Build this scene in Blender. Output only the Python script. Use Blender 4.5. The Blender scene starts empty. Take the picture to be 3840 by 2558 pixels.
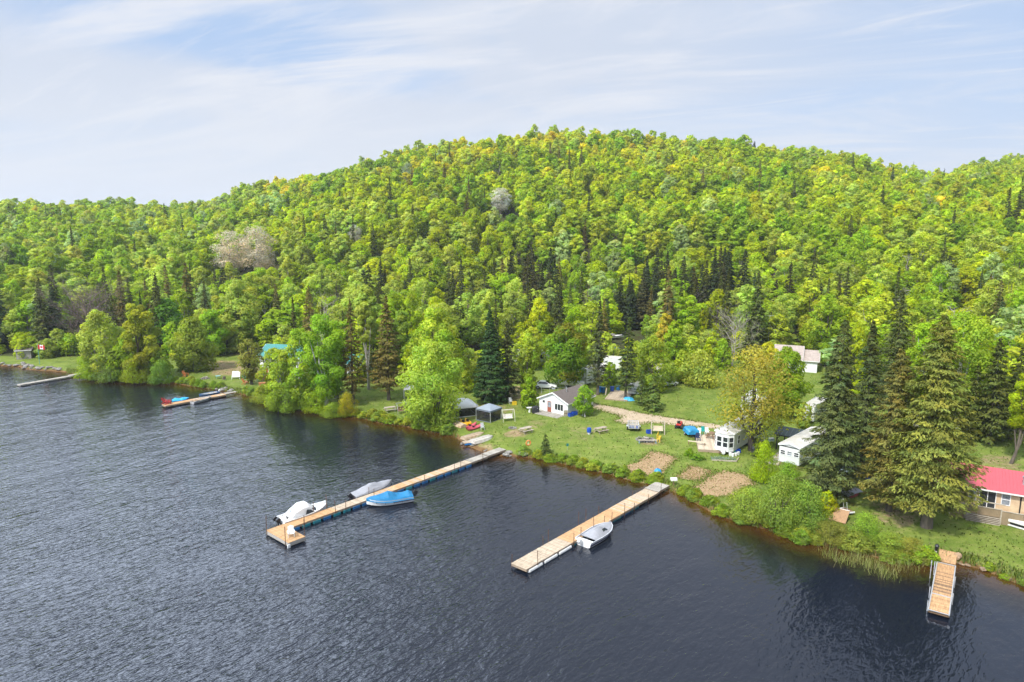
import bpy, math, random
import numpy as np
from mathutils import Vector, Matrix, noise as mnoise

PI = math.pi
R_ = math.radians
random.seed(7)
RNG = np.random.default_rng(11)
SC = bpy.context.scene
COL = SC.collection

# ------------------------------------------------------------------ camera
CAM_H = 31.0
PITCH = R_(9.5)
FPX = 2560.0                       # focal length in pixels of the 3840 px wide photograph


def ray(px, py):
    dx = (px - 1920.0) / FPX
    dy = (1279.0 - py) / FPX
    c, s = math.cos(PITCH), math.sin(PITCH)
    return (dx, c + dy * s, -s + dy * c)


def P0(px, py, z=0.0):
    """world point where the line of sight through a photo pixel meets height z"""
    d = ray(px, py)
    t = (z - CAM_H) / d[2]
    return (d[0] * t, d[1] * t)


def to_px(x, y, z):
    c, s = math.cos(PITCH), math.sin(PITCH)
    zz = z - CAM_H
    f = y * c - zz * s
    u = y * s + zz * c
    return 1920 + FPX * x / f, 1279 - FPX * u / f


# ------------------------------------------------------------------ tags
def tag(o, label=None, cat=None, group=None, kind=None):
    if label: o['label'] = label
    if cat: o['category'] = cat
    if group: o['group'] = group
    if kind: o['kind'] = kind
    return o


def thing(name, label, cat, loc=(0, 0, 0), rz=0.0, group=None):
    o = bpy.data.objects.new(name, None)
    o.empty_display_size = 0.2
    COL.objects.link(o)
    o.location = loc
    o.rotation_euler = (0, 0, rz)
    return tag(o, label, cat, group)


def copy_tree(o, parent=None):
    c = o.copy()
    COL.objects.link(c)
    c.parent = parent
    for ch in list(o.children):
        copy_tree(ch, c)
    return c


# ------------------------------------------------------------------ materials
MATS = {}


def rgb(r, g, b):
    return (r, g, b, 1.0)


def nodes_of(name):
    m = bpy.data.materials.new(name)
    m.use_nodes = True
    nt = m.node_tree
    nt.nodes.clear()
    out = nt.nodes.new('ShaderNodeOutputMaterial')
    return m, nt, out


def mat(name, col, rough=0.6, metal=0.0, var=0.12, scale=3.0, bump=0.0, spec=0.4, stretch=None, dirt=None, coat=0.0):
    """principled paint/wood/metal with a procedural mottling of its colour, optional grain direction and grime"""
    if name in MATS:
        return MATS[name]
    m, nt, out = nodes_of(name)
    N, L = nt.nodes, nt.links
    p = N.new('ShaderNodeBsdfPrincipled')
    L.new(p.outputs[0], out.inputs[0])
    p.inputs['Roughness'].default_value = rough
    p.inputs['Metallic'].default_value = metal
    p.inputs['Specular IOR Level'].default_value = spec
    p.inputs['Coat Weight'].default_value = coat
    tc = N.new('ShaderNodeTexCoord')
    mp = N.new('ShaderNodeMapping')
    L.new(tc.outputs['Object'], mp.inputs[0])
    if stretch: mp.inputs['Scale'].default_value = stretch
    ns = N.new('ShaderNodeTexNoise')
    ns.inputs['Scale'].default_value = scale
    ns.inputs['Detail'].default_value = 5
    ns.inputs['Roughness'].default_value = 0.65
    L.new(mp.outputs[0], ns.inputs['Vector'])
    mx = N.new('ShaderNodeMix')
    mx.data_type = 'RGBA'
    d = dirt or tuple(c * (1 - 2.2 * var) for c in col)
    h = tuple(min(1, c * (1 + 0.9 * var)) for c in col)
    mx.inputs[6].default_value = rgb(*d)
    mx.inputs[7].default_value = rgb(*h)
    rp = N.new('ShaderNodeValToRGB')
    rp.color_ramp.elements[0].position = 0.28
    rp.color_ramp.elements[1].position = 0.66
    L.new(ns.outputs[0], rp.inputs[0])
    L.new(rp.outputs[0], mx.inputs[0])
    L.new(mx.outputs[2], p.inputs['Base Color'])
    if bump:
        b = N.new('ShaderNodeBump')
        b.inputs['Strength'].default_value = bump
        b.inputs['Distance'].default_value = 0.05
        L.new(ns.outputs[0], b.inputs['Height'])
        L.new(b.outputs[0], p.inputs['Normal'])
    MATS[name] = m
    return m


def leaf_mat(name, trans=0.35, rough=0.55):
    """leaf faces: colour of each clump is stored per corner, the tint of the whole tree sits on the object"""
    if name in MATS:
        return MATS[name]
    m, nt, out = nodes_of(name)
    N, L = nt.nodes, nt.links
    at = N.new('ShaderNodeAttribute'); at.attribute_name = 'col'
    oi = N.new('ShaderNodeObjectInfo')
    mul = N.new('ShaderNodeMix'); mul.data_type = 'RGBA'; mul.blend_type = 'MULTIPLY'
    mul.inputs[0].default_value = 1.0
    L.new(at.outputs['Color'], mul.inputs[6])
    L.new(oi.outputs['Color'], mul.inputs[7])
    d = N.new('ShaderNodeBsdfPrincipled')
    d.inputs['Roughness'].default_value = rough
    d.inputs['Specular IOR Level'].default_value = 0.12
    t = N.new('ShaderNodeBsdfTranslucent')
    L.new(mul.outputs[2], d.inputs['Base Color'])
    hs = N.new('ShaderNodeHueSaturation')
    hs.inputs['Saturation'].default_value = 1.12
    hs.inputs['Value'].default_value = 1.35
    L.new(mul.outputs[2], hs.inputs['Color'])
    L.new(hs.outputs[0], t.inputs['Color'])
    mx = N.new('ShaderNodeMixShader')
    mx.inputs[0].default_value = trans
    L.new(d.outputs[0], mx.inputs[1])
    L.new(t.outputs[0], mx.inputs[2])
    L.new(mx.outputs[0], out.inputs[0])
    MATS[name] = m
    return m


# ------------------------------------------------------------------ mesh building
class MB:
    """collects simple solids and links them as ONE mesh object"""

    def __init__(self):
        self.v, self.f, self.mi = [], [], []
        self.cur = 0

    def add(self, vs, fs):
        o = len(self.v)
        self.v.extend([tuple(q) for q in vs])
        for q in fs:
            self.f.append(tuple(i + o for i in q))
            self.mi.append(self.cur)
        return self

    def box(self, c, s, rz=0.0, M=None, taper=1.0):
        hx, hy, hz = s[0] / 2, s[1] / 2, s[2] / 2
        vs = []
        for dz in (-1, 1):
            k = taper if dz > 0 else 1.0
            for dx, dy in ((-1, -1), (1, -1), (1, 1), (-1, 1)):
                vs.append(Vector((dx * hx * k, dy * hy * k, dz * hz)))
        if M is not None:
            vs = [M @ q for q in vs]
        if rz:
            rot = Matrix.Rotation(rz, 3, 'Z')
            vs = [rot @ q for q in vs]
        vs = [q + Vector(c) for q in vs]
        return self.add(vs, [(0, 3, 2, 1), (4, 5, 6, 7), (0, 1, 5, 4), (1, 2, 6, 5), (2, 3, 7, 6), (3, 0, 4, 7)])

    def bar(self, a, b, w, h=None):
        """rectangular bar from a to b"""
        a, b = Vector(a), Vector(b)
        h = h or w
        d = b - a
        l = d.length
        if l < 1e-6: return self
        d.normalize()
        up = Vector((0, 0, 1)) if abs(d.z) < 0.95 else Vector((0, 1, 0))
        s = d.cross(up).normalized()
        u = s.cross(d).normalized()
        vs = []
        for q in (a, b):
            for i, j in ((-1, -1), (1, -1), (1, 1), (-1, 1)):
                vs.append(q + s * (i * w / 2) + u * (j * h / 2))
        return self.add(vs, [(0, 1, 2, 3), (7, 6, 5, 4), (0, 4, 5, 1), (1, 5, 6, 2), (2, 6, 7, 3), (3, 7, 4, 0)])

    def tube(self, pts, rads, n=7, cap=True):
        pts = [Vector(q) for q in pts]
        if not hasattr(rads, '__len__'): rads = [rads] * len(pts)
        vs, fs = [], []
        for i, q in enumerate(pts):
            d = (pts[min(i + 1, len(pts) - 1)] - pts[max(i - 1, 0)])
            if d.length < 1e-9: d = Vector((0, 0, 1))
            d.normalize()
            up = Vector((0, 0, 1)) if abs(d.z) < 0.9 else Vector((1, 0, 0))
            s = d.cross(up).normalized()
            u = s.cross(d)
            for k in range(n):
                a = 2 * PI * k / n
                vs.append(q + (s * math.cos(a) + u * math.sin(a)) * rads[i])
        for i in range(len(pts) - 1):
            for k in range(n):
                k2 = (k + 1) % n
                fs.append((i * n + k, i * n + k2, (i + 1) * n + k2, (i + 1) * n + k))
        if cap:
            fs.append(tuple(range(n - 1, -1, -1)))
            o = (len(pts) - 1) * n
            fs.append(tuple(o + k for k in range(n)))
        return self.add(vs, fs)

    def lathe(self, prof, n=14, c=(0, 0, 0)):
        vs, fs = [], []
        for r, z in prof:
            for k in range(n):
                a = 2 * PI * k / n
                vs.append((c[0] + r * math.cos(a), c[1] + r * math.sin(a), c[2] + z))
        for i in range(len(prof) - 1):
            for k in range(n):
                k2 = (k + 1) % n
                fs.append((i * n + k, i * n + k2, (i + 1) * n + k2, (i + 1) * n + k))
        fs.append(tuple(range(n - 1, -1, -1)))
        o = (len(prof) - 1) * n
        fs.append(tuple(o + k for k in range(n)))
        return self.add(vs, fs)

    def grid(self, rows, close=False):
        """skin a list of equally long rows of points"""
        n = len(rows[0])
        vs = [q for r in rows for q in r]
        fs = []
        for i in range(len(rows) - 1):
            for k in range(n if close else n - 1):
                k2 = (k + 1) % n
                fs.append((i * n + k, i * n + k2, (i + 1) * n + k2, (i + 1) * n + k))
        return self.add(vs, fs)

    def prism(self, poly, z0, z1):
        n = len(poly)
        vs = [(x, y, z0) for x, y in poly] + [(x, y, z1) for x, y in poly]
        fs = [tuple(range(n - 1, -1, -1)), tuple(range(n, 2 * n))]
        for k in range(n):
            k2 = (k + 1) % n
            fs.append((k, k2, n + k2, n + k))
        return self.add(vs, fs)

    def build(self, name, m, parent=None, smooth=False, bevel=0.0, solid=0.0, loc=None, rz=None):
        me = bpy.data.meshes.new(name)
        me.from_pydata([tuple(q) for q in self.v], [], self.f)
        for mm in (m if isinstance(m, (list, tuple)) else [m]):
            me.materials.append(mm)
        if isinstance(m, (list, tuple)):
            me.polygons.foreach_set('material_index', self.mi)
        if smooth:
            me.polygons.foreach_set('use_smooth', [True] * len(me.polygons))
        me.update()
        o = bpy.data.objects.new(name, me)
        COL.objects.link(o)
        if parent is not None: o.parent = parent
        if loc is not None: o.location = loc
        if rz is not None: o.rotation_euler = (0, 0, rz)
        if solid:
            md = o.modifiers.new('thickness', 'SOLIDIFY'); md.thickness = solid; md.offset = 0
        if bevel:
            md = o.modifiers.new('edges', 'BEVEL'); md.width = bevel; md.segments = 2; md.limit_method = 'ANGLE'
        return o


def np_mesh(name, V, F, mats, midx=None, col=None, smooth=None):
    """fast mesh from numpy arrays; F is (m,4) quads or (m,3) triangles"""
    me = bpy.data.meshes.new(name)
    k = F.shape[1]
    me.vertices.add(len(V))
    me.vertices.foreach_set('co', np.ascontiguousarray(V, dtype=np.float32).ravel())
    me.loops.add(F.size)
    me.loops.foreach_set('vertex_index', np.ascontiguousarray(F, dtype=np.int32).ravel())
    me.polygons.add(len(F))
    me.polygons.foreach_set('loop_start', np.arange(0, F.size, k, dtype=np.int32))
    me.polygons.foreach_set('loop_total', np.full(len(F), k, dtype=np.int32))
    for m in mats: me.materials.append(m)
    if midx is not None: me.polygons.foreach_set('material_index', np.ascontiguousarray(midx, dtype=np.int32))
    if smooth is not None: me.polygons.foreach_set('use_smooth', np.ascontiguousarray(smooth, dtype=bool))
    me.update(calc_edges=True)
    if col is not None and col.shape[1] == 6:          # shading normals that follow the clump rather than the single leaf
        nv = me.attributes.new('custom_normal', 'FLOAT_VECTOR', 'POINT')
        n = col[:, 3:] / (np.linalg.norm(col[:, 3:], axis=1, keepdims=True) + 1e-9)
        nv.data.foreach_set('vector', np.ascontiguousarray(n, dtype=np.float32).ravel())
        col = col[:, :3]
    if col is not None:
        a = me.color_attributes.new('col', 'FLOAT_COLOR', 'POINT')
        c = np.ones((len(V), 4), dtype=np.float32)
        c[:, :3] = col
        a.data.foreach_set('color', c.ravel())
    return me


def link(name, me, parent=None):
    o = bpy.data.objects.new(name, me)
    COL.objects.link(o)
    if parent is not None: o.parent = parent
    return o
# ------------------------------------------------------------------ shoreline and terrain
SHORE_PX = [(-900, 1352), (-300, 1362), (0, 1371), (65, 1374), (106, 1386), (196, 1392), (245, 1396), (300, 1408), (359, 1427), (461, 1432), (571, 1438),
            (652, 1436), (734, 1452), (815, 1461), (864, 1471), (960, 1490), (1057, 1521), (1161, 1540), (1259, 1557), (1356, 1570),
            (1431, 1588), (1526, 1599), (1600, 1616), (1674, 1628), (1704, 1636), (1728, 1652), (1743, 1668), (1778, 1681), (1814, 1697),
            (1860, 1708), (1900, 1711), (1960, 1711), (2060, 1728), (2172, 1755), (2276, 1776), (2380, 1804), (2449, 1818), (2499, 1832), (2551, 1858),
            (2589, 1876), (2635, 1899), (2690, 1935), (2780, 1962), (2871, 1984), (3000, 2034), (3062, 2044), (3166, 2058), (3232, 2070),
            (3332, 2103), (3394, 2116), (3480, 2118), (3580, 2108), (3622, 2119), (3705, 2140), (3767, 2169), (3840, 2198), (4000, 2262), (4300, 2380), (5200, 2558)]
_sh = np.array([P0(*q) for q in SHORE_PX])
# finer, slightly wandering line
_fine = []
for i in range(len(_sh) - 1):
    a, b = _sh[i], _sh[i + 1]
    n = max(1, int(np.hypot(*(b - a)) / 1.5))
    n = min(n, 40)
    for k in range(n):
        q = a + (b - a) * k / n
        w = 0.0 if k == 0 else 0.22
        _fine.append((q[0] + w * mnoise.noise((q[0] * .5, q[1] * .5, 1.0)) * 2, q[1] + w * mnoise.noise((q[0] * .5, q[1] * .5, 5.0)) * 2))
_fine.append(tuple(_sh[-1]))
SHORE = np.array(_fine)
LAND = np.vstack([SHORE, [(900, 400), (3500, 1500), (3500, 6000), (-6000, 6000), (-6000, SHORE[0, 1] + 20)]])


def in_poly(x, y, poly):
    x = np.asarray(x, float); y = np.asarray(y, float)
    c = np.zeros(x.shape, bool)
    n = len(poly)
    for i in range(n):
        x1, y1 = poly[i]; x2, y2 = poly[(i + 1) % n]
        if y1 == y2: continue
        m = ((y1 > y) != (y2 > y)) & (x < (x2 - x1) * (y - y1) / (y2 - y1) + x1)
        c ^= m
    return c


def shore_dist(x, y):
    """signed distance to the shoreline, positive on land"""
    x = np.asarray(x, float).ravel(); y = np.asarray(y, float).ravel()
    best = np.full(x.shape, 1e9)
    S = SHORE[::2]
    for i in range(len(S) - 1):
        ax, ay = S[i]; bx, by = S[i + 1]
        ex, ey = bx - ax, by - ay
        t = np.clip(((x - ax) * ex + (y - ay) * ey) / (ex * ex + ey * ey + 1e-9), 0, 1)
        best = np.minimum(best, (x - ax - t * ex) ** 2 + (y - ay - t * ey) ** 2)
    d = np.sqrt(best)
    return np.where(in_poly(x, y, LAND), d, -d)


# skyline of the tree tops: pixel column, pixel row, distance of the ridge, distance of the foot of the slope
RIDGE = [(-600, 772, 520, 230), (0, 778, 520, 220), (200, 772, 520, 215), (480, 770, 520, 210), (700, 778, 520, 205), (860, 738, 500, 205), (1000, 692, 480, 205), (1150, 668, 465, 205),
         (1300, 640, 455, 205), (1380, 606, 450, 205), (1500, 582, 440, 210), (1650, 538, 430, 215), (1800, 521, 430, 220), (2000, 500, 430, 225), (2200, 492, 430, 225),
         (2420, 520, 440, 225), (2600, 526, 450, 215), (2800, 537, 460, 205), (3000, 568, 475, 195), (3200, 592, 490, 185), (3400, 640, 500, 175),
         (3560, 655, 520, 165), (3640, 622, 620, 160), (3840, 608, 620, 155), (4400, 600, 600, 150)]
TREE_TOP = 10.5
_rp, _rz, _rr, _rb = [], [], [], []
for px, py, R, B in RIDGE:
    d = ray(px, py)
    hl = math.hypot(d[0], d[1])
    _rp.append(math.atan2(d[0], d[1])); _rz.append(CAM_H + d[2] / hl * R - TREE_TOP); _rr.append(R); _rb.append(B)


def smooth01(t):
    t = np.clip(t, 0, 1)
    return t * t * (3 - 2 * t)


_GR = RNG.random((64, 64))


def vnoise(x, y, s):
    """cheap smooth value noise in -1..1"""
    x = np.asarray(x, float) / s + 100.3; y = np.asarray(y, float) / s + 77.7
    xi = np.floor(x).astype(int); yi = np.floor(y).astype(int)
    fx = x - xi; fy = y - yi
    fx = fx * fx * (3 - 2 * fx); fy = fy * fy * (3 - 2 * fy)
    g = lambda a, b: _GR[a % 64, b % 64]
    return 2 * ((g(xi, yi) * (1 - fx) + g(xi + 1, yi) * fx) * (1 - fy) + (g(xi, yi + 1) * (1 - fx) + g(xi + 1, yi + 1) * fx) * fy) - 1


def height(x, y, d=None):
    x = np.asarray(x, float); y = np.asarray(y, float)
    sh = x.shape
    if d is None: d = shore_dist(x, y)
    d = np.asarray(d).reshape(sh)
    land = 0.5 * (1 - np.exp(-np.maximum(d, 0) / 1.0)) + 0.016 * np.minimum(np.maximum(d, 0), 150)
    land = land + 0.12 * vnoise(x, y, 7.0) * smooth01(d / 6) + 0.25 * vnoise(x, y, 23.0) * smooth01(d / 14)
    bed = -np.minimum(3.0, 0.02 + 0.16 * np.maximum(-d, 0))
    z = np.where(d > 0, land, bed)
    r = np.hypot(x, y); ph = np.arctan2(x, y)
    R = np.interp(ph, _rp, _rr); B = np.interp(ph, _rp, _rb); Z = np.interp(ph, _rp, _rz)
    s = np.clip((r - B) / (R - B), 0, 3)
    rise = np.where(s < 1, s * (1.22 - 0.22 * s), 1 - 0.30 * (s - 1) ** 1.3)
    rise = np.where(s < 0.25, rise * smooth01(s / 0.25) ** 0.5, rise)
    hill = (Z - 2.5) * np.where(s > 1, np.maximum(rise, 0.15), rise) * (s > 0)
    hill = hill + (s > 0) * smooth01(s * 3) * (2.0 * vnoise(x, y, 48.0) + 1.0 * vnoise(x, y, 21.0))
    return z + np.where(d > 0, hill, 0)


def h1(x, y):
    return float(height(np.array([x]), np.array([y]))[0])


def P(px, py):
    """the point of the ground seen at a photo pixel: (x, y, z)"""
    z = 0.8
    for _ in range(6):
        x, y = P0(px, py, z)
        z = h1(x, y)
    return (x, y, max(z, 0.0))


def up_to(px, base, py):
    """height at which the line of sight through (px,py) passes above a base point"""
    d = ray(px, py)
    t = base[1] / d[1]
    return CAM_H + d[2] * t - base[2]


# ------------------------------------------------------------------ ground sheet
def radial(r0, r1, n, p=1.0):
    return r0 + (r1 - r0) * np.linspace(0, 1, n) ** p


_rad = np.concatenate([np.linspace(34, 150, 300)[:-1], np.linspace(150, 260, 140)[:-1], np.linspace(260, 700, 110)[:-1], np.linspace(700, 4000, 24)])
_azi = np.radians(np.concatenate([np.linspace(-100, -46, 40)[:-1], np.linspace(-46, 46, 420)[:-1], np.linspace(46, 100, 40)]))
GX = np.sin(_azi)[None, :] * _rad[:, None]
GY = np.cos(_azi)[None, :] * _rad[:, None]
GD = shore_dist(GX, GY).reshape(GX.shape)
GZ = height(GX, GY, GD)


def polar_faces(nr, na):
    i = np.arange(nr - 1)[:, None]; k = np.arange(na - 1)[None, :]
    a = i * na + k
    return np.stack([a, a + na, a + na + 1, a + 1], -1).reshape(-1, 4)


def px_poly(pts):
    return [P0(x, y, 1.3) for x, y in pts]


# bare and worn places on the lawns: polygons in photo pixels
WORN = [  # (polygon, strength)
    ([(1890, 1600), (1970, 1592), (1985, 1615), (1935, 1630), (1880, 1622)], .9),
    ([(1960, 1565), (2060, 1560), (2050, 1595), (1975, 1600)], .6),
    ([(2110, 1590), (2230, 1575), (2260, 1630), (2150, 1650)], .5),
    ([(1720, 1640), (1850, 1640), (1880, 1690), (1820, 1700), (1745, 1680)], .9),
    ([(1700, 1520), (1860, 1490), (1960, 1520), (1880, 1560), (1760, 1560)], .6),
    ([(760, 1350), (860, 1335), (940, 1355), (1000, 1375), (900, 1395), (780, 1400)], .85),
    ([(860, 1400), (1010, 1385), (1030, 1420), (900, 1440)], .5),
    ([(2300, 1560), (2460, 1560), (2480, 1580), (2340, 1590)], .7),
    ([(2395, 1635), (2480, 1630), (2490, 1660), (2400, 1665)], .8),
    ([(2840, 1740), (2960, 1700), (3010, 1790), (2890, 1800)], .4),
    ([(3440, 2030), (3650, 2000), (3840, 2060), (3840, 2110), (3560, 2080)], .35),
    ([(3250, 1860), (3420, 1850), (3500, 1900), (3420, 1960), (3280, 1940)], .7),
    ([(3640, 1700), (3840, 1690), (3840, 1760), (3680, 1740)], .7),
    ([(1800, 1450), (2000, 1440), (2050, 1480), (1900, 1500), (1790, 1490)], .8),
]
worn = np.zeros(GX.shape)
for poly, s in WORN:
    worn = np.maximum(worn, .8 * s * in_poly(GX, GY, px_poly(poly)))
# soften the masks along the grid
for _ in range(9):
    worn[1:-1, 1:-1] = (worn[1:-1, 1:-1] * 2 + worn[:-2, 1:-1] + worn[2:, 1:-1] + worn[1:-1, :-2] + worn[1:-1, 2:]) / 6

# forest floor: everything beyond the edge of the wood (photo column -> ground row)
EDGE_X = [-600, 0, 300, 330, 640, 700, 900, 1000, 1050, 1500, 1560, 2060, 2300, 2420, 2620, 2760, 3000, 3140, 3160, 3520, 3600, 3840, 4400]
EDGE_Y = [1320, 1322, 1325, 1330, 1330, 1330, 1322, 1315, 1345, 1385, 1345, 1335, 1330, 1330, 1345, 1350, 1345, 1400, 1520, 1520, 1610, 1620, 1640]
_gpx, _gpy = to_px(GX, GY, 1.5)
forest = smooth01((np.interp(_gpx, EDGE_X, EDGE_Y) - _gpy) / 18.0 + 0.5) * (GD > 2)


def ground_material():
    m, nt, out = nodes_of('lawn_soil_and_lakebed')
    N, L = nt.nodes, nt.links
    p = N.new('ShaderNodeBsdfPrincipled'); L.new(p.outputs[0], out.inputs[0])
    p.inputs['Roughness'].default_value = 0.95
    p.inputs['Specular IOR Level'].default_value = 0.1
    geo = N.new('ShaderNodeNewGeometry')

    def noise(scale, det=6, rough=0.6, off=0):
        mp = N.new('ShaderNodeMapping'); mp.inputs['Location'].default_value = (off, off * 1.7, 0)
        L.new(geo.outputs['Position'], mp.inputs[0])
        n = N.new('ShaderNodeTexNoise'); n.inputs['Scale'].default_value = scale; n.inputs['Detail'].default_value = det; n.inputs['Roughness'].default_value = rough
        L.new(mp.outputs[0], n.inputs['Vector'])
        return n.outputs[0]

    def ramp(f, a, b):
        r = N.new('ShaderNodeMapRange'); r.interpolation_type = 'SMOOTHSTEP'
        r.inputs[1].default_value = a; r.inputs[2].default_value = b
        L.new(f, r.inputs[0]); return r.outputs[0]

    def mix(f, a, b):
        x = N.new('ShaderNodeMix'); x.data_type = 'RGBA'
        L.new(f, x.inputs[0])
        for k, s in ((6, a), (7, b)):
            if isinstance(s, tuple): x.inputs[k].default_value = rgb(*s)
            else: L.new(s, x.inputs[k])
        return x.outputs[2]

    def attr(n):
        a = N.new('ShaderNodeAttribute'); a.attribute_name = n
        return a.outputs['Fac']

    def math_(op, a, b):
        x = N.new('ShaderNodeMath'); x.operation = op; x.use_clamp = False
        for k, s in ((0, a), (1, b)):
            if isinstance(s, (int, float)): x.inputs[k].default_value = s
            else: L.new(s, x.inputs[k])
        return x.outputs[0]

    g = mix(ramp(noise(0.35, 6, .65), .35, .65), (0.10, 0.16, 0.02), (0.18, 0.235, 0.04))
    g = mix(ramp(noise(0.9, 6, .7, 13), .5, .75), g, (0.27, 0.27, 0.085))
    g = mix(ramp(noise(6.0, 4, .7, 31), .45, .75), g, (0.21, 0.24, 0.06))
    g = mix(ramp(noise(2.2, 5, .7, 57), .58, .8), g, (0.06, 0.11, 0.015))
    dirt = mix(ramp(noise(1.5, 6, .7, 5), .35, .7), (0.24, 0.165, 0.09), (0.40, 0.30, 0.175))
    wmask = ramp(math_('ADD', attr('worn'), math_('MULTIPLY', math_('SUBTRACT', noise(1.1, 7, .72, 3), .5), 1.5)), .28, .8)
    c = mix(wmask, g, dirt)
    floor_ = mix(ramp(noise(0.5, 6, .7, 9), .4, .65), (0.06, 0.05, 0.025), (0.065, 0.095, 0.02))
    fm = ramp(math_('ADD', attr('forest'), math_('MULTIPLY', math_('SUBTRACT', noise(.5, 5, .7, 21), .5), .8)), .4, .75)
    c = mix(fm, c, floor_)
    # shore strip and lake bed
    bed = mix(ramp(noise(1.2, 5, .7, 2), .35, .7), (0.13, 0.07, 0.028), (0.22, 0.14, 0.065))
    sm = ramp(math_('ADD', attr('shore'), math_('MULTIPLY', math_('SUBTRACT', noise(1.3, 4, .6, 41), .5), 1.6)), .95, .3)
    c = mix(sm, c, bed)
    L.new(c, p.inputs['Base Color'])
    b = N.new('ShaderNodeBump'); b.inputs['Strength'].default_value = 0.7; b.inputs['Distance'].default_value = 0.12
    L.new(noise(9.0, 5, .75, 8), b.inputs['Height']); L.new(b.outputs[0], p.inputs['Normal'])
    return m


V = np.stack([GX, GY, GZ], -1).reshape(-1, 3)
me = np_mesh('ground', V, polar_faces(*GX.shape), [ground_material()], smooth=np.ones((GX.shape[0] - 1) * (GX.shape[1] - 1), bool))
for nm, a in (('worn', worn), ('forest', forest), ('shore', np.clip(GD, -5, 5))):
    at = me.attributes.new(nm, 'FLOAT', 'POINT'); at.data.foreach_set('value', a.astype(np.float32).ravel())
tag(link('ground', me), 'grassy lakeside ground rising into the wooded hill', None, None, 'structure')


# ------------------------------------------------------------------ lake
def water_material():
    m, nt, out = nodes_of('lake_water')
    N, L = nt.nodes, nt.links
    geo = N.new('ShaderNodeNewGeometry')
    p = N.new('ShaderNodeBsdfPrincipled'); L.new(p.outputs[0], out.inputs[0])
    p.inputs['IOR'].default_value = 1.36
    p.inputs['Specular IOR Level'].default_value = 0.85
    p.inputs['Roughness'].default_value = 0.06
    at = N.new('ShaderNodeAttribute'); at.attribute_name = 'shore'
    big = N.new('ShaderNodeTexNoise'); big.inputs['Scale'].default_value = 0.35; big.inputs['Detail'].default_value = 4
    L.new(geo.outputs['Position'], big.inputs['Vector'])
    mm = N.new('ShaderNodeMath'); mm.operation = 'MULTIPLY_ADD'; mm.inputs[1].default_value = 2.4; L.new(big.outputs[0], mm.inputs[0]); 
    L.new(at.outputs['Fac'], mm.inputs[2])
    mr = N.new('ShaderNodeMapRange'); mr.inputs[1].default_value = -5.0; mr.inputs[2].default_value = 2.6
    L.new(mm.outputs[0], mr.inputs[0])
    cr = N.new('ShaderNodeValToRGB')
    e = cr.color_ramp.elements
    e[0].position = 0.0; e[0].color = rgb(0.007, 0.010, 0.018)
    e[1].position = 1.0; e[1].color = rgb(0.15, 0.075, 0.018)
    k = e.new(0.42); k.color = rgb(0.012, 0.009, 0.006)
    k = e.new(0.72); k.color = rgb(0.050, 0.022, 0.005)
    k = e.new(0.88); k.color = rgb(0.105, 0.048, 0.010)
    L.new(mr.outputs[0], cr.inputs[0])
    L.new(cr.outputs[0], p.inputs['Base Color'])
    # wind ripples: three sets of wavelets crossing at small angles, on a slow swell of calmer and rougher water
    def waves(scale, ang, stretch, det=3, rough=.55):
        mp = N.new('ShaderNodeMapping'); mp.vector_type = 'TEXTURE'; mp.inputs['Rotation'].default_value = (0, 0, R_(ang)); mp.inputs['Scale'].default_value = (1 / stretch, 1, 1)
        L.new(geo.outputs['Position'], mp.inputs[0])
        n = N.new('ShaderNodeTexNoise'); n.inputs['Scale'].default_value = scale; n.inputs['Detail'].default_value = det; n.inputs['Roughness'].default_value = rough
        n.inputs['Distortion'].default_value = 0.35
        L.new(mp.outputs[0], n.inputs['Vector'])
        return n.outputs[0]
    def mul(a, b):
        x = N.new('ShaderNodeMath'); x.operation = 'MULTIPLY'
        for k, s in ((0, a), (1, b)):
            if isinstance(s, (int, float)): x.inputs[k].default_value = s
            else: L.new(s, x.inputs[k])
        return x.outputs[0]
    def add(a, b):
        x = N.new('ShaderNodeMath'); x.operation = 'ADD'
        for k, s in ((0, a), (1, b)):
            if isinstance(s, (int, float)): x.inputs[k].default_value = s
            else: L.new(s, x.inputs[k])
        return x.outputs[0]
    w = add(mul(waves(2.3, 50, .42, 2, .5), 1.0), mul(waves(4.6, 32, .5, 2, .5), 0.30))
    w = add(w, mul(waves(0.40, 58, .5, 1), 1.5))
    gust = waves(0.035, 20, .6, 3)
    gr = N.new('ShaderNodeMapRange'); gr.inputs[1].default_value = .32; gr.inputs[2].default_value = .68; gr.inputs[3].default_value = .55; gr.inputs[4].default_value = 1.15
    L.new(gust, gr.inputs[0])
    # sheltered water close to the bank lies calmer
    cm = N.new('ShaderNodeMapRange'); cm.inputs[1].default_value = -34; cm.inputs[2].default_value = -3; cm.inputs[3].default_value = 1.0; cm.inputs[4].default_value = .4
    L.new(at.outputs['Fac'], cm.inputs[0])
    b = N.new('ShaderNodeBump'); b.inputs['Distance'].default_value = 0.165
    L.new(mul(gr.outputs[0], cm.outputs[0]), b.inputs['Strength'])
    L.new(w, b.inputs['Height']); L.new(b.outputs[0], p.inputs['Normal'])
    return m


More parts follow.
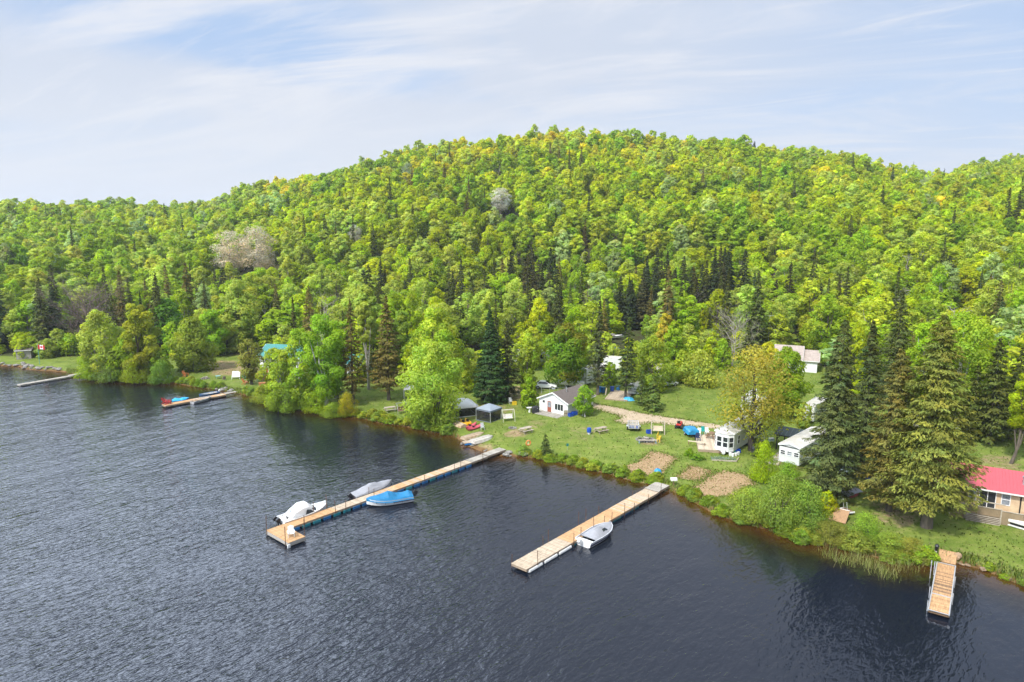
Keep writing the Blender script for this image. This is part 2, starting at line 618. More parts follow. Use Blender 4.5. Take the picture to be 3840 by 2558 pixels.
wr = np.concatenate([[0.5, 8, 20], np.linspace(30, 165, 270)[:-1], np.linspace(165, 900, 30)[:-1], np.linspace(900, 5000, 8)])
wa = np.radians(np.concatenate([np.linspace(-180, -50, 40)[:-1], np.linspace(-50, 50, 300)[:-1], np.linspace(50, 180, 40)]))
WX = np.sin(wa)[None, :] * wr[:, None]; WY = np.cos(wa)[None, :] * wr[:, None]
WD = np.clip(shore_dist(WX, WY).reshape(WX.shape), -40, 6)
me = np_mesh('lake_water', np.stack([WX, WY, np.zeros_like(WX)], -1).reshape(-1, 3), polar_faces(*WX.shape)[:, ::-1].copy(), [water_material()], smooth=np.ones((WX.shape[0] - 1) * (WX.shape[1] - 1), bool))
at = me.attributes.new('shore', 'FLOAT', 'POINT'); at.data.foreach_set('value', WD.astype(np.float32).ravel())
wo = tag(link('lake_water', me), 'dark rippled lake turning amber over the shallows', None, None, 'structure')

# ------------------------------------------------------------------ sky, sun, camera
SUN_EL, SUN_DIR = R_(52), Vector((-0.60, -0.80, 0)).normalized()
SUN_STRENGTH, SKY_STRENGTH, EXPOSURE = 2.9, 0.13, 0.72


def build_world():
    w = bpy.data.worlds.new('World'); SC.world = w
    w.use_nodes = True
    nt = w.node_tree; N, L = nt.nodes, nt.links
    N.clear()
    out = N.new('ShaderNodeOutputWorld'); bg = N.new('ShaderNodeBackground')
    L.new(bg.outputs[0], out.inputs[0])
    bg.inputs[1].default_value = SKY_STRENGTH
    sky = N.new('ShaderNodeTexSky'); sky.sky_type = 'NISHITA'; sky.sun_disc = False
    sky.sun_elevation = SUN_EL
    sky.sun_rotation = math.atan2(SUN_DIR.x, SUN_DIR.y)
    sky.air_density = 1.0; sky.dust_density = 1.6; sky.ozone_density = 1.6; sky.altitude = 200
    tc = N.new('ShaderNodeTexCoord'); sp = N.new('ShaderNodeSeparateXYZ'); L.new(tc.outputs['Generated'], sp.inputs[0])
    mz = N.new('ShaderNodeMath'); mz.operation = 'MAXIMUM'; mz.inputs[1].default_value = 0.0; L.new(sp.outputs[2], mz.inputs[0])
    az = N.new('ShaderNodeMath'); az.operation = 'ADD'; az.inputs[1].default_value = 0.16; L.new(mz.outputs[0], az.inputs[0])
    dx = N.new('ShaderNodeMath'); dx.operation = 'DIVIDE'; L.new(sp.outputs[0], dx.inputs[0]); L.new(az.outputs[0], dx.inputs[1])
    dy = N.new('ShaderNodeMath'); dy.operation = 'DIVIDE'; L.new(sp.outputs[1], dy.inputs[0]); L.new(az.outputs[0], dy.inputs[1])
    cb = N.new('ShaderNodeCombineXYZ'); L.new(dx.outputs[0], cb.inputs[0]); L.new(dy.outputs[0], cb.inputs[1])

    def clouds(scale, ang, st, det, rough, a, b, loc=(0, 0, 0), dist=0.6):
        mp = N.new('ShaderNodeMapping'); mp.vector_type = 'TEXTURE'; mp.inputs['Rotation'].default_value = (0, 0, R_(ang)); mp.inputs['Scale'].default_value = [1 / v for v in st]; mp.inputs['Location'].default_value = loc
        L.new(cb.outputs[0], mp.inputs[0])
        n = N.new('ShaderNodeTexNoise'); n.inputs['Scale'].default_value = scale; n.inputs['Detail'].default_value = det; n.inputs['Roughness'].default_value = rough; n.inputs['Distortion'].default_value = dist
        L.new(mp.outputs[0], n.inputs['Vector'])
        r = N.new('ShaderNodeMapRange'); r.interpolation_type = 'SMOOTHSTEP'; r.inputs[1].default_value = a; r.inputs[2].default_value = b
        L.new(n.outputs[0], r.inputs[0])
        return r.outputs[0]

    def mix(f, a, b):
        x = N.new('ShaderNodeMix'); x.data_type = 'RGBA'
        if isinstance(f, float): x.inputs[0].default_value = f
        else: L.new(f, x.inputs[0])
        for k, s in ((6, a), (7, b)):
            if isinstance(s, tuple): x.inputs[k].default_value = rgb(*s)
            else: L.new(s, x.inputs[k])
        return x.outputs[2]
    k = 1.0 / SKY_STRENGTH / 2 ** (EXPOSURE - .1)
    S = lambda r, g, b: (r * k, g * k, b * k)
    def rng_(src, a, b, hi=1.0):
        r = N.new('ShaderNodeMapRange'); r.interpolation_type = 'SMOOTHSTEP'
        r.inputs[1].default_value = a; r.inputs[2].default_value = b; r.inputs[4].default_value = hi
        L.new(src, r.inputs[0]); return r.outputs[0]

    def times(a, b):
        x = N.new('ShaderNodeMath'); x.operation = 'MULTIPLY'; L.new(a, x.inputs[0]); L.new(b, x.inputs[1]); return x.outputs[0]
    # blue seen through a thin veil; wide soft cloud sheets, then brighter wisps combed in one direction
    c = mix(0.88, sky.outputs[0], S(.44, .58, .82))
    leftness = rng_(sp.outputs[0], .62, -.25)
    c = mix(times(clouds(.75, 12, (1, .8, 1), 4, .5, .38, .60, (3.1, 1.2, 0)), rng_(sp.outputs[0], .75, .05)), c, S(.615, .68, .80))
    c = mix(clouds(1.3, -20, (.5, 1.2, 1), 7, .60, .42, .66, (.4, 2.2, 0), 1.2), c, S(.76, .79, .86))
    c = mix(clouds(2.6, -32, (.35, 1.5, 1), 8, .68, .50, .80, (2.4, .2, 0), 1.0), c, S(.78, .805, .865))
    # haze whitens the sky towards the horizon, most on the sunny side
    hz = rng_(sp.outputs[2], .24, .05, .9)
    c = mix(times(hz, rng_(sp.outputs[0], 1.2, -.1)), c, S(.73, .775, .85))
    # overhead the veil thins out and the blue comes through
    c = mix(rng_(sp.outputs[2], .40, .80, .8), c, S(.72, .80, .94))
    # unseen bright bank added to the sky above the frame, lightening the left water
    bank = times(times(rng_(sp.outputs[2], .30, .44), rng_(sp.outputs[2], .80, .52)), rng_(sp.outputs[0], .0, -.46))
    c = mix(bank, c, S(4.0, 4.6, 5.6))
    L.new(c, bg.inputs[0])


build_world()
sl = bpy.data.lights.new('sun', 'SUN'); sl.energy = SUN_STRENGTH; sl.angle = R_(5.0); sl.color = (1.0, 0.955, 0.87)
so = bpy.data.objects.new('sun', sl); COL.objects.link(so)
_to = Vector((SUN_DIR.x * math.cos(SUN_EL), SUN_DIR.y * math.cos(SUN_EL), math.sin(SUN_EL)))
so.rotation_euler = _to.to_track_quat('Z', 'Y').to_euler(); so.location = _to * 300

cd = bpy.data.cameras.new('camera'); cd.sensor_width = 36; cd.lens = 24; cd.clip_end = 9000; cd.clip_start = 0.5
co = bpy.data.objects.new('camera', cd); COL.objects.link(co)
co.location = (0, 0, CAM_H); co.rotation_euler = (PI / 2 - PITCH, 0, 0)
SC.camera = co
vs = SC.view_settings
SC.display_settings.display_device = 'sRGB'
vs.view_transform = 'Standard'; vs.look = 'None'; vs.exposure = EXPOSURE; vs.gamma = 1; vs.use_curve_mapping = False
SC.cycles.use_denoising = True; SC.cycles.denoiser = 'OPENIMAGEDENOISE'; SC.cycles.denoising_input_passes = 'RGB_ALBEDO_NORMAL'; SC.cycles.denoising_prefilter = 'ACCURATE'
HAZE = 0.00017
SC.cycles.volume_bounces = 0
SC.cycles.max_bounces = 6; SC.cycles.diffuse_bounces = 4; SC.cycles.glossy_bounces = 3; SC.cycles.transmission_bounces = 3; SC.cycles.transparent_max_bounces = 6
SC.cycles.sample_clamp_indirect = 4.0; SC.cycles.sample_clamp_direct = 2.5
SC.cycles.caustics_reflective = False; SC.cycles.caustics_refractive = False
# ------------------------------------------------------------------ plants
LEAF = leaf_mat('leaves', .48)
NEEDLE = leaf_mat('needles', .12, .6)
BARK = mat('bark_grey_brown', (.13, .105, .08), .9, var=.25, scale=4, bump=.4, stretch=(1, 1, .25))
BARK_DARK = mat('bark_dark', (.085, .07, .058), .9, var=.3, scale=4, bump=.4, stretch=(1, 1, .25))
BARK_WHITE = mat('bark_white_birch', (.62, .60, .55), .8, var=.1, scale=2.2, bump=.2, stretch=(1, 1, 1.6), dirt=(.16, .14, .12))
BARK_PALE = mat('bark_pale_dead', (.40, .36, .31), .9, var=.15, scale=4, stretch=(1, 1, .3))
TWIG_BROWN = mat('bark_twig_brown', (.19, .145, .12), .9, var=.2, scale=3)
TWIG_GREY = mat('bark_twig_grey', (.36, .32, .27), .9, var=.15, scale=3)


def unit(a):
    return a / (np.linalg.norm(a, axis=-1, keepdims=True) + 1e-9)


def quads(pos, nrm, size, aspect, rg, tang=None):
    """one four-cornered leaf face per point; sizes are half lengths"""
    n = len(pos)
    t = rg.normal(size=(n, 3)) if tang is None else tang
    nrm = unit(nrm)
    t = unit(t - (t * nrm).sum(1, keepdims=True) * nrm)
    b = np.cross(nrm, t)
    s = np.asarray(size).reshape(-1, 1) * np.ones((n, 1)); w = s * np.asarray(aspect).reshape(-1, 1)
    fold = nrm * s * .22
    k = rg.uniform(.55, 1.0, (n, 1))
    V = np.stack([pos - t * s, pos - b * w + fold * k, pos + t * s * (.8 + .4 * k), pos + b * w * k + fold], 1).reshape(-1, 3)
    F = np.arange(n * 4).reshape(n, 4)
    return V, F


def soften(V, F, nv):
    """turn every leaf so that its face agrees with the clump normal; returns the faces"""
    q = V.reshape(-1, 4, 3)
    g = np.cross(q[:, 2] - q[:, 0], q[:, 3] - q[:, 1])
    flip = (g * nv).sum(1) < 0
    F = F.copy(); F[flip] = F[flip][:, ::-1]
    return F


def vnormals(V, F):
    n = np.zeros_like(V)
    g = np.cross(V[F[:, 2]] - V[F[:, 0]], V[F[:, 3]] - V[F[:, 1]])
    for k in range(4): np.add.at(n, F[:, k], g)
    return unit(n)


def tint(n, rg, base=(1, 1, 1), var=.12, warm=.08):
    v = rg.normal(1, var, (n, 1)).clip(.6, 1.5)
    h = rg.normal(0, warm, (n, 1))
    return np.array(base) * v * np.hstack([1 + h, np.ones((n, 1)), 1 - h])


def tubes(paths, sides=5):
    """list of (points, radii) -> V,F quads"""
    mb = MB()
    for pts, rad in paths: mb.tube(pts, rad, sides, cap=False)
    return np.array(mb.v), np.array(mb.f)


def limb(a, b, r0, r1, rg, n=4, sag=.08):
    a = np.array(a, float); b = np.array(b, float)
    L = np.linalg.norm(b - a)
    pts = [a + (b - a) * t + rg.normal(0, sag * L * .35, 3) * math.sin(PI * t) for t in np.linspace(0, 1, n)]
    pts[-1] = b
    return pts, list(np.linspace(r0, r1, n))


def broadleaf(seed, H=12, W=7.5, base=.22, nclump=26, nleaf=1200, leaf=.55, profile='dome', loose=0., stems=1, lean=0., up=.45, tr=.022):
    """trunk and crown of a leafy tree as (trunk V,F), (crown V,F,col)"""
    rg = np.random.default_rng(seed)
    R = W / 2
    cl, rad = [], []
    for i in range(nclump):
        t = (i + rg.random()) / nclump
        if profile == 'dome': rp = (1 - (max(0, t - .25) / .75) ** 2.2) ** .6 * (.55 + .45 * min(1, t / .25))
        elif profile == 'column': rp = (1 - (max(0, t - .45) / .55) ** 2) ** .7 * (.4 + .6 * min(1, t / .45))
        elif profile == 'vase': rp = (1 - (max(0, t - .7) / .3) ** 2) ** .5 * (.25 + .75 * min(1, t / .65))
        else: rp = math.sin(PI * (t * .9 + .06)) ** .6
        a = i * 2.39996 + rg.normal(0, .45)
        q = R * rp * rg.uniform(.35, .86)
        cr = R * rg.uniform(.26, .44) * (1 - .3 * t)
        z = H * (base + (1 - base) * t) - cr * .6
        cl.append((q * math.cos(a) + lean * z, q * math.sin(a), max(z, cr * .5))); rad.append(cr)
    cl = np.array(cl); rad = np.array(rad)
    w = rad ** 2; w /= w.sum()
    idx = rg.choice(nclump, nleaf, p=w)
    d = unit(rg.normal(size=(nleaf, 3)) + np.array([0, 0, .35]))
    rr = rg.uniform(.5 + .25 * (1 - loose), 1.06 + .26 * loose, (nleaf, 1))
    pos = cl[idx] + d * rad[idx][:, None] * rr * np.array([1, 1, .8])
    pos[:, 2] = np.maximum(pos[:, 2], .15)
    nrm = unit(d * .7 + np.array([0, 0, up]) + rg.normal(size=(nleaf, 3)) * .38)
    V, F = quads(pos, nrm, leaf * rg.uniform(.55, 1.2, nleaf), rg.uniform(.45, .75, nleaf), rg)
    cc = tint(nclump, rg, var=.11, warm=.05)[idx] * tint(nleaf, rg, var=.13, warm=.05)
    mid = np.array([lean * H * .5, 0, H * (base + (1 - base) * .42)])
    gn = unit(nrm)
    nv = unit(d * .55 + unit((pos - mid) * np.array([1, 1, .8])) * .50 + gn * .38 + np.array([0, 0, .16]))
    F = soften(V, F, nv)
    col = np.repeat(np.hstack([cc, nv]), 4, 0)
    paths = []
    top = cl[np.argmax(cl[:, 2])]
    for s in range(stems):
        a = rg.uniform(0, 6.28)
        b0 = np.array([math.cos(a), math.sin(a), 0]) * (.0 if stems == 1 else .35)
        tip = np.array([top[0], top[1], H * .82]) if s == 0 else cl[rg.integers(nclump // 2, nclump)] * np.array([1, 1, .95])
        pts, rads = limb(b0 + np.array([0, 0, -.4]), tip, H * tr, H * tr * .22, rg, 6, .05)
        rads[0] *= 1.35
        paths.append((pts, rads))
        for j in range(int(9 / stems) + 1):
            c = cl[rg.integers(0, nclump)]
            k = min(4, max(1, int((c[2] / H) * 5 * rg.uniform(.5, .8))))
            paths.append(limb(pts[k], c, H * tr * .42, H * tr * .12, rg, 4, .12))
    tV, tF = tubes(paths, 6)
    return (tV, tF), (V, F, col)


def conifer(seed, H=16, W=5.0, levels=22, nb=7, per=10, leaf=.42, base=.04, ragged=.2, droop=.35, power=.85, clump=0., tr=.014, top_bulge=0.):
    """spruce or fir: whorls of drooping flat sprays round a straight stem"""
    rg = np.random.default_rng(seed)
    pos, nrm, tan, sz, cc = [], [], [], [], []
    lean = rg.normal(0, .012, 2)
    for i in range(levels):
        t = (i + .5) / levels
        z0 = H * (base + (1 - base) * t ** .93)
        Lmax = W / 2 * ((1 - t) ** power * (1 - .35 * max(0, .12 - t) / .12) + .03 + top_bulge * max(0, 1 - abs(t - .82) / .14))
        n = max(4, int(nb * (1 - .35 * t)))
        for k in range(n):
            a = 2 * PI * (k + rg.random() * .7) / n + i * 1.1
            L = Lmax * rg.uniform(1 - 1.8 * ragged, 1 + ragged * .6)
            if rg.random() < ragged * .25: L *= .45
            z = z0 + rg.normal(0, H / levels * .35)
            m = max(3, int(per * (.35 + .65 * L / (W / 2))))
            out = np.array([math.cos(a), math.sin(a), 0]); side = np.array([-out[1], out[0], 0])
            lift = rg.normal(.05, .08)
            bc = tint(1, rg, var=.14, warm=.07)[0]
            u = np.sqrt(rg.uniform(.02, 1, m))
            lat = rg.uniform(-1, 1, m) * (L * (.1 + .26 * (1 - u)) + .1)
            zz = z + lift * u * L - droop * L * u ** 1.6 + .14 * L * u ** 3.5 - np.abs(lat) * .32 + rg.normal(0, .06, m)
            p = out[None] * (u * L)[:, None] + side[None] * lat[:, None]
            p[:, 2] = zz
            p[:, 0] += lean[0] * z; p[:, 1] += lean[1] * z
            pos.append(p)
            nrm.append(np.array([0, 0, 1.0]) + out * .45 + rg.normal(0, .38, (m, 3)))
            tan.append(out[None] + side[None] * np.sign(lat)[:, None] * .7 + np.array([0, 0, -.45]) + rg.normal(0, .2, (m, 3)))
            sz.append(leaf * rg.uniform(.6, 1.2, m) * (.62 + .38 * min(1, L / (W * .3))))
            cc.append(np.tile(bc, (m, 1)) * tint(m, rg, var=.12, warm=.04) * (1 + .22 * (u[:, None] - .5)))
    pos = np.concatenate(pos); n = len(pos)
    pos[:, 2] = np.maximum(pos[:, 2], .1)
    V, F = quads(pos, np.concatenate(nrm), np.concatenate(sz), rg.uniform(.26, .5, n), rg, np.concatenate(tan))
    gn = unit(np.concatenate(nrm))
    nv = unit(unit(pos * np.array([1, 1, 0]) + 1e-6) * .55 + gn * .75 + np.array([0, 0, .15]))
    F = soften(V, F, nv)
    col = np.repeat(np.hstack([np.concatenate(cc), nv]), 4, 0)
    pts = [np.array([lean[0] * z, lean[1] * z, z]) for z in np.linspace(-.4, H * .99, 6)]
    paths = [(pts, list(H * tr * np.array([1.5, 1, .8, .55, .3, .06])))]
    return tubes(paths, 7), (V, F, col)


def bare(seed, H=11, W=7, n1=9, n2=6, n3=5, stems=1, r=.02, fan=.75):
    """leafless tree: stem, limbs, branches and fine twigs"""
    rg = np.random.default_rng(seed)
    big, fine = [], []
    for s in range(stems):
        tip = np.array([rg.normal(0, .1 * W), rg.normal(0, .1 * W), H * .86])
        pts, rd = limb([rg.normal(0, .2), rg.normal(0, .2), -.3], tip, H * r, H * r * .2, rg, 7, .05)
        big.append((pts, rd))
        for i in range(n1):
            f = rg.uniform(.28, .95); k = min(5, int(f * 6)); b = pts[k] + (pts[k + 1] - pts[k]) * (f * 6 - k)
            a = i * 2.4 + rg.normal(0, .4); reach = W / 2 * rg.uniform(.55, 1) * (1.15 - .6 * abs(f - .5))
            e = b + np.array([math.cos(a) * reach, math.sin(a) * reach, reach * rg.uniform(.35, 1.2) * fan])
            e[2] = min(e[2], H)
            p2, r2 = limb(b, e, H * r * .4, H * r * .09, rg, 5, .16)
            big.append((p2, r2))
            for j in range(n2):
                q = p2[rg.integers(1, 5)]
                v = unit(e - b) * .6 + rg.normal(0, .6, 3) + np.array([0, 0, .35])
                e2 = q + unit(v) * reach * rg.uniform(.25, .55)
                p3, r3 = limb(q, e2, H * r * .13, H * r * .05, rg, 3, .15)
                fine.append((p3, r3))
                for k3 in range(n3):
                    q3 = p3[rg.integers(1, 3)]
                    v3 = unit(e2 - q) * .7 + rg.normal(0, .6, 3) + np.array([0, 0, .25])
                    fine.append(([q3, q3 + unit(v3) * reach * rg.uniform(.12, .3)], [H * r * .06, H * r * .025]))
    return tubes(big, 6), tubes(fine, 3)


def merged(name, trunk, crown, bark, leafm):
    """small trees: stem and crown as one mesh with two materials"""
    (tV, tF), (V, F, col) = trunk, crown
    VV = np.vstack([V, tV]); FF = np.vstack([F, tF + len(V)])
    cc = np.vstack([col, np.hstack([np.ones((len(tV), 3)), vnormals(tV, tF)])])
    mi = np.r_[np.zeros(len(F), int), np.ones(len(tF), int)]
    return np_mesh(name, VV, FF, [leafm, bark], mi, cc)


# ---- middle-distance stock, copied through the wood
STOCK = {'maple': [], 'aspen': [], 'spruce': [], 'bare': [], 'poplar': []}
for s in range(7):
    STOCK['maple'].append(merged('maple_tree', *broadleaf(100 + s, 12, 8.2, .2, 34, 3400, .37, 'dome', .1, up=.5), BARK, LEAF))
for s in range(6):
    STOCK['aspen'].append(merged('aspen_tree', *broadleaf(200 + s, 14, 6.2, .26, 34, 2900, .33, ('column', 'vase', 'round')[s % 3], .35, up=.35, tr=.016), BARK if s % 2 else BARK_PALE, LEAF))
for s in range(6):
    STOCK['spruce'].append(merged('spruce_tree', *conifer(300 + s, 18, 5.2, 36, 8, 20, .40, .04, .2, .34, (.8, 1.0, .7)[s % 3]), BARK_DARK, NEEDLE))
for s in range(3):
    STOCK['poplar'].append(merged('poplar_tree', *broadleaf(330 + s, 18, 9, .32, 44, 5200, .21, 'round', .5, up=.2, tr=.016), BARK_PALE, LEAF))
for s in range(4):
    (bV, bF), (fV, fF) = bare(400 + s, 11, 7, 9, 5, 4, 1, .018)
    STOCK['bare'].append(np_mesh('bare_tree', np.vstack([bV, fV]), np.vstack([bF, fF + len(bV)]), [TWIG_GREY if s % 2 else TWIG_BROWN]))
STD = {'maple': (12, 8.2), 'aspen': (14, 6.2), 'spruce': (18, 5.2), 'bare': (11, 7), 'poplar': (18, 9)}
# far stock: few large leaf clumps
FAR = {'maple': [broadleaf(500 + s, 12, 8.2, .15, 26, 950, .74, 'dome', .05, up=.5)[1] for s in range(5)],
       'aspen': [broadleaf(520 + s, 14, 6.4, .2, 26, 820, .68, 'round', .2, up=.4)[1] for s in range(4)],
       'spruce': [conifer(540 + s, 18, 5.2, 18, 6, 7, .8)[1] for s in range(3)]}

C_LIME = (.42, .50, .014); C_GREEN = (.30, .425, .022); C_PALE = (.41, .49, .08); C_GOLD = (.54, .54, .03)
C_DEEP = (.23, .36, .03); C_GREYGREEN = (.36, .45, .15); C_ORANGE = (.54, .48, .05); C_OLIVE = (.44, .52, .045)
C_SPRUCE = (.085, .105, .018); C_SPRUCE_BROWN = (.18, .15, .034); C_SPRUCE_BLUE = (.066, .105, .033); C_BEIGE = (.40, .355, .24)
WORD = {C_LIME: 'lime green', C_GREEN: 'fresh green', C_PALE: 'pale green', C_GOLD: 'golden green', C_DEEP: 'deep green', C_GREYGREEN: 'greyish green', C_ORANGE: 'orange tinged', C_OLIVE: 'olive',
        C_SPRUCE: 'dark green', C_SPRUCE_BROWN: 'brownish', C_SPRUCE_BLUE: 'bluish dark'}


def jit(c, rg, v=.10, w=.05):
    k = rg.normal(1, v); h = rg.normal(0, w)
    return (max(.005, c[0] * k * (1 + h)), max(.005, c[1] * k), max(.004, c[2] * k * (1 - h)), 1.0)


MS = 3840 / 2354.0                 # some positions were read off a 2354 px wide view of the photograph


def PM(px, py):
    """first ground point met by the sight line through a photo pixel (also on the slope)"""
    d = ray(px, py)
    t = np.concatenate([np.linspace(30, 260, 1200), np.linspace(260, 760, 1200)])
    x, y, z = d[0] * t, d[1] * t, CAM_H + d[2] * t
    g = height(x, y)
    hit = np.nonzero(z <= np.maximum(g, 0))[0]
    i = hit[0] if len(hit) else len(t) - 1
    return (float(x[i]), float(y[i]), float(max(g[i], 0)))


# trees on the slope that stand out: column, foot and top rows, width
HILL = [('poplar_tree', 'poplar', 'broad beige poplar in catkins on the lower slope', 540, 648, 527, 100, (.58, .52, .37)),
        ('poplar_tree', 'poplar', 'taller beige poplar beside the broad beige one', 598, 652, 517, 88, (.60, .53, .38)),
        ('poplar_tree', 'poplar', 'whitish grey poplar standing alone half way up the hill', 1150, 500, 430, 54, (.62, .60, .52)),
        ('poplar_tree', 'poplar', 'small grey poplar on the slope above the birch clump', 818, 578, 514, 36, (.50, .50, .40)),
        ('poplar_tree', 'poplar', 'greyish poplar beside the beige pair on the slope', 645, 520, 480, 30, (.45, .48, .33)),
        ('poplar_tree', 'poplar', 'washed green poplar high on the shoulder of the hill', 2125, 462, 405, 56, (.36, .43, .2)),
        ('poplar_tree', 'poplar', 'grey green tall poplar near the summit', 938, 432, 372, 34, (.30, .37, .2)),
        ('spruce_tree', 'spruce', 'lone spruce spike breaking the skyline of the saddle', 2098, 398, 370, 9, (.03, .05, .03)),
        ('maple_tree', 'maple', 'dark round tree breaking the skyline near the summit shoulder', 1733, 345, 326, 22, (.05, .055, .025))]
SPECIAL = []
for n_, k_, l_, px, by, ty, w_, c_ in HILL[:7]:
    b_ = PM(px * MS, by * MS); SPECIAL.append((b_[0], b_[1], w_ * MS * b_[1] / FPX))


def forest_spots():
    rg = np.random.default_rng(5)
    out = []
    xs = np.arange(-520, 520, 6.4); ys = np.arange(70, 640, 6.4)
    X, Y = np.meshgrid(xs, ys)
    X = X + rg.uniform(-2.7, 2.7, X.shape); Y = Y + rg.uniform(-2.7, 2.7, Y.shape)
    X = X.ravel(); Y = Y.ravel()
    r = np.hypot(X, Y); ph = np.arctan2(X, Y)
    Rr = np.interp(ph, _rp, _rr); B = np.interp(ph, _rp, _rb)
    px, py = to_px(X, Y, 1.5)
    ok = (np.abs(ph) < R_(40)) & (r < Rr + 22) & (py < np.interp(px, EDGE_X, EDGE_Y)) & (px > -160) & (px < 4000)
    # the small grass clearing with the boat trailer stays open, and the sight line to it
    ok &= ~((px > 955) & (px < 1025) & (py > 1235)) & ~((px > 240) & (px < 440) & (py > 1245))
    ok &= ~((px > 2290) & (px < 2420) & (py > 1235))
    X, Y, r, ph, Rr, B, px = X[ok], Y[ok], r[ok], ph[ok], Rr[ok], B[ok], px[ok]
    D = shore_dist(X, Y); Z = height(X, Y, D)
    s = (r - B) / (Rr - B)
    for hx, hy, hw in SPECIAL:
        dx_, dy_ = X - hx, Y - hy
        L = math.hypot(hx, hy); al = -(dx_ * hx + dy_ * hy) / L; ac = np.abs(dx_ * hy - dy_ * hx) / L
        ok2 = ~((al > -4) & (al < 15) & (ac < hw / 2 + 2.6))
        D = np.where(ok2, D, -1)
    keep = (D > 4) & ((s > .02) | (rg.random(len(s)) < .86))
    return [dict(x=X[i], y=Y[i], z=Z[i], r=r[i], s=s[i], px=px[i]) for i in np.nonzero(keep)[0]], rg


def place_words(px, s):
    col = ('above the flag lawn', 'above the teal roof', 'above the white cottage', 'above the tan roof', 'above the red roof')[int(np.searchsorted([640, 1500, 2350, 3150], px))]
    row = ('in the level wood', 'low on the slope', 'half way up the slope', 'on the skyline')[int(np.searchsorted([0.02, .4, .85], s))]
    return row + ' ' + col


spots, rgf = forest_spots()
for q in spots:
    n1 = float(vnoise(q['x'], q['y'], 34.)); n2 = float(vnoise(q['x'] + 300, q['y'], 17.)); u = rgf.random(); s = q['s']
    left = q['px'] < 1000; rightm = q['px'] > 2900
    n3 = float(vnoise(q['x'] - 500, q['y'] + 90, 26.)); n4 = float(vnoise(q['x'] + 70, q['y'] - 400, 60.))
    if s < .05:
        k = 'spruce' if u < .36 + .22 * n1 else ('bare' if u > .965 else ('maple' if u > .84 else 'aspen'))
    elif s < .3:
        k = 'spruce' if u < .06 + .10 * n1 else ('bare' if u > .975 else ('aspen' if u < (.6 if not left else .45) else 'maple'))
    else:
        k = 'spruce' if s < .82 and (u < .02 or (n1 > .45 and n2 > .3 and u < .4)) else ('bare' if u > .984 else ('aspen' if u < .20 + (.25 if (left or rightm) else 0) else 'maple'))
    v = min(.999, max(0., .5 + .42 * n3 + .3 * n4 + rgf.normal(0, .17)))
    if k == 'maple':
        warm = smooth01((s - .45) / .4) * (.62 if 800 < q['px'] < 2500 else .18)
        if v < warm * .4: c = C_ORANGE if rgf.random() < .35 else C_OLIVE
        elif v < warm: c = C_GOLD
        elif v < .74: c = C_LIME if (not left) else C_GREEN
        elif v < .93: c = C_GREEN
        else: c = C_DEEP
        if left and v > .3: c = C_GREEN if v < .8 else C_LIME
    elif k == 'aspen':
        c = C_PALE if v < .42 else (C_GREEN if v < .72 else (C_GREYGREEN if v < .82 else C_OLIVE))
        if rightm and v < .3: c = C_OLIVE
    elif k == 'spruce': c = C_SPRUCE if v < .6 else (C_SPRUCE_BROWN if v < .85 else C_SPRUCE_BLUE)
    else: c = (1, 1, 1)
    h = {'maple': rgf.uniform(8, 14), 'aspen': rgf.uniform(9, 16.5), 'spruce': rgf.uniform(10, 21) if s < .1 else rgf.uniform(11, 19), 'bare': rgf.uniform(9, 13)}[k]
    w = {'maple': rgf.uniform(5.5, 9) if rgf.random() < .5 else rgf.uniform(8.5, 12.5), 'aspen': rgf.uniform(6, 9), 'spruce': h * rgf.uniform(.19, .30), 'bare': rgf.uniform(5, 8)}[k]
    q.update(k=k, c=c, h=h, w=w, size=h * w / q['r'] ** 2)

LIMIT = {'maple': 285, 'aspen': 255, 'spruce': 205, 'bare': 60}
rest = []
for k in LIMIT:
    mine = sorted([q for q in spots if q['k'] == k], key=lambda q: q['r'])
    rest += mine[LIMIT[k]:]
    for q in mine[:LIMIT[k]]:
        me = STOCK[k][rgf.integers(len(STOCK[k]))]
        o = link(k + '_tree', me)
        H0, W0 = STD[k]
        o.location = (q['x'], q['y'], q['z'] - .15)
        o.rotation_euler = (rgf.normal(0, .025), rgf.normal(0, .025), rgf.uniform(0, 6.28))
        o.scale = (q['w'] / W0, q['w'] / W0 * rgf.uniform(.88, 1.12), q['h'] / H0)
        o.color = jit(q['c'], rgf) if k != 'bare' else (1, 1, 1, 1)
        wd = place_words(q['px'], q['s'])
        nm = {'maple': ' rounded maple ', 'aspen': ' slender aspen ', 'spruce': ' pointed spruce ', 'bare': ' leafless tree '}[k]
        cw = WORD.get(q['c'], 'twiggy grey')
        tag(o, cw + nm + wd, 'tree', cw + nm.rstrip() + 's ' + wd)


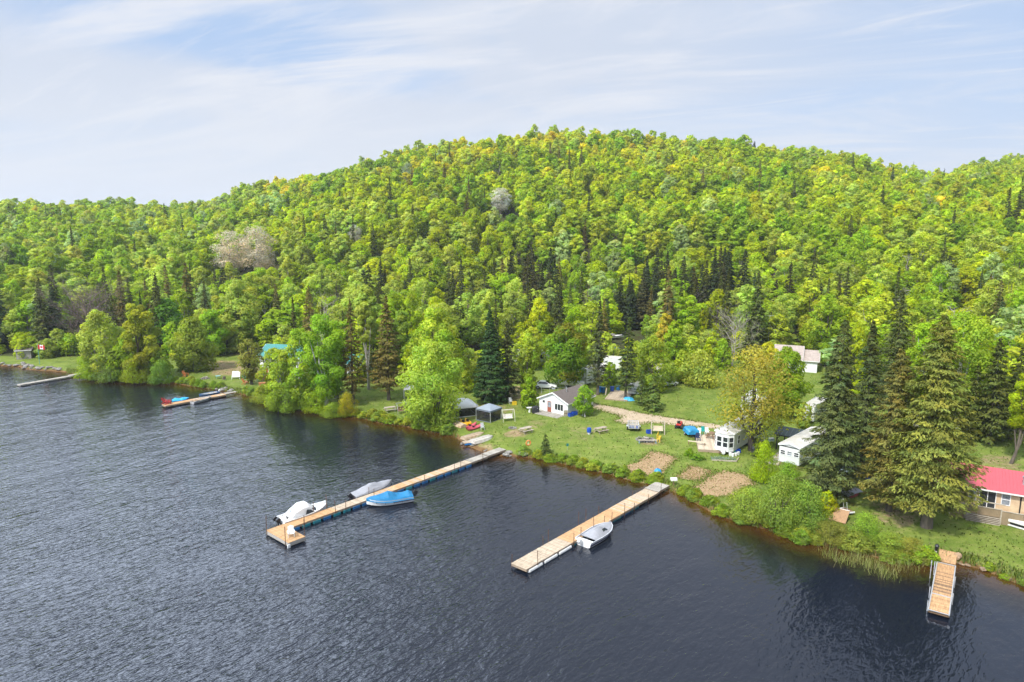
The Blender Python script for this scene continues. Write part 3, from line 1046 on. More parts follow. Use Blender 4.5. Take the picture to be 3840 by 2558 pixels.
def far_wood(name, qs, label):
    Vs, Fs, Cs = [], [], []
    off = 0
    for q in qs:
        k = q['k'] if q['k'] in FAR else 'aspen'
        V, F, col = FAR[k][rgf.integers(len(FAR[k]))]
        flip = (F.reshape(-1, 4)[:, 0] > F.reshape(-1, 4)[:, 3])
        V = V.reshape(-1, 4, 3)[:, [0, 1, 2]] + (V.reshape(-1, 4, 3)[:, [3]] - V.reshape(-1, 4, 3)[:, [1]]) * np.array([.25, -.25, .25])[None, :, None]
        V = V.reshape(-1, 3); F = np.arange(len(V)).reshape(-1, 3); F[flip] = F[flip][:, ::-1]; col = col.reshape(-1, 4, 6)[:, :3].reshape(-1, 6)
        H0, W0 = STD[k]
        a = rgf.uniform(0, 6.28); ca, sa = math.cos(a), math.sin(a)
        sw = q['w'] / W0
        W = np.empty_like(V)
        W[:, 0] = (V[:, 0] * ca - V[:, 1] * sa) * sw + q['x']
        W[:, 1] = (V[:, 0] * sa + V[:, 1] * ca) * sw + q['y']
        W[:, 2] = V[:, 2] * (q['h'] / H0) + q['z'] - .3
        c = q['c'] if q['k'] != 'bare' else (.26, .23, .17)
        N_ = col[:, 3:]; N_ = np.stack([N_[:, 0] * ca - N_[:, 1] * sa, N_[:, 0] * sa + N_[:, 1] * ca, N_[:, 2]], 1)
        Vs.append(W); Fs.append(F + off); Cs.append(np.hstack([col[:, :3] * np.array(jit(c, rgf)[:3]), N_])); off += len(V)
    me = np_mesh(name, np.vstack(Vs), np.vstack(Fs), [LEAF], None, np.vstack(Cs))
    tag(link(name, me), label, None, None, 'stuff')


# young growth under and between the taller trees of the level wood
ux, uy = np.meshgrid(np.arange(-260, 260, 5.2), np.arange(95, 240, 5.2))
ux = (ux + rgf.uniform(-2, 2, ux.shape)).ravel(); uy = (uy + rgf.uniform(-2, 2, uy.shape)).ravel()
upx, upy = to_px(ux, uy, 1.5)
uB = np.interp(np.arctan2(ux, uy), _rp, _rb)
uk = (upx > -60) & (upx < 3900) & (upy < np.interp(upx, EDGE_X, EDGE_Y) + 6) & (np.hypot(ux, uy) < uB) & ~((upx > 2290) & (upx < 2420) & (upy > 1235))
uk &= ~((upx > 955) & (upx < 1025)) & ~((upx > 240) & (upx < 440))
uk &= (rgf.random(len(ux)) < .62)
ui = sorted(np.nonzero(uk)[0], key=lambda i: math.hypot(ux[i], uy[i]))[:270]
uz = height(ux, uy)
for i in ui:
    o = link('young_tree', STOCK['maple'][rgf.integers(7)] if rgf.random() < .6 else STOCK['aspen'][rgf.integers(6)])
    h = rgf.uniform(3.2, 7.0); w = h * rgf.uniform(.62, .95)
    o.location = (ux[i], uy[i], uz[i] - .8); o.scale = (w / 7, w / 7, h / 11); o.rotation_euler = (0, 0, rgf.uniform(0, 6.28))
    c = (C_GREEN, C_PALE, C_LIME, C_OLIVE)[rgf.integers(4)]
    o.color = jit(c, rgf)
    wd = place_words(upx[i], 0)
    tag(o, WORD[c] + ' low young tree between the trunks ' + wd, 'tree', WORD[c] + ' low young trees between the trunks ' + wd)

print('wood', len(spots), {k: sum(q['k'] == k for q in spots) for k in LIMIT}, 'rest', len(rest))
far_wood('hillside_forest', rest, 'dense spring wood covering the upper hill in lime green and gold')
# ------------------------------------------------------------------ the trees one can tell apart
def depth_of(b):
    return b[1] * math.cos(PITCH) + (CAM_H - b[2]) * math.sin(PITCH)


SEED = [1000]


def plant_base(bx, by, ty, w):
    b = PM(bx * MS, by * MS)
    H = max(.4, up_to(bx * MS, b, ty * MS))
    W = w * MS * depth_of(b) / FPX
    lf = min(.44, max(.12, 1.45 * depth_of(b) / 683))
    SEED[0] += 1
    return b, H, W, lf


def put(name, label, cat, b, parts, group=None, rz=0.):
    t = thing(name, label, cat, b, rz, group)
    for pn, me, c in parts:
        o = link(pn, me, t)
        o.color = (*c[:3], 1) if c is not None else (1, 1, 1, 1)
    return t


def leafy(name, label, bx, by, ty, w, c, profile='dome', base=.16, loose=.2, stems=1, bark=None, k=6.0, up=.4, lean=0., trk=.02, ncl=34, group=None, c2=None):
    if c not in WORD: c = (c[0] * 1.3, c[1] * 1.3, c[2] * .9)
    b, H, W, lf = plant_base(bx, by, ty, w)
    n = int(min(17000, max(500, k * W * H / lf ** 2)))
    (tV, tF), (V, F, col) = broadleaf(SEED[0], H, W, base, ncl, n, lf, profile, loose, stems, lean, up, trk)
    if c2 is not None:             # a crown whose outer shoots have another colour
        rg = np.random.default_rng(SEED[0])
        f = (vnoise(V[:, 0] + b[0] * 3, V[:, 2] * 1.3 + V[:, 1], W * .3) + .9 * (V[:, 2] / H - .62) + .25 * rg.normal(size=len(F)).repeat(4))[:, None]
        f = smooth01(f * 1.6 + .3)
        col = np.hstack([col[:, :3] * (1 + f * (np.array(c2) / np.array(c) - 1)), col[:, 3:]])
    return put(name, label, 'tree', b, [('trunk', np_mesh('trunk', tV, tF, [bark or BARK]), None), ('crown', np_mesh('crown', V, F, [LEAF], None, col), c)], group)


def evergreen(name, label, bx, by, ty, w, c, base=.04, ragged=.22, droop=.34, power=.85, dens=1.0, group=None, bark=None, leaf=None, trk=.013, bulge=0.):
    if c not in WORD: c = (c[0] * 1.12, c[1] * 1.12, c[2] * .72)
    b, H, W, lf = plant_base(bx, by, ty, w)
    lf = leaf or lf * 1.05
    ragged *= 1.25
    lv = int(min(64, max(12, H / (lf * 1.5)))); nb = int(min(13, max(6, W * 1.5)))
    per = int(min(120, max(7, dens * 1.9 * (W / 2) / lf * 2.1)))
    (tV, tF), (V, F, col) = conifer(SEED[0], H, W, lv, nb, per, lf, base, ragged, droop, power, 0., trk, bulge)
    return put(name, label, 'tree', b, [('trunk', np_mesh('trunk', tV, tF, [bark or BARK_DARK]), None), ('crown', np_mesh('crown', V, F, [NEEDLE], None, col), c)], group)


def leafless(name, label, bx, by, ty, w, m, n=(10, 6, 5), stems=1, r=.018, fan=.75, group=None):
    b, H, W, lf = plant_base(bx, by, ty, w)
    (bV, bF), (fV, fF) = bare(SEED[0], H, W, *n, stems, r, fan)
    return put(name, label, 'tree', b, [('trunk', np_mesh('trunk', bV, bF, [m]), None), ('crown', np_mesh('twigs', fV, fF, [m]), None)], group)


# --- beside the flag lawn
evergreen('spruce_tree', 'tall dark spruce at the water edge of the far bank beside the grey shed', 6, 800, 638, 62, C_SPRUCE_BLUE, dens=1.2)
leafy('aspen_tree', 'pale green young tree leaning over the grey shed', 46, 803, 712, 62, C_PALE, 'round', .3, .65, bark=BARK_PALE)
leafy('maple_tree', 'soft green tree standing behind the grey shed', 70, 785, 690, 70, C_GREEN, 'round', .2, .3)
evergreen('spruce_tree', 'bluish dark spruce just behind the flagpole', 102, 808, 655, 62, C_SPRUCE_BLUE, .02, .22, dens=1.2)
evergreen('spruce_tree', 'bluish dark spruce between the flagpole and the bare brown tree', 136, 810, 660, 66, C_SPRUCE_BLUE, .02, .22, dens=1.2)
leafless('bare_tree', 'wide leafless brown tree behind the flag lawn', 208, 812, 655, 140, TWIG_BROWN, (18, 10, 9), 2, .014, .8)
leafy('maple_tree', 'low leafy tree under the wide bare brown tree', 172, 815, 765, 70, C_GREEN, 'round', .05, .5)
evergreen('spruce_tree', 'dark spruce rising between the birch and the bare brown tree', 272, 835, 678, 46, C_SPRUCE, .05, .25)
leafy('birch_tree', 'light green birch with white stems on the far bank', 240, 872, 712, 98, C_PALE, 'round', .2, .55, 3, BARK_WHITE, k=5, trk=.013)
leafy('maple_tree', 'yellowish tall maple beside the light green birch', 326, 872, 698, 88, (0.256, 0.275, 0.0282), 'round', .08, .3, k=7, c2=(.36, .40, .03))
leafy('maple_tree', 'bushy green tree between the birch and the yellowish maple', 292, 874, 775, 78, C_GREEN, 'dome', .02, .3)
leafy('maple_tree', 'round fresh green tree behind the yellowish maple', 387, 815, 686, 88, (0.109, 0.224, 0.032), 'dome', .3, .25)
leafy('maple_tree', 'round olive tree on the edge of the fire circle lawn', 446, 852, 728, 104, (.235, .285, .05), 'dome', .12, .35, k=7)
leafy('maple_tree', 'dense young tree at the water between maple and olive tree', 372, 872, 800, 56, C_GREEN, 'dome', .05, .3)
# --- teal roof
leafy('apple_tree', 'small sparse tree with dark trunk by the coloured garden chairs', 579, 884, 780, 62, (0.218, 0.224, 0.064), 'vase', .2, .75, bark=BARK_DARK, k=3.2, trk=.03)
leafy('aspen_tree', 'broad pale green aspen behind the teal roof', 556, 800, 646, 112, C_PALE, 'dome', .16, .65, k=5.04)
leafy('aspen_tree', 'olive green aspen behind the dry brown clearing', 513, 800, 680, 64, (0.262, 0.311, 0.0704), 'round', .1, .4)
leafless('birch_tree', 'dead white birch standing behind the teal roof', 609, 796, 688, 38, BARK_WHITE, (7, 2, 1), 1, .016, 1.5)
evergreen('spruce_tree', 'broad dark spruce right behind the teal roof', 645, 805, 690, 66, C_SPRUCE, dens=1.1)
evergreen('spruce_tree', 'dark spruce behind the dry brown clearing', 485, 800, 700, 44, C_SPRUCE)
leafless('bare_tree', 'bare grey brush tree above the birch clump', 748, 790, 672, 74, TWIG_GREY, (10, 7, 6), 2, .012, 1.0)
# --- birch clump on the point
leafy('birch_tree', 'short bushy birch at the tip of the birch clump', 652, 938, 800, 78, (0.287, 0.361, 0.0493), 'dome', .03, .65, 3, BARK_WHITE, k=5.04, trk=.012)
leafy('birch_tree', 'low birch leaning out at the shoulder of the birch clump', 634, 930, 798, 74, (0.224, 0.282, 0.0385), 'round', .05, .65, 3, BARK_WHITE, k=5.04, trk=.012)
leafy('birch_tree', 'leafy birch with thin white stems in the birch clump', 700, 940, 752, 92, (0.27, 0.369, 0.0422), 'round', .08, .65, 3, BARK_WHITE, k=5.04, trk=.012)
leafy('birch_tree', 'tallest birch of the clump with leaning white trunks', 752, 940, 720, 104, (0.221, 0.352, 0.0352), 'round', .2, .65, 2, BARK_WHITE, k=4.32, trk=.014)
leafy('birch_tree', 'green birch filling the back of the birch clump', 772, 915, 740, 70, C_GREEN, 'round', .1, .65, 2, BARK_WHITE)
evergreen('spruce_tree', 'thin brownish spruce beside the birch clump', 812, 928, 690, 76, C_SPRUCE_BROWN, .12, .32, .3, dens=.8, bark=BARK)
evergreen('spruce_tree', 'brownish spruce with bare lower trunk over the mown grass', 894, 920, 683, 92, C_SPRUCE_BROWN, .12, .3, .3, dens=.85, bark=BARK)
evergreen('spruce_tree', 'dark spruce hidden between the two brownish spruces', 862, 880, 715, 56, C_SPRUCE)
leafy('aspen_tree', 'tall aspen with pale bare trunk between the brownish spruces', 848, 895, 656, 60, C_PALE, 'column', .5, .65, bark=BARK_PALE, trk=.012)
leafy('aspen_tree', 'green aspen rising beside the brownish spruce', 925, 880, 715, 62, (0.212, 0.294, 0.0563), 'round', .3, .5)
leafy('willow_tree', 'round pale willow behind the shore willow', 1006, 900, 707, 132, (0.385, 0.451, 0.0704), 'dome', .16, .65, k=5.4, bark=BARK, c2=(0.279, 0.41, 0.0282))
leafy('willow_tree', 'big pale willow spreading over the bank near the screen tents', 1000, 972, 782, 154, (0.32, 0.41, 0.077), 'round', .05, .65, 3, k=6.12, trk=.022, ncl=52)
evergreen('fir_tree', 'broad dark green fir behind the grey screen tent', 1131, 925, 712, 98, (0.041, 0.087, 0.0307), .03, .16, .3, .9, dens=1.4)
evergreen('fir_tree', 'second dark fir tucked behind the broad fir', 1168, 915, 738, 70, (0.064, 0.0768, 0.0307), .05, .25)
leafy('maple_tree', 'young bright green tree beside the bbq of the white cottage', 1216, 940, 860, 46, C_GREEN, 'dome', .03, .3, k=7)
leafy('birch_tree', 'slim green birch in front of the old white trailers', 1213, 905, 790, 44, (0.246, 0.311, 0.0422), 'round', .1, .6, bark=BARK)
leafy('maple_tree', 'round fresh green maple with golden edge behind the white car', 1301, 892, 743, 116, (0.154, 0.256, 0.0256), 'dome', .25, .25, k=7, bark=BARK_PALE, c2=(0.282, 0.269, 0.0256))
leafy('maple_tree', 'orange tipped small maple left behind the round green maple', 1222, 850, 752, 60, C_OLIVE, 'round', .2, .45)
leafy('birch_tree', 'little birch against the side wall of the white cottage', 1343, 957, 886, 52, (0.205, 0.328, 0.031), 'dome', .22, .65, 2, BARK_WHITE, k=4.32, trk=.02)
evergreen('spruce_tree', 'ragged grey green spruce beside the white camper', 1374, 908, 690, 62, (0.0768, 0.096, 0.041), .12, .35, .3, dens=.9, bark=BARK)
evergreen('spruce_tree', 'narrow spruce growing through the wooden deck', 1437, 918, 726, 56, (0.0768, 0.109, 0.0333), .14, .2, .32, dens=1.1, bark=BARK)
evergreen('fir_tree', 'small fir beside the tent trailer', 1474, 932, 846, 42, (0.0896, 0.128, 0.0358), .03, .25)
evergreen('fir_tree', 'broad little fir standing on the grass beside the gravel drive', 1500, 944, 866, 60, (0.102, 0.147, 0.0384), .02, .18, .25, .8, dens=1.2)
leafy('aspen_tree', 'leafy pale tree over the white awnings', 1498, 900, 772, 92, (0.246, 0.311, 0.0493), 'dome', .15, .65, k=4.32)
leafy('aspen_tree', 'pale tree beside the narrow deck spruce', 1465, 880, 785, 62, (0.262, 0.311, 0.0493), 'round', .1, .5)
leafy('maple_tree', 'upright green maple at the back of the green lawn', 1546, 868, 738, 66, C_GREEN, 'column', .12, .4)
leafy('maple_tree', 'amber topped maple behind the upright green maple', 1528, 840, 720, 44, C_ORANGE, 'round', .2, .3)
leafy('willow_tree', 'weeping pale willow at the back of the green lawn', 1608, 886, 806, 104, (0.328, 0.369, 0.0845), 'dome', .02, .65, k=5.04)
leafy('maple_tree', 'orange flushed spring maple beside the bay window trailer', 1728, 1036, 796, 200, (0.25, 0.27, 0.045), 'dome', .33, .85, k=1.9, bark=BARK_DARK, trk=.028, c2=(.46, .40, .07), ncl=50)
leafy('maple_tree', 'lime green maple behind the orange flushed maple', 1800, 955, 798, 112, (0.192, 0.282, 0.023), 'dome', .12, .35, k=6.5)
leafy('maple_tree', 'golden sapling in front of the tan roof', 1763, 880, 785, 46, C_GOLD, 'round', .2, .5)
leafless('bare_tree', 'leafless beige tree near the tan roofed house', 1682, 846, 718, 104, TWIG_GREY, (13, 8, 7), 2, .013, .9)
evergreen('spruce_tree', 'slender dark spruce beside the leafless beige tree', 1715, 852, 742, 44, C_SPRUCE, dens=1.2)
# --- big evergreens by the red roof
evergreen('spruce_tree', 'huge grey green spruce towering beside the white trailer', 1903, 1152, 735, 146, (0.096, 0.118, 0.0486), .03, .2, .42, .62, dens=1.15, leaf=.19, bark=BARK)
evergreen('spruce_tree', 'tall dark spruce pressed behind the huge grey green spruce', 1978, 1110, 742, 112, (0.0794, 0.105, 0.0435), .05, .25, .36, .7, dens=1.0, leaf=.2)
evergreen('spruce_tree', 'lofty spruce with bare pale stem behind the lakeside spruces', 2037, 1030, 668, 96, (0.096, 0.118, 0.0461), .3, .35, .3, .7, dens=.8, leaf=.22, bark=BARK)
evergreen('spruce_tree', 'brownish spruce in front of the covered red boat', 2042, 1175, 806, 150, (0.16, 0.147, 0.0461), .08, .24, .36, .6, dens=1.0, leaf=.19, bark=BARK)
evergreen('spruce_tree', 'old yellowish spruce with thick trunk on the lakeside lawn', 2130, 1212, 726, 214, (0.173, 0.189, 0.0486), .12, .24, .36, .62, dens=1.05, leaf=.19, bark=BARK, trk=.019)
leafy('birch_tree', 'tall fresh green birch behind the old yellowish spruce', 2192, 985, 716, 176, (0.262, 0.352, 0.0422), 'dome', .25, .65, 2, BARK_WHITE, k=4.32)
leafy('birch_tree', 'narrow bright birch between the lofty and the old spruce', 2106, 1000, 742, 84, (0.279, 0.393, 0.0282), 'column', .3, .65, 2, BARK_WHITE, k=5)
evergreen('spruce_tree', 'dark spruce behind the red roofed house', 2272, 1020, 778, 110, C_SPRUCE, .06, .25, dens=1.0, leaf=.32)
evergreen('spruce_tree', 'dark shaded spruce at the back of the side clearing', 2322, 1010, 800, 96, C_SPRUCE, .06, .25, leaf=.32)
evergreen('spruce_tree', 'dark spruce between birch and side clearing', 2232, 1010, 840, 80, C_SPRUCE, .05, .25, leaf=.32)
leafy('aspen_tree', 'bright green aspen with slanting grey trunk beyond the red roof', 2322, 1066, 850, 70, C_LIME, 'column', .45, .65, lean=.12, bark=BARK, trk=.016)
evergreen('fir_tree', 'tiny young fir on the grassy lake bank', 1254, 1048, 998, 30, (0.0768, 0.109, 0.0333), .0, .12, .2, .9, dens=1.3)

# --- dark spires that stand out of the pale wood
for (tx, ty, by) in [(1911, 945, 742), (1980, 958, 742), (1996, 933, 740), (2060, 925, 738), (1834, 1035, 748), (2424, 958, 744), (2454, 926, 740), (2492, 936, 740), (2410, 1000, 752), (2520, 1010, 752),
                     (2362, 1050, 758), (2667, 925, 738), (2688, 921, 738), (2707, 923, 740), (2728, 918, 738), (2782, 930, 736), (2628, 985, 748), (2322, 1035, 752), (2268, 1090, 760), (1526, 1046, 748),
                     (1434, 972, 735), (1371, 1012, 742), (1216, 1040, 745), (1166, 1062, 748), (2950, 985, 752), (2895, 1045, 770), (3070, 1060, 775), (3540, 955, 720), (815, 1010, 735), (845, 1000, 735), (600, 1070, 770), (760, 1060, 760), (2560, 960, 746), (2588, 1000, 750)] + [(cx + dx, cy + dy, 742 + (dx * 7 + cx) % 17) for cx, cy in ((2440, 955), (2500, 985), (2690, 935), (1990, 955), (2052, 975), (2340, 1065), (2620, 1010), (2380, 1020)) for dx, dy in ((-19, 28), (13, 44), (29, 18))]:
    b = PM(tx, by * MS)
    if up_to(tx, b, ty) < 6: continue
    H = up_to(tx, b, ty)
    o = link('spire_spruce', STOCK['spruce'][rgf.integers(6)])
    w = rgf.uniform(5.2, 7.2)
    o.location = (b[0], b[1], b[2] - .2); o.scale = (w / 5.2, w / 5.2, H / 18); o.rotation_euler = (0, 0, rgf.uniform(0, 6.28))
    o.color = jit((.048, .066, .018) if rgf.random() < .75 else (.075, .075, .022), rgf)
    zn = 'behind the white cottage' if 1750 < tx < 2350 else ('behind the green lawn' if 2350 <= tx < 2850 else ('behind the birch clump' if tx < 1750 else 'behind the tan roof'))
    tag(o, 'dark spruce spire standing clear of the pale wood ' + zn, 'tree', 'dark spruce spires ' + zn)


def hill_tree(name, kind, label, px, by, ty, w, c, group=None):
    b = PM(px * MS, by * MS); H = up_to(px * MS, b, ty * MS); W = w * MS * depth_of(b) / FPX
    me = STOCK[kind][rgf.integers(len(STOCK[kind]))]
    o = link(name, me); H0, W0 = STD[kind]
    o.location = (b[0], b[1], b[2] - .3); o.scale = (W / W0, W / W0, H / H0); o.color = (*c, 1); o.rotation_euler = (0, 0, rgf.uniform(0, 6))
    tag(o, label, 'tree', group)


for h_ in HILL: hill_tree(*h_)

# ------------------------------------------------------------------ bushes along the bank, reeds, herbs
BUSH, BIG_BUSH = [], []
for s in range(10):
    rg = np.random.default_rng(700 + s)
    (tV, tF), (V, F, col) = broadleaf(700 + s, 2.0, 2.6, .0, 26 if s < 6 else 44, 2200 if s < 6 else 8000, .115 if s < 6 else .048, 'dome', .45, 4, up=.35, tr=.02)
    (BUSH if s < 6 else BIG_BUSH).append((np_mesh('stem', tV, tF, [BARK]), np_mesh('foliage', V, F, [LEAF], None, col)))


def bush(label, bx, by, ty, w, c, group=None, name='shrub', base=None):
    if c not in WORD: c = (c[0] * 1.5, c[1] * 1.55, c[2] * .85)
    b = base or PM(bx * MS, by * MS)
    H = max(.3, up_to(bx * MS, b, ty * MS)) if base is None else ty
    W = w * MS * depth_of(b) / FPX if base is None else w
    t = thing(name, label, 'shrub', b, rgf.uniform(0, 6.28), group)
    t.scale = (W / 2.5, W / 2.5, H / 2.0)
    st, fo = BUSH[rgf.integers(6)] if W < 3.2 else BIG_BUSH[rgf.integers(4)]
    link('stem', st, t)
    o = link('foliage', fo, t); o.color = jit(c, rgf, .06, .03)
    return t


FILL = ['rising behind the shore willow', 'between broad fir and old trailers', 'behind the white car', 'around the camper', 'at the back of the green lawn', 'behind the brownish spruces']
for i, (bx, by, ty, w, z) in enumerate([(1190, 852, 790, 44, 1), (1246, 842, 782, 40, 1), (1158, 862, 800, 50, 1), (1278, 838, 776, 46, 2), (1410, 846, 790, 46, 3), (1392, 842, 762, 44, 3), (1446, 838, 776, 44, 3), (1118, 848, 784, 46, 0), (1082, 882, 800, 50, 0), (1068, 902, 835, 44, 0),
                                        (944, 890, 800, 52, 5), (912, 880, 780, 44, 5), (966, 896, 815, 48, 5), (1592, 842, 772, 50, 4), (1640, 842, 762, 50, 4), (1660, 852, 778, 46, 4), (1536, 888, 826, 40, 4), (1566, 880, 806, 46, 4), (1440, 872, 822, 34, 3), (1330, 850, 780, 44, 2), (1355, 842, 770, 40, 2), (1100, 868, 806, 44, 0), (1206, 836, 770, 44, 1), (1490, 846, 776, 44, 4), (1846, 985, 925, 40, 4), (830, 880, 800, 40, 5), (880, 872, 780, 40, 5), (1402, 886, 832, 40, 3), (1462, 900, 858, 30, 3)]):
    cw, c = (('pale green', C_PALE), ('fresh green', C_GREEN), ('lime green', C_LIME), ('olive', C_OLIVE))[(i * 7) % 4]
    leafy('young_tree', '%s leafy young tree %s' % (cw, FILL[z]), bx, by, ty, w, c, ('round', 'dome')[i % 2], .08, .45, k=5, group='%s leafy young trees %s' % (cw, FILL[z]))
bush('rounded green shrub hanging over the water below the light green birch', 212, 872, 812, 70, C_GREEN)
bush('grey green shrub hanging over the water beside the birch foot', 262, 876, 820, 86, (0.154, 0.211, 0.0768))
bush('yellow green shrub hanging over the water below the yellowish maple', 322, 880, 812, 74, (0.205, 0.256, 0.032))
bush('round shrub at the end of the tree screen near the garden chairs', 372, 882, 828, 58, (0.141, 0.218, 0.0576))
bush('low shrub at the foot of the short bushy birch', 612, 925, 885, 66, (0.218, 0.256, 0.064))
bush('leafy shrub below the birch clump at the waterline', 655, 945, 880, 80, (0.192, 0.256, 0.0512))
bush('shaded shrub below the leaning birch trunks', 730, 945, 900, 76, C_GREEN)
bush('yellow leafed shrub on the point below the birch clump', 800, 955, 902, 52, (0.32, 0.282, 0.032))
bush('green shrub beside the yellow leafed shrub', 768, 958, 925, 60, (0.192, 0.243, 0.0448))
bush('lime shrub column in front of the white trailer', 1756, 1108, 1012, 66, (0.243, 0.32, 0.023))
bush('tall green shrub below the white trailer', 1812, 1135, 1062, 74, (0.166, 0.256, 0.0448))
bush('wide pale shrub below the big dug bed', 1722, 1186, 1120, 104, (0.192, 0.243, 0.0704))
bush('broad grey green shrub at the water below the white trailer', 1790, 1204, 1090, 122, (0.179, 0.243, 0.0768))
bush('large shrub at the foot of the huge grey green spruce', 1852, 1208, 1108, 104, (0.186, 0.25, 0.0704))
bush('yellow green shrub beside the wooden ramp', 1897, 1186, 1130, 58, (0.307, 0.32, 0.0154))
bush('low brownish shrub strip below the wooden ramp', 1912, 1238, 1200, 92, (0.192, 0.192, 0.064))
bush('bright leafy shrub just beyond the wooden ramp', 1988, 1240, 1180, 86, (0.218, 0.294, 0.064))
bush('spreading shrub between leafy shrub and aluminium dock', 2040, 1266, 1225, 96, (0.218, 0.256, 0.064))
bush('low rusty green shrub near the aluminium dock', 2092, 1278, 1238, 84, (0.243, 0.243, 0.0768))
bush('green shrub touching the aluminium dock', 2128, 1292, 1256, 66, (0.205, 0.282, 0.0384))
bush('rough shrub between ramp and water', 1965, 1262, 1222, 70, (0.205, 0.23, 0.064))
bush('shrub sprig under the orange flushed maple', 1742, 1050, 1018, 36, (0.192, 0.256, 0.0384))
bush('leafy patch beside the bay window deck', 1586, 1050, 1030, 26, (0.154, 0.256, 0.0256))
bush('flowering patch beside the steps of the bay window deck', 1602, 1056, 1044, 34, (0.154, 0.243, 0.0384))

# small shrubs strung along the bank
def along(px0, px1, n, hs, ws, cols, where, inland=(.1, 1.2)):
    pts = [q for q in SHORE]
    X, Y = np.array(pts).T
    pxs, _ = to_px(X, Y, 0.2)
    idx = np.nonzero((pxs > px0) & (pxs < px1))[0]
    for i in range(n):
        j = idx[int((i + rgf.uniform(.1, .9)) / n * len(idx))]
        tx, ty = X[min(j + 1, len(X) - 1)] - X[j - 1], Y[min(j + 1, len(X) - 1)] - Y[j - 1]
        L = math.hypot(tx, ty) + 1e-6
        k = rgf.uniform(*inland)
        x, y = X[j] - ty / L * k, Y[j] + tx / L * k
        c = cols[rgf.integers(len(cols))]
        tint_w = 'pale' if c[2] > .045 else ('yellowish' if c[0] > .18 else 'fresh green')
        bush(tint_w + ' low shrub on the bank ' + where, 0, 0, rgf.uniform(*hs), rgf.uniform(*ws), c, tint_w + ' low shrubs on the bank ' + where, 'bank_shrub', (x, y, max(0., h1(x, y) - .1)))


CB = [(0.205, 0.256, 0.0384), (0.256, 0.275, 0.0512), (0.179, 0.237, 0.0704), (0.154, 0.23, 0.0384)]
along(640, 830, 12, (.8, 1.5), (1.5, 2.6), CB, 'before the fire circle lawn')
along(890, 1080, 13, (.8, 1.6), (1.5, 2.8), CB, 'before the coloured chairs')
along(1150, 1420, 14, (.7, 1.5), (1.6, 2.8), CB, 'below the birch clump')
along(1390, 1690, 20, (.8, 1.5), (1.6, 2.6), CB, 'below the shore willow')
along(1960, 2460, 52, (.45, 1.15), (.9, 2.3), CB, 'between the two long docks')
along(2520, 2720, 16, (.6, 1.2), (1.1, 2.0), CB, 'beside the nearer long dock')
along(2720, 3060, 18, (.7, 1.4), (1.2, 2.2), CB, 'below the white trailer')
along(3060, 3520, 26, (.5, 1.0), (1.0, 1.8), [(0.205, 0.218, 0.064), (0.23, 0.256, 0.0512), (0.192, 0.243, 0.0576)], 'between ramp and aluminium dock')
along(3700, 3900, 9, (.3, .6), (.6, 1.1), CB, 'beyond the aluminium dock', (.0, .4))

# herbs and long grass fringe: nobody could count it
def fringe(name, label, n, sampler, h, w, cols, seed, lean=.35):
    rg = np.random.default_rng(seed)
    xy = sampler(rg, n)
    z = np.maximum(height(xy[:, 0], xy[:, 1]), -.15)
    n = len(xy)
    hh = rg.uniform(*h, n)[:, None]; ww = rg.uniform(*w, n)[:, None]
    a = rg.uniform(0, 6.28, n)
    s = np.stack([np.cos(a), np.sin(a), 0 * a], 1) * ww
    l = np.stack([-np.sin(a), np.cos(a), 0 * a], 1) * hh * rg.normal(0, lean, (n, 1)) + np.stack([rg.normal(0, .1, n), rg.normal(0, .1, n), np.zeros(n)], 1) * hh
    b = np.stack([xy[:, 0], xy[:, 1], z - .03], 1)
    up = np.array([[0, 0, 1.]]) * hh
    V = np.stack([b - s, b + s, b + l + up + s * .25, b + l + up - s * .25], 1).reshape(-1, 3)
    c = np.array(cols)[rg.integers(0, len(cols), n)] * rg.normal(1, .15, (n, 1)).clip(.6, 1.4)
    nv = np.hstack([rg.normal(0, .25, (n, 2)), np.ones((n, 1))])
    F = soften(V, np.arange(4 * n).reshape(n, 4), nv)
    me = np_mesh(name, V, F, [LEAF], None, np.repeat(np.hstack([c, nv]), 4, 0))
    tag(link(name, me), label, None, None, 'stuff')


def near_shore(px0, px1, d0, d1):
    def f(rg, n):
        i = rg.integers(0, len(SHORE) - 1, n * 2)
        p = SHORE[i] + (SHORE[i + 1] - SHORE[i]) * rg.random((n * 2, 1))
        t = SHORE[i + 1] - SHORE[i]; t /= np.linalg.norm(t, axis=1, keepdims=True) + 1e-9
        p = p + np.stack([-t[:, 1], t[:, 0]], 1) * rg.uniform(d0, d1, (n * 2, 1))
        px, _ = to_px(p[:, 0], p[:, 1], .2)
        k = (px > px0) & (px < px1) & ~((px > 1715) & (px < 1950)) & ~((px > 330) & (px < 60))
        return p[k][:n]
    return f


fringe('bank_herbs', 'ragged fringe of herbs and long grass along the lake bank', 16000, near_shore(250, 4000, -.15, 1.6), (.15, .5), (.03, .09), [(0.205, 0.256, 0.0448), (0.154, 0.218, 0.0384), (0.256, 0.256, 0.0896), (0.166, 0.243, 0.064)], 41)


def reed_spots(rg, n):
    cs = [P0(x, y, 0) for x, y in ((3130, 2092), (3160, 2105), (3190, 2112), (3215, 2098), (3260, 2120), (3305, 2150), (3330, 2160), (3290, 2135), (3240, 2108), (3370, 2128), (3110, 2080), (3420, 2125))]
    c = np.array(cs)[rg.integers(0, len(cs), n)]
    return c + rg.normal(0, .55, (n, 2))


fringe('reeds', 'thin pale reeds standing in the shallow water near the aluminium dock', 750, reed_spots, (.5, 1.15), (.012, .028), [(0.384, 0.41, 0.128), (0.282, 0.346, 0.102), (.38, .36, .15)], 43, .5)


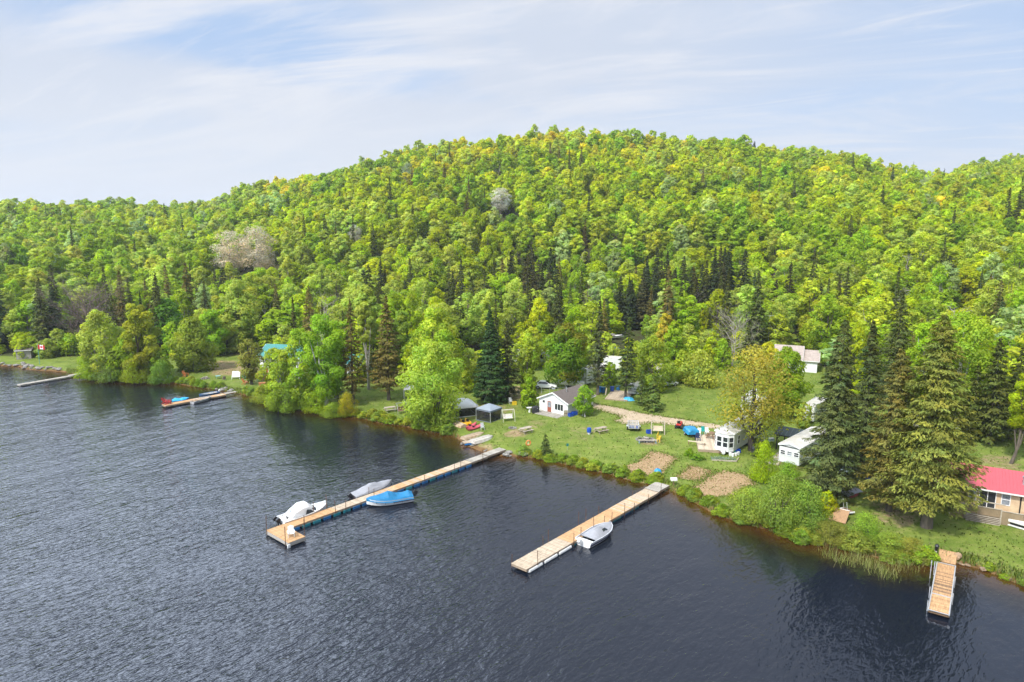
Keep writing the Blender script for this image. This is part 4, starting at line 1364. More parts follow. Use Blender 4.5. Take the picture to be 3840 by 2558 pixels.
def lawn_spots(rg, n):
    px = rg.uniform(250, 3900, n * 3); py = rg.uniform(1330, 2160, n * 3)
    # even over the ground rather than over the picture
    z = 1.2; c, s = math.cos(PITCH), math.sin(PITCH)
    dx = (px - 1920) / FPX; dy = (1279 - py) / FPX
    t = (z - CAM_H) / (-s + dy * c)
    x, y = dx * t, (c + dy * s) * t
    d = shore_dist(x, y)
    k = (d > .5) & (py > np.interp(px, EDGE_X, EDGE_Y)) & (rg.random(len(x)) < (t / 160) ** 1.2)
    return np.stack([x, y], 1)[k][:n]


fringe('lawn_grass', 'rough tufts of uncut grass over the lawns', 26000, lawn_spots, (.07, .2), (.05, .14), [(.12, .17, .025), (.17, .2, .05), (.09, .14, .02), (.2, .2, .075)], 47, .6)
# ------------------------------------------------------------------ materials of the built things
def wood(name, c, g=.22): return mat(name, c, .85, var=g, scale=1.6, stretch=(1, 8, 8), bump=.2)
DECK_NEW = [wood('board_new_%d' % i, c) for i, c in enumerate([(.52, .31, .15), (.56, .345, .175), (.47, .275, .135)])]
DECK_OLD = [wood('board_old_%d' % i, c) for i, c in enumerate([(.47, .375, .27), (.53, .43, .315), (.41, .325, .235)])]
DECK_GREY = [wood('board_grey_%d' % i, c) for i, c in enumerate([(.36, .33, .28), (.42, .385, .33), (.31, .285, .24)])]
SIDE_WOOD = wood('dock_side_wood', (.36, .27, .19), .2)
SIDE_GREY = wood('dock_side_grey', (.42, .39, .35), .18)
WOOD_BROWN = wood('wood_brown', (.24, .15, .085), .2)
WOOD_WEATHERED = wood('wood_weathered', (.45, .39, .31), .18)
WOOD_PALE = wood('wood_pale', (.58, .49, .36), .14)
FLOAT_TEAL = mat('float_teal', (.02, .22, .27), .45, var=.2, dirt=(.02, .1, .12))
FLOAT_BLUE = mat('float_blue', (.015, .13, .33), .45, var=.2)
FLOAT_WHITE = mat('float_white', (.72, .73, .72), .4, var=.12)
RUST = mat('rusty_pipe', (.16, .085, .05), .7, metal=.4, var=.3)
ALU = mat('aluminium', (.72, .73, .74), .38, metal=.55, var=.06)
STEEL = mat('galvanised_steel', (.50, .52, .54), .45, metal=.6, var=.1)
WHITE = mat('white_paint', (.80, .80, .78), .45, var=.05, scale=1.2)
WHITE_GEL = mat('white_gelcoat', (.82, .82, .81), .22, var=.03, coat=.4)
WHITE_PLASTIC = mat('white_plastic', (.78, .78, .76), .45, var=.04)
CREAM = mat('cream_panel', (.70, .67, .59), .5, var=.06)
BLACK = mat('black_plastic', (.02, .02, .022), .35, var=.2)
BLACK_MATT = mat('black_cover', (.03, .031, .035), .7, var=.3, bump=.3)
RUBBER = mat('rubber', (.025, .025, .025), .8, var=.2)
CHAR = mat('charred_soil', (.045, .04, .036), .95, var=.3)
GLASS = mat('dark_glass', (.03, .035, .04), .08, var=.15, spec=.7)
GLASS_PALE = mat('curtained_glass', (.28, .31, .34), .12, var=.3, scale=1.5, spec=.7)
COVER_GREY = mat('grey_canvas', (.31, .315, .34), .75, var=.07, scale=1.4, bump=.3)
COVER_BLUE = mat('blue_canvas', (.015, .185, .39), .5, var=.12, scale=1.3, bump=.3)
CANVAS_WHITE = mat('white_canvas', (.78, .78, .77), .7, var=.05, scale=1.4, bump=.2)
TARP_BLUE = mat('blue_tarp', (.02, .24, .47), .4, var=.2, scale=2.2, bump=.4)
TARP_BRIGHT = mat('bright_blue_plastic', (.02, .22, .60), .4, var=.15)
BLUE = mat('blue_plastic', (.012, .07, .42), .4, var=.15)
TEAL = mat('teal_paint', (.02, .36, .34), .5, var=.1)
RED = mat('red_paint', (.55, .035, .03), .45, var=.12)
ORANGE = mat('orange_paint', (.62, .20, .06), .5, var=.12)
YELLOW = mat('yellow_plastic', (.72, .38, .02), .4, var=.08)
YELLOW_PAINT = mat('yellow_paint', (.75, .52, .03), .5, var=.12)
PINK = mat('faded_pink_plastic', (.62, .10, .14), .45, var=.14)
GREEN_PLASTIC = mat('green_plastic', (.03, .30, .2), .45, var=.1)
ROCK = mat('grey_rock', (.25, .235, .21), .9, var=.25, scale=2.5, bump=.6)
ROCK_BROWN = mat('brown_rock', (.27, .19, .12), .9, var=.25, scale=2.5, bump=.6)


def ang(a, b):
    return math.atan2(b[1] - a[1], b[0] - a[0])


def W0(px, py, z=.5):
    x, y = P0(px, py, z)
    return Vector((x, y, z))


def boards(mb, x0, x1, y0, y1, z, step=.15, th=.04, along_x=True, rg=random):
    """row of planks covering a rectangle; colour steps through the material slots at random"""
    n = max(1, int(abs((x1 - x0) if along_x else (y1 - y0)) / step))
    s = ((x1 - x0) if along_x else (y1 - y0)) / n
    for i in range(n):
        mb.cur = rg.choice((0, 0, 1, 1, 2))
        dz = rg.uniform(-.004, .004)
        if along_x: mb.box((x0 + (i + .5) * s, (y0 + y1) / 2 + rg.uniform(-.012, .012), z - th / 2 + dz), (abs(s) * .93, y1 - y0, th))
        else: mb.box(((x0 + x1) / 2 + rg.uniform(-.012, .012), y0 + (i + .5) * s, z - th / 2 + dz), (x1 - x0, abs(s) * .93, th))
    mb.cur = 0
    return mb


def dock(label, a, b, width, sections, floats=None, posts=(), side=SIDE_WOOD, z=.5, extra=None):
    """walkway from the outer end a to the shore end b; sections are (start, stop, boards, rise)"""
    a, b = Vector(a), Vector(b)
    L = (b - a).length
    t = thing('dock', label, 'dock', (a.x, a.y, 0), ang(a, b))
    h = width / 2
    for s0, s1, mats_, rise in sections:
        x0, x1 = s0 * L + .02, s1 * L - .02
        m = MB()
        boards(m, x0, x1, -h, h, z + rise)
        m.build('deck', mats_, t)
        f = MB()
        for y in (-h + .02, h - .02):
            f.box(((x0 + x1) / 2, y, z + rise - .16), (x1 - x0 - .03, .05, .2))
        for x in (x0 + .04, x1 - .04):
            f.box((x, 0, z + rise - .17), (.05, width - .12, .18))
        f.build('frame', side, t)
    for (s, y, ln, m_, r) in (floats or ()):
        f = MB()
        x = s * L
        if m_ is FLOAT_WHITE: f.tube([(x - ln / 2, y, .16), (x - ln / 2 + .08, y, .16), (x + ln / 2 - .08, y, .16), (x + ln / 2, y, .16)], [r * .6, r, r, r * .6], 10)
        else: f.box((x, y, .1), (ln, .62, .36))
        f.build('float', m_, t, bevel=.03 if m_ is not FLOAT_WHITE else 0, smooth=False)
    for (s, side_, up_) in posts:
        p = MB()
        x = s * L; y = side_ * (h + .05)
        lx, ly = random.uniform(-.05, .05), random.uniform(-.04, .04)
        p.tube([(x, y, -1.4), (x + lx * .3, y + ly * .3, z), (x + lx, y + ly, z + up_)], .032, 6)
        p.build('post', RUST, t)
    if extra: extra(t, L, h)
    return t


# long L-shaped dock in the middle
a = W0(1074, 1973); b = W0(1885, 1683, .55)
Lm = (b - a).length
A_, B_, C_, D_ = W0(998, 1988), W0(1061, 1965), W0(1146, 2015), W0(1077, 2036)


def l_arm(t, L, h):
    R = Matrix.Rotation(-ang(a, b), 3, 'Z')
    q = [R @ (v - Vector((a.x, a.y, 0))) for v in (A_, B_, C_, D_)]
    x0 = (q[0].x + q[3].x) / 2; x1 = -.03
    y0 = (q[2].y + q[3].y) / 2; y1 = h
    m = MB(); boards(m, x0, x1, y0, y1, .52, along_x=True); m.build('deck', DECK_NEW, t)
    f = MB()
    for y in (y0 + .03, y1 - .03): f.box(((x0 + x1) / 2, y, .3), (x1 - x0, .06, .36))
    for x in (x0 + .03, x1 - .03): f.box((x, (y0 + y1) / 2, .3), (.06, y1 - y0 - .14, .35))
    f.build('frame', SIDE_GREY, t)
    for x in (x0 + .5, x1 - .5):
        g = MB(); g.box((x, (y0 + y1) / 2, .05), (.6, (y1 - y0) * .8, .35)); g.build('float', FLOAT_TEAL, t, bevel=.03)
    for x, y, u in ((x0 - .05, y1 - .2, 1.6), (x0 - .05, y0 + .5, 1.55), (x1 + .05, y0 + .3, 1.7)):
        p = MB(); p.tube([(x, y, -1.4), (x + .02, y, .5), (x + .06, y + .03, .5 + u)], .034, 6); p.build('post', RUST, t)
    p = MB(); p.box((x0 + .02, y0 - .04, .1), (.3, .1, .5)); p.build('bracket', WHITE_PLASTIC, t)


fl = []
for i in range(22):
    s = .02 + i * .038
    if s < .8: fl.append((s, -.42, Lm * .028, (FLOAT_TEAL if i % 3 else FLOAT_BLUE) if i < 7 else FLOAT_BLUE if i % 3 else FLOAT_TEAL, .2))
dock('long L shaped wooden dock with two runabouts and a cabin boat alongside', a, b, 1.3,
     [(0, .175, DECK_NEW, 0), (.175, .345, DECK_OLD, 0), (.345, .54, [DECK_NEW[0], DECK_OLD[0], DECK_NEW[1]], 0), (.54, .67, [DECK_OLD[1], DECK_NEW[1], DECK_OLD[0]], 0), (.67, .80, DECK_OLD, 0), (.80, .89, DECK_GREY, .02), (.89, 1, DECK_GREY, .1)],
     fl, [(.05, -1, .85), (.165, -1, 1.35), (.16, 1, 1.7), (.11, 1, 1.3), (.205, -1, .9), (.32, -1, 1.1), (.33, 1, .8), (.55, -1, .6), (.735, -1, .8), (.70, -1, .7), (.86, -1, 1.2), (.86, 1, .8)], extra=l_arm)

# nearer dock
a2 = W0(1945, 2124); b2 = W0(2485, 1812, .6)
fl = [(.05 + .085 * i, -.85, 2.0, FLOAT_WHITE, .19) for i in range(3)] + [(.10 + .068 * i, -.5, 1.7, FLOAT_TEAL if i % 2 else FLOAT_BLUE, .2) for i in range(10)]
dock('straight long wooden dock with the grey covered bowrider moored alongside', a2, b2, 1.82,
     [(0, .26, DECK_OLD, 0), (.26, .42, DECK_NEW, 0), (.42, .60, DECK_NEW, 0), (.60, .785, [DECK_OLD[1], DECK_NEW[1], DECK_OLD[0]], 0), (.785, .90, [DECK_OLD[0], DECK_OLD[1], DECK_NEW[1]], -.02), (.90, 1, DECK_GREY, .06)],
     fl, [(.005, 1, .8), (.06, -1, 1.25), (.27, -1, .95), (.315, -1, 1.15), (.40, -1, 1.7), (.47, -1, .95), (.525, -1, .9), (.62, -1, 1.05), (.695, -1, .5), (.81, -1, .5), (.92, -1, .95), (.18, 1, .9), (.21, 1, 1.3), (.40, 1, 1.45), (.45, 1, 1.35), (.54, 1, .9), (.80, 1, .5)], side=SIDE_WOOD)

# far docks
a3 = W0(69, 1442, .4); b3 = W0(316, 1398, .5)
dock('old grey dock slanting into the water near the flag lawn', a3, b3, 1.35, [(0, .40, DECK_GREY, 0), (.40, .76, DECK_GREY, 0), (.76, .9, DECK_GREY, .12), (.9, 1, DECK_GREY, .2)],
     [(.1 + .2 * i, 0, 1.5, SIDE_GREY, .2) for i in range(4)], side=SIDE_GREY, z=.36)
a4 = W0(613, 1519, .45); b4 = W0(885, 1468, .5)
def gang(t, L, h):
    m = MB(); boards(m, L * .83, L * 1.0, -.45, .45, .5); m.build('gangway', DECK_GREY, t)
dock('narrow wooden dock with red chairs and rowboats near the garden chairs', a4, b4, 1.5, [(0, .30, DECK_NEW, 0), (.30, .83, [DECK_NEW[1], DECK_OLD[1], DECK_NEW[0]], 0)],
     [(.08 + .18 * i, 0, 1.2, BLACK, .2) for i in range(5)], extra=gang, z=.42)

# aluminium framed dock
a5 = (W0(3488, 2290) + W0(3552, 2306)) / 2; b5 = (W0(3530, 2060, .6) + W0(3583, 2069, .6)) / 2
def alu(t, L, h):
    f = MB()
    for s0, s1 in ((0.005, .245), (.25, .765)):
        for y in (-h, h): f.box(((s0 + s1) / 2 * L, y, .5), ((s1 - s0) * L, .09, .16))
        for s in (s0, s1): f.box((s * L, 0, .515), (.07, 2 * h - .1, .05))
    f.build('aluminium_frame', ALU, t)
    for s, y, u in ((.25, h + .14, .5), (.55, h + .34, 1.2), (.62, h + .12, .8), (.24, -h - .1, .5), (.5, -h - .1, .5), (.06, h + .1, .4)):
        p = MB(); p.tube([(s * L, y, -1.3), (s * L, y, .5 + u)], .035, 7); p.build('leg', ALU, t)
dock('aluminium framed dock with brown decking below the red roofed house', a5, b5, 1.42, [(0.01, .245, DECK_NEW, 0), (.25, .76, [DECK_NEW[2], DECK_NEW[0], WOOD_BROWN], -.02), (.775, 1, DECK_NEW, .1)], extra=alu, side=WOOD_BROWN)


# ------------------------------------------------------------------ boats
def hull_rows(L, B, D, flare=.82, stern=.9, n=12, rocker=.06, full=.55):
    """stations from stern to bow: half outline sheer / chine / keel"""
    out = []
    for i in range(n):
        t = i / (n - 1)
        w = B / 2 * (stern + (1 - stern) * min(1, t / .35)) * (1 - max(0, (t - full) / (1 - full)) ** 2.1) ** .8
        w = max(w, .02)
        sh = D * (1 + .28 * max(0, t - .3) ** 2 / .49)
        ck = D * (.30 + .5 * max(0, t - .55) ** 2 / .2 * .45)
        kl = D * (max(0, t - .72) / .28) ** 2 * .75
        x = -L / 2 + L * t
        out.append((x, w, w * (flare - .25 * max(0, t - .5)), sh, ck, kl))
    return out


def hull(mb, rows, z0=0.):
    g = []
    for x, w, c, sh, ck, kl in rows:
        g.append([(x, w, z0 + sh), (x, c, z0 + ck), (x, 0, z0 + kl), (x, -c, z0 + ck), (x, -w, z0 + sh)])
    mb.grid(g)
    mb.add(g[0], [(0, 1, 2, 3, 4)])
    return mb


def rim(mb, rows, z0, w=.07):
    for s in (1, -1):
        for i in range(len(rows) - 1):
            p, q = rows[i], rows[i + 1]
            mb.bar((p[0], s * p[1], z0 + p[3]), (q[0], s * q[1], z0 + q[3]), w, .06)
    return mb


def outboard(t, x, y, z, m=BLACK, s=1., tilt=.5, prop=None):
    e = MB()
    R = Matrix.Rotation(-tilt, 3, 'Y')
    def q(v): return tuple(R @ Vector(v) * s + Vector((x, y, z)))
    for (c, d, tp) in (((-.12, 0, .42), (.5, .34, .36), .8), ((-.1, 0, .18), (.34, .26, .18), 1), ((-.12, 0, -.18), (.2, .12, .6), 1), ((-.2, 0, -.5), (.42, .07, .06), 1), ((-.1, 0, -.62), (.46, .11, .11), 1)):
        b_ = MB(); b_.box((0, 0, 0), d, taper=tp)
        e.add([q(Vector(v) + Vector(c)) for v in b_.v], b_.f)
    o = e.build('outboard', m, t, bevel=.03)
    pr = MB()
    for k in range(3):
        aa = 2 * PI * k / 3
        cx = Vector((-.36, math.cos(aa) * .13, -.62 + math.sin(aa) * .13))
        pr.bar(q((-.36, 0, -.62)), q(cx), .03, .1)
    pr.build('propeller', prop or STEEL, o)
    return o


def cover(mb, rows, z0, ridge, droop=.12, n=7, wrinkle=.03, seed=1):
    """tight canvas from gunwale to gunwale; ridge gives the height above the sheer at each station"""
    rg = random.Random(seed)
    g = []
    for i, (x, w, c, sh, ck, kl) in enumerate(rows):
        h = ridge[i]
        row = [(x, (w + .04), z0 + sh - droop - rg.uniform(0, .06))]
        for k in range(1, n - 1):
            u = -1 + 2 * k / (n - 1)
            row.append((x + rg.uniform(-.03, .03), -u * (w + .03), z0 + sh + .03 + h * (1 - abs(u) ** 1.25) + rg.uniform(-wrinkle, wrinkle) * (h > .05)))
        row.append((x, -(w + .04), z0 + sh - droop - rg.uniform(0, .06)))
        g.append(row)
    mb.grid(g)
    for r in (g[0], g[-1]): mb.add(r, [tuple(range(len(r)))])
    return mb


def boat_at(label, stern, bow, z=0., name='motor_boat', cat='boat', group=None):
    s, b_ = Vector((*P0(*stern, .35), 0)), Vector((*P0(*bow, .35), 0))
    t = thing(name, label, cat, ((s.x + b_.x) / 2, (s.y + b_.y) / 2, z), ang(s, b_), group)
    return t, (b_ - s).length


# white cabin boat
t, L = boat_at('white cabin boat with canvas top and black twin outboards by the L dock', (1066, 1953), (1211, 1903))
L = max(L, 5.6); rows = hull_rows(L, 2.15, .8, stern=.92)
hull(MB(), rows, -.18).build('hull', WHITE_GEL, t, smooth=False)
rim(MB(), rows, -.18, .08).build('gunwale', WHITE_PLASTIC, t)
d = MB()
d.grid([[(x, w * .97, sh - .2), (x, w * .5, sh - .12 + .12 * (i > 6)), (x, 0, sh - .08 + .14 * (i > 6)), (x, -w * .5, sh - .12 + .12 * (i > 6)), (x, -w * .97, sh - .2)] for i, (x, w, c, sh, ck, kl) in enumerate(rows[6:], 6)])
d.build('foredeck', WHITE_GEL, t)
d = MB(); d.box((-L * .42, 0, .36), (L * .14, 1.75, .08)); d.box((-L * .33, .55, .52), (.3, .5, .3)); d.box((-L * .33, -.5, .5), (.3, .5, .26)); d.build('rear_deck', WHITE_PLASTIC, t)
top = MB()
prof = [(-.34, .10), (-.26, .72), (-.10, 1.16), (.04, 1.10), (.14, .62)]
top.grid([[(L * fx, .92 - .12 * (h > .3), .58), (L * fx, .80 - .1 * (h > .6), .58 + h * .62), (L * fx, .38, .58 + h), (L * fx, -.38, .58 + h), (L * fx, -.80 + .1 * (h > .6), .58 + h * .62), (L * fx, -.92 + .12 * (h > .3), .58)] for fx, h in prof])
cp = top.build('canopy', CANVAS_WHITE, t)
w = MB(); w.add([(-L * .292, .2, 1.06), (-L * .292, -.2, 1.06), (-L * .208, -.2, 1.53), (-L * .208, .2, 1.53)], [(0, 1, 2, 3)])
w.v = [(x - .03, y, z + .03) for x, y, z in w.v]
w.build('clear_panel', GLASS_PALE, cp)
w = MB(); w.grid([[(L * .20, .86, .60), (L * .25, .55, .68), (L * .27, 0, .72), (L * .25, -.55, .68), (L * .20, -.86, .60)], [(L * .09, .80, 1.04), (L * .13, .48, 1.14), (L * .15, 0, 1.17), (L * .13, -.48, 1.14), (L * .09, -.80, 1.04)]])
w.build('windscreen', GLASS, t, solid=.03)
for s in (1, -1):
    w = MB(); w.add([(-L * .06, s * .945, .62), (L * .14, s * .945, .62), (L * .06, s * .86, 1.0), (-L * .02, s * .84, 1.12)], [(0, 1, 2, 3)]); w.build('side_window', GLASS, t, solid=.02)
outboard(t, -L / 2 - .1, .32, .5); outboard(t, -L / 2 - .1, -.32, .5)

# grey covered runabout
t, L = boat_at('runabout under a grey canvas cover beside the L dock', (1322, 1864), (1468, 1812))
L = max(L, 5.4); rows = hull_rows(L, 2.05, .72)
hull(MB(), rows, -.16).build('hull', mat('dark_maroon_hull', (.06, .05, .055), .3, var=.1), t)
cover(MB(), rows, -.16, [.02, .10, .2, .42, .62, .72, .60, .42, .32, .26, .18, .04], .2, 9, .05, 3).build('boat_cover', COVER_GREY, t)
outboard(t, -L / 2 - .08, 0, .42)

# blue covered runabout
t, L = boat_at('white runabout under a bright blue cover beside the L dock', (1527, 1866), (1393, 1886))
L = max(L, 5.2); rows = hull_rows(L, 2.1, .85)
hull(MB(), rows, -.15).build('hull', WHITE_GEL, t)
s_ = MB()
for sgn in (1, -1):
    for i in range(0, 5):
        p, q = rows[i], rows[i + 1]
        s_.bar((p[0], sgn * (p[1] * .955 + .012), p[3] * .72 - .15), (q[0], sgn * (q[1] * .955 + .012), q[3] * .72 - .15), .03, .2)
s_.build('hull_stripe', mat('maroon_stripe', (.13, .03, .03), .3), t)
cover(MB(), rows, -.15, [.26, .52, .34, .30, .38, .66, .74, .52, .34, .24, .15, .03], .2, 9, .04, 5).build('boat_cover', COVER_BLUE, t)
st = MB()
for i in (3, 5, 7, 9):
    x, w_, c, sh, ck, kl = rows[i]
    for sgn in (1, -1): st.bar((x, sgn * (w_ + .04), sh - .3), (x - .1, sgn * (c + .05), ck - .02), .025)
st.build('cover_strap', BLACK, t)
outboard(t, -L / 2 - .08, 0, .55, s=1.1)

# grey covered bowrider at the nearer dock
t, L = boat_at('white bowrider with pale grey cover and white outboard beside the straight dock', (2192, 2034), (2285, 1978))
L = max(L, 5.0); rows = hull_rows(L, 2.1, .78)
hull(MB(), rows, -.16).build('hull', WHITE_GEL, t)
s_ = MB()
for sgn in (1, -1):
    for i in range(0, 9):
        p, q = rows[i], rows[i + 1]
        s_.bar((p[0], sgn * (p[1] * .94 + .012), p[3] * .6 - .16), (q[0], sgn * (q[1] * .94 + .012), q[3] * .6 - .16), .03, .12)
s_.build('hull_stripe', mat('navy_stripe', (.05, .04, .09), .3), t)
rim(MB(), rows, -.16, .1).build('gunwale', ALU, t)
d = MB(); d.box((-L * .43, 0, .48), (L * .13, 1.8, .06)); d.build('rear_deck', WHITE_PLASTIC, t)
cover(MB(), [(x, w_ * .88, c, sh, ck, kl) for x, w_, c, sh, ck, kl in rows[2:]], -.14, [.02, .20, .42, .52, .50, .26, .16, .12, .08, .02], .02, 9, .03, 8).build('boat_cover', COVER_GREY, t)
w = MB(); w.add([(L * .02, -.86, .66), (L * .20, -.72, .72), (L * .13, -.42, 1.02), (L * .02, -.5, 1.06)], [(0, 1, 2, 3)]); w.build('windscreen', GLASS, t, solid=.04)
w = MB(); w.tube([(L * .46, 0, .7), (L * .46, 0, 1.25)], .03, 6); w.tube([(L * .44, .12, .85), (L * .44, -.12, .85)], .03, 6); w.build('bow_fitting', ALU, t)
outboard(t, -L / 2 - .12, .1, .52, WHITE_PLASTIC, 1.0, .75, YELLOW_PAINT)

# boats of the chair dock
def open_boat(label, s, b_, m, inner, L=None, B=1.45, D=.55, motor=None, seats=3, z=-.1):
    t, l = boat_at(label, s, b_, 0, 'rowing_boat')
    L = L or max(3.6, l); rows = hull_rows(L, B, D, stern=.85)
    hull(MB(), rows, z).build('hull', m, t)
    i_ = MB(); i_.grid([[(x, w * .93, z + sh - .03), (x, c * .8, z + ck + .12), (x, -c * .8, z + ck + .12), (x, -w * .93, z + sh - .03)] for x, w, c, sh, ck, kl in rows]); i_.build('inner_hull', inner, t)
    rim(MB(), rows, z, .07).build('gunwale', m if m is not ALU else STEEL, t)
    for k in range(seats):
        x = -L * .34 + k * L * .28; s_ = MB(); s_.box((x, 0, z + D * .8), (.28, B * .8 * (1 - .25 * (k == seats - 1)), .05)); s_.build('seat', WOOD_WEATHERED, t)
    if motor: outboard(t, -L / 2 - .05, 0, .42, motor, .8, .5)
    return t
open_boat('blue rowing boat with small outboard behind the chair dock', (819, 1470), (747, 1484), mat('blue_hull', (.07, .15, .30), .4, var=.12), mat('pale_inner', (.42, .46, .50), .5, var=.1), motor=WHITE_PLASTIC)
open_boat('open aluminium rowing boat in front of the chair dock', (720, 1508), (790, 1490), ALU, mat('alu_inner', (.50, .51, .50), .5, metal=.2, var=.12))
t, L = boat_at('bright blue pedal boat behind the chair dock', (654, 1500), (699, 1495), 0, 'pedal_boat')
rows = hull_rows(2.7, 1.6, .42, stern=.9)
hull(MB(), rows, -.08).build('hull', TARP_BRIGHT, t)
cover(MB(), rows, -.06, [.05, .2, .32, .30, .22, .16, .2, .24, .2, .14, .08, .03], .06, 7, .05, 12).build('boat_cover', mat('sky_blue_cover', (.02, .36, .66), .45, var=.12), t)

# upturned boats on the beach
def upturned(label, p, q, m, L, B, D, slat=None, z=.0, tilt=0, name='rowing_boat'):
    a_, b_ = P(*p), P(*q)
    t = thing(name, label, 'boat', ((a_[0] + b_[0]) / 2, (a_[1] + b_[1]) / 2, (a_[2] + b_[2]) / 2 + z), ang(a_, b_))
    t.rotation_euler.x = tilt
    rows = hull_rows(L, B, D, stern=.85, flare=.8)
    rows = [(x, w, c, D * 1.05 - sh, D * 1.05 - ck, D * 1.05 - kl) for x, w, c, sh, ck, kl in rows]
    hull(MB(), rows, 0).build('hull', m, t)
    k = MB()
    for y in (-.28, 0, .28):
        for i in range(0, 9):
            a1, b1 = rows[i], rows[i + 1]
            f = 1 - abs(y) / max(.3, a1[2]); f2 = 1 - abs(y) / max(.3, b1[2])
            k.bar((a1[0], y, a1[4] + (a1[5] - a1[4]) * max(0, f) + .02), (b1[0], y, b1[4] + (b1[5] - b1[4]) * max(0, f2) + .02), .05, .05)
    k.build('keel', slat or WOOD_WEATHERED, t)
    return t
HULL_TAN = mat('tan_hull', (.52, .42, .30), .6, var=.18, scale=1.6, dirt=(.30, .17, .08))
HULL_GREYW = mat('grey_white_hull', (.58, .56, .52), .55, var=.12, scale=1.4, dirt=(.40, .34, .27))
upturned('tan upturned rowing boat lying beside the yellow kayaks', (1733, 1601), (1690, 1584), HULL_TAN, 4.2, 1.5, .5)
upturned('brownish upturned rowing boat at the sandy landing', (1744, 1652), (1808, 1624), HULL_TAN, 4.3, 1.35, .48)
upturned('white upturned rowing boat closest to the long L dock', (1781, 1664), (1838, 1640), HULL_GREYW, 4.2, 1.6, .58, HULL_GREYW)
t_ = P(1757, 1668); t = thing('raft', 'plank raft with a blue float end at the sandy landing', 'raft', t_, .4)
m = MB(); boards(m, -.8, .8, -.6, .6, .35, along_x=True); m.build('deck', DECK_OLD, t)
m = MB(); m.box((-.1, -.42, .16), (1.2, .3, .26)); m.build('float', TARP_BRIGHT, t, bevel=.03)


def kayak(label, p, q, m, L, B=.72, D=.36, z=.0, sit=True, grp=None):
    a_, b_ = P(*p), P(*q)
    t = thing('kayak', label, 'kayak', ((a_[0] + b_[0]) / 2, (a_[1] + b_[1]) / 2, (a_[2] + b_[2]) / 2 + z), ang(a_, b_), grp)
    g = []
    n = 13
    for i in range(n):
        u = i / (n - 1) * 2 - 1
        w = B / 2 * max(.03, (1 - abs(u) ** 2.2)); h = D * (1 + .35 * u * u)
        g.append([(u * L / 2, w * .55, .0 + .1 * u * u), (u * L / 2, w, h * .6), (u * L / 2, w * .72, h), (u * L / 2, w * .5, h - (.12 if abs(u) < .55 and sit else -.04)), (u * L / 2, -w * .5, h - (.12 if abs(u) < .55 and sit else -.04)), (u * L / 2, -w * .72, h), (u * L / 2, -w, h * .6), (u * L / 2, -w * .55, .0 + .1 * u * u)])
    mb = MB(); mb.grid(g, close=True); mb.build('hull', m, t, smooth=True)
    s = MB(); s.box((-.15, 0, D * .86), (.4, B * .5, .06)); s.box((-.36, 0, D * .86 + .14), (.06, B * .5, .28)); s.build('seat', BLACK if sit else m, t)
kayak('faded yellow kayak beside the tan upturned boat', (1725, 1583), (1755, 1600), YELLOW, 3.0, .85, .42)
kayak('yellow kayak between its twin and the pink kayaks', (1744, 1579), (1768, 1598), YELLOW, 3.0, .85, .42)
kayak('faded pink kayak touching the yellow kayaks', (1748, 1614), (1786, 1592), PINK, 3.2)
kayak('faded pink kayak lying closest to the folding chair', (1760, 1617), (1803, 1600), PINK, 3.3, .8)
# ------------------------------------------------------------------ buildings, trailers, shelters
def siding_mat(name, c, pitch=.2, vertical=False, rough=.5, depth=.25, var=.06):
    """boards or metal ribs as evenly spaced lines that also catch the light"""
    if name in MATS: return MATS[name]
    m, nt, out = nodes_of(name)
    N, L = nt.nodes, nt.links
    p = N.new('ShaderNodeBsdfPrincipled'); L.new(p.outputs[0], out.inputs[0]); p.inputs['Roughness'].default_value = rough
    tc = N.new('ShaderNodeTexCoord'); sp = N.new('ShaderNodeSeparateXYZ'); L.new(tc.outputs['Object'], sp.inputs[0])
    if vertical:
        ad = N.new('ShaderNodeMath'); ad.operation = 'ADD'; L.new(sp.outputs[0], ad.inputs[0])
        if vertical == 'both': L.new(sp.outputs[1], ad.inputs[1])
        else: ad.inputs[1].default_value = 0
        src = ad.outputs[0]
    else: src = sp.outputs[2]
    dv = N.new('ShaderNodeMath'); dv.operation = 'DIVIDE'; dv.inputs[1].default_value = pitch; L.new(src, dv.inputs[0])
    fr = N.new('ShaderNodeMath'); fr.operation = 'FRACT'; L.new(dv.outputs[0], fr.inputs[0])
    cr = N.new('ShaderNodeValToRGB'); e = cr.color_ramp.elements
    e[0].position = 0; e[0].color = (.0, 0, 0, 1); e[1].position = .12; e[1].color = (1, 1, 1, 1)
    L.new(fr.outputs[0], cr.inputs[0])
    ns = N.new('ShaderNodeTexNoise'); ns.inputs['Scale'].default_value = 1.1; ns.inputs['Detail'].default_value = 6; L.new(tc.outputs['Object'], ns.inputs[0])
    mx = N.new('ShaderNodeMix'); mx.data_type = 'RGBA'
    mx.inputs[6].default_value = rgb(*[v * (1 - 2.4 * var) for v in c]); mx.inputs[7].default_value = rgb(*[min(1, v * (1 + var)) for v in c]); L.new(ns.outputs[0], mx.inputs[0])
    L.new(mx.outputs[2], p.inputs['Base Color'])
    b = N.new('ShaderNodeBump'); b.inputs['Strength'].default_value = .8; b.inputs['Distance'].default_value = depth * .1
    L.new(cr.outputs[0], b.inputs['Height']); L.new(b.outputs[0], p.inputs['Normal'])
    MATS[name] = m
    return m


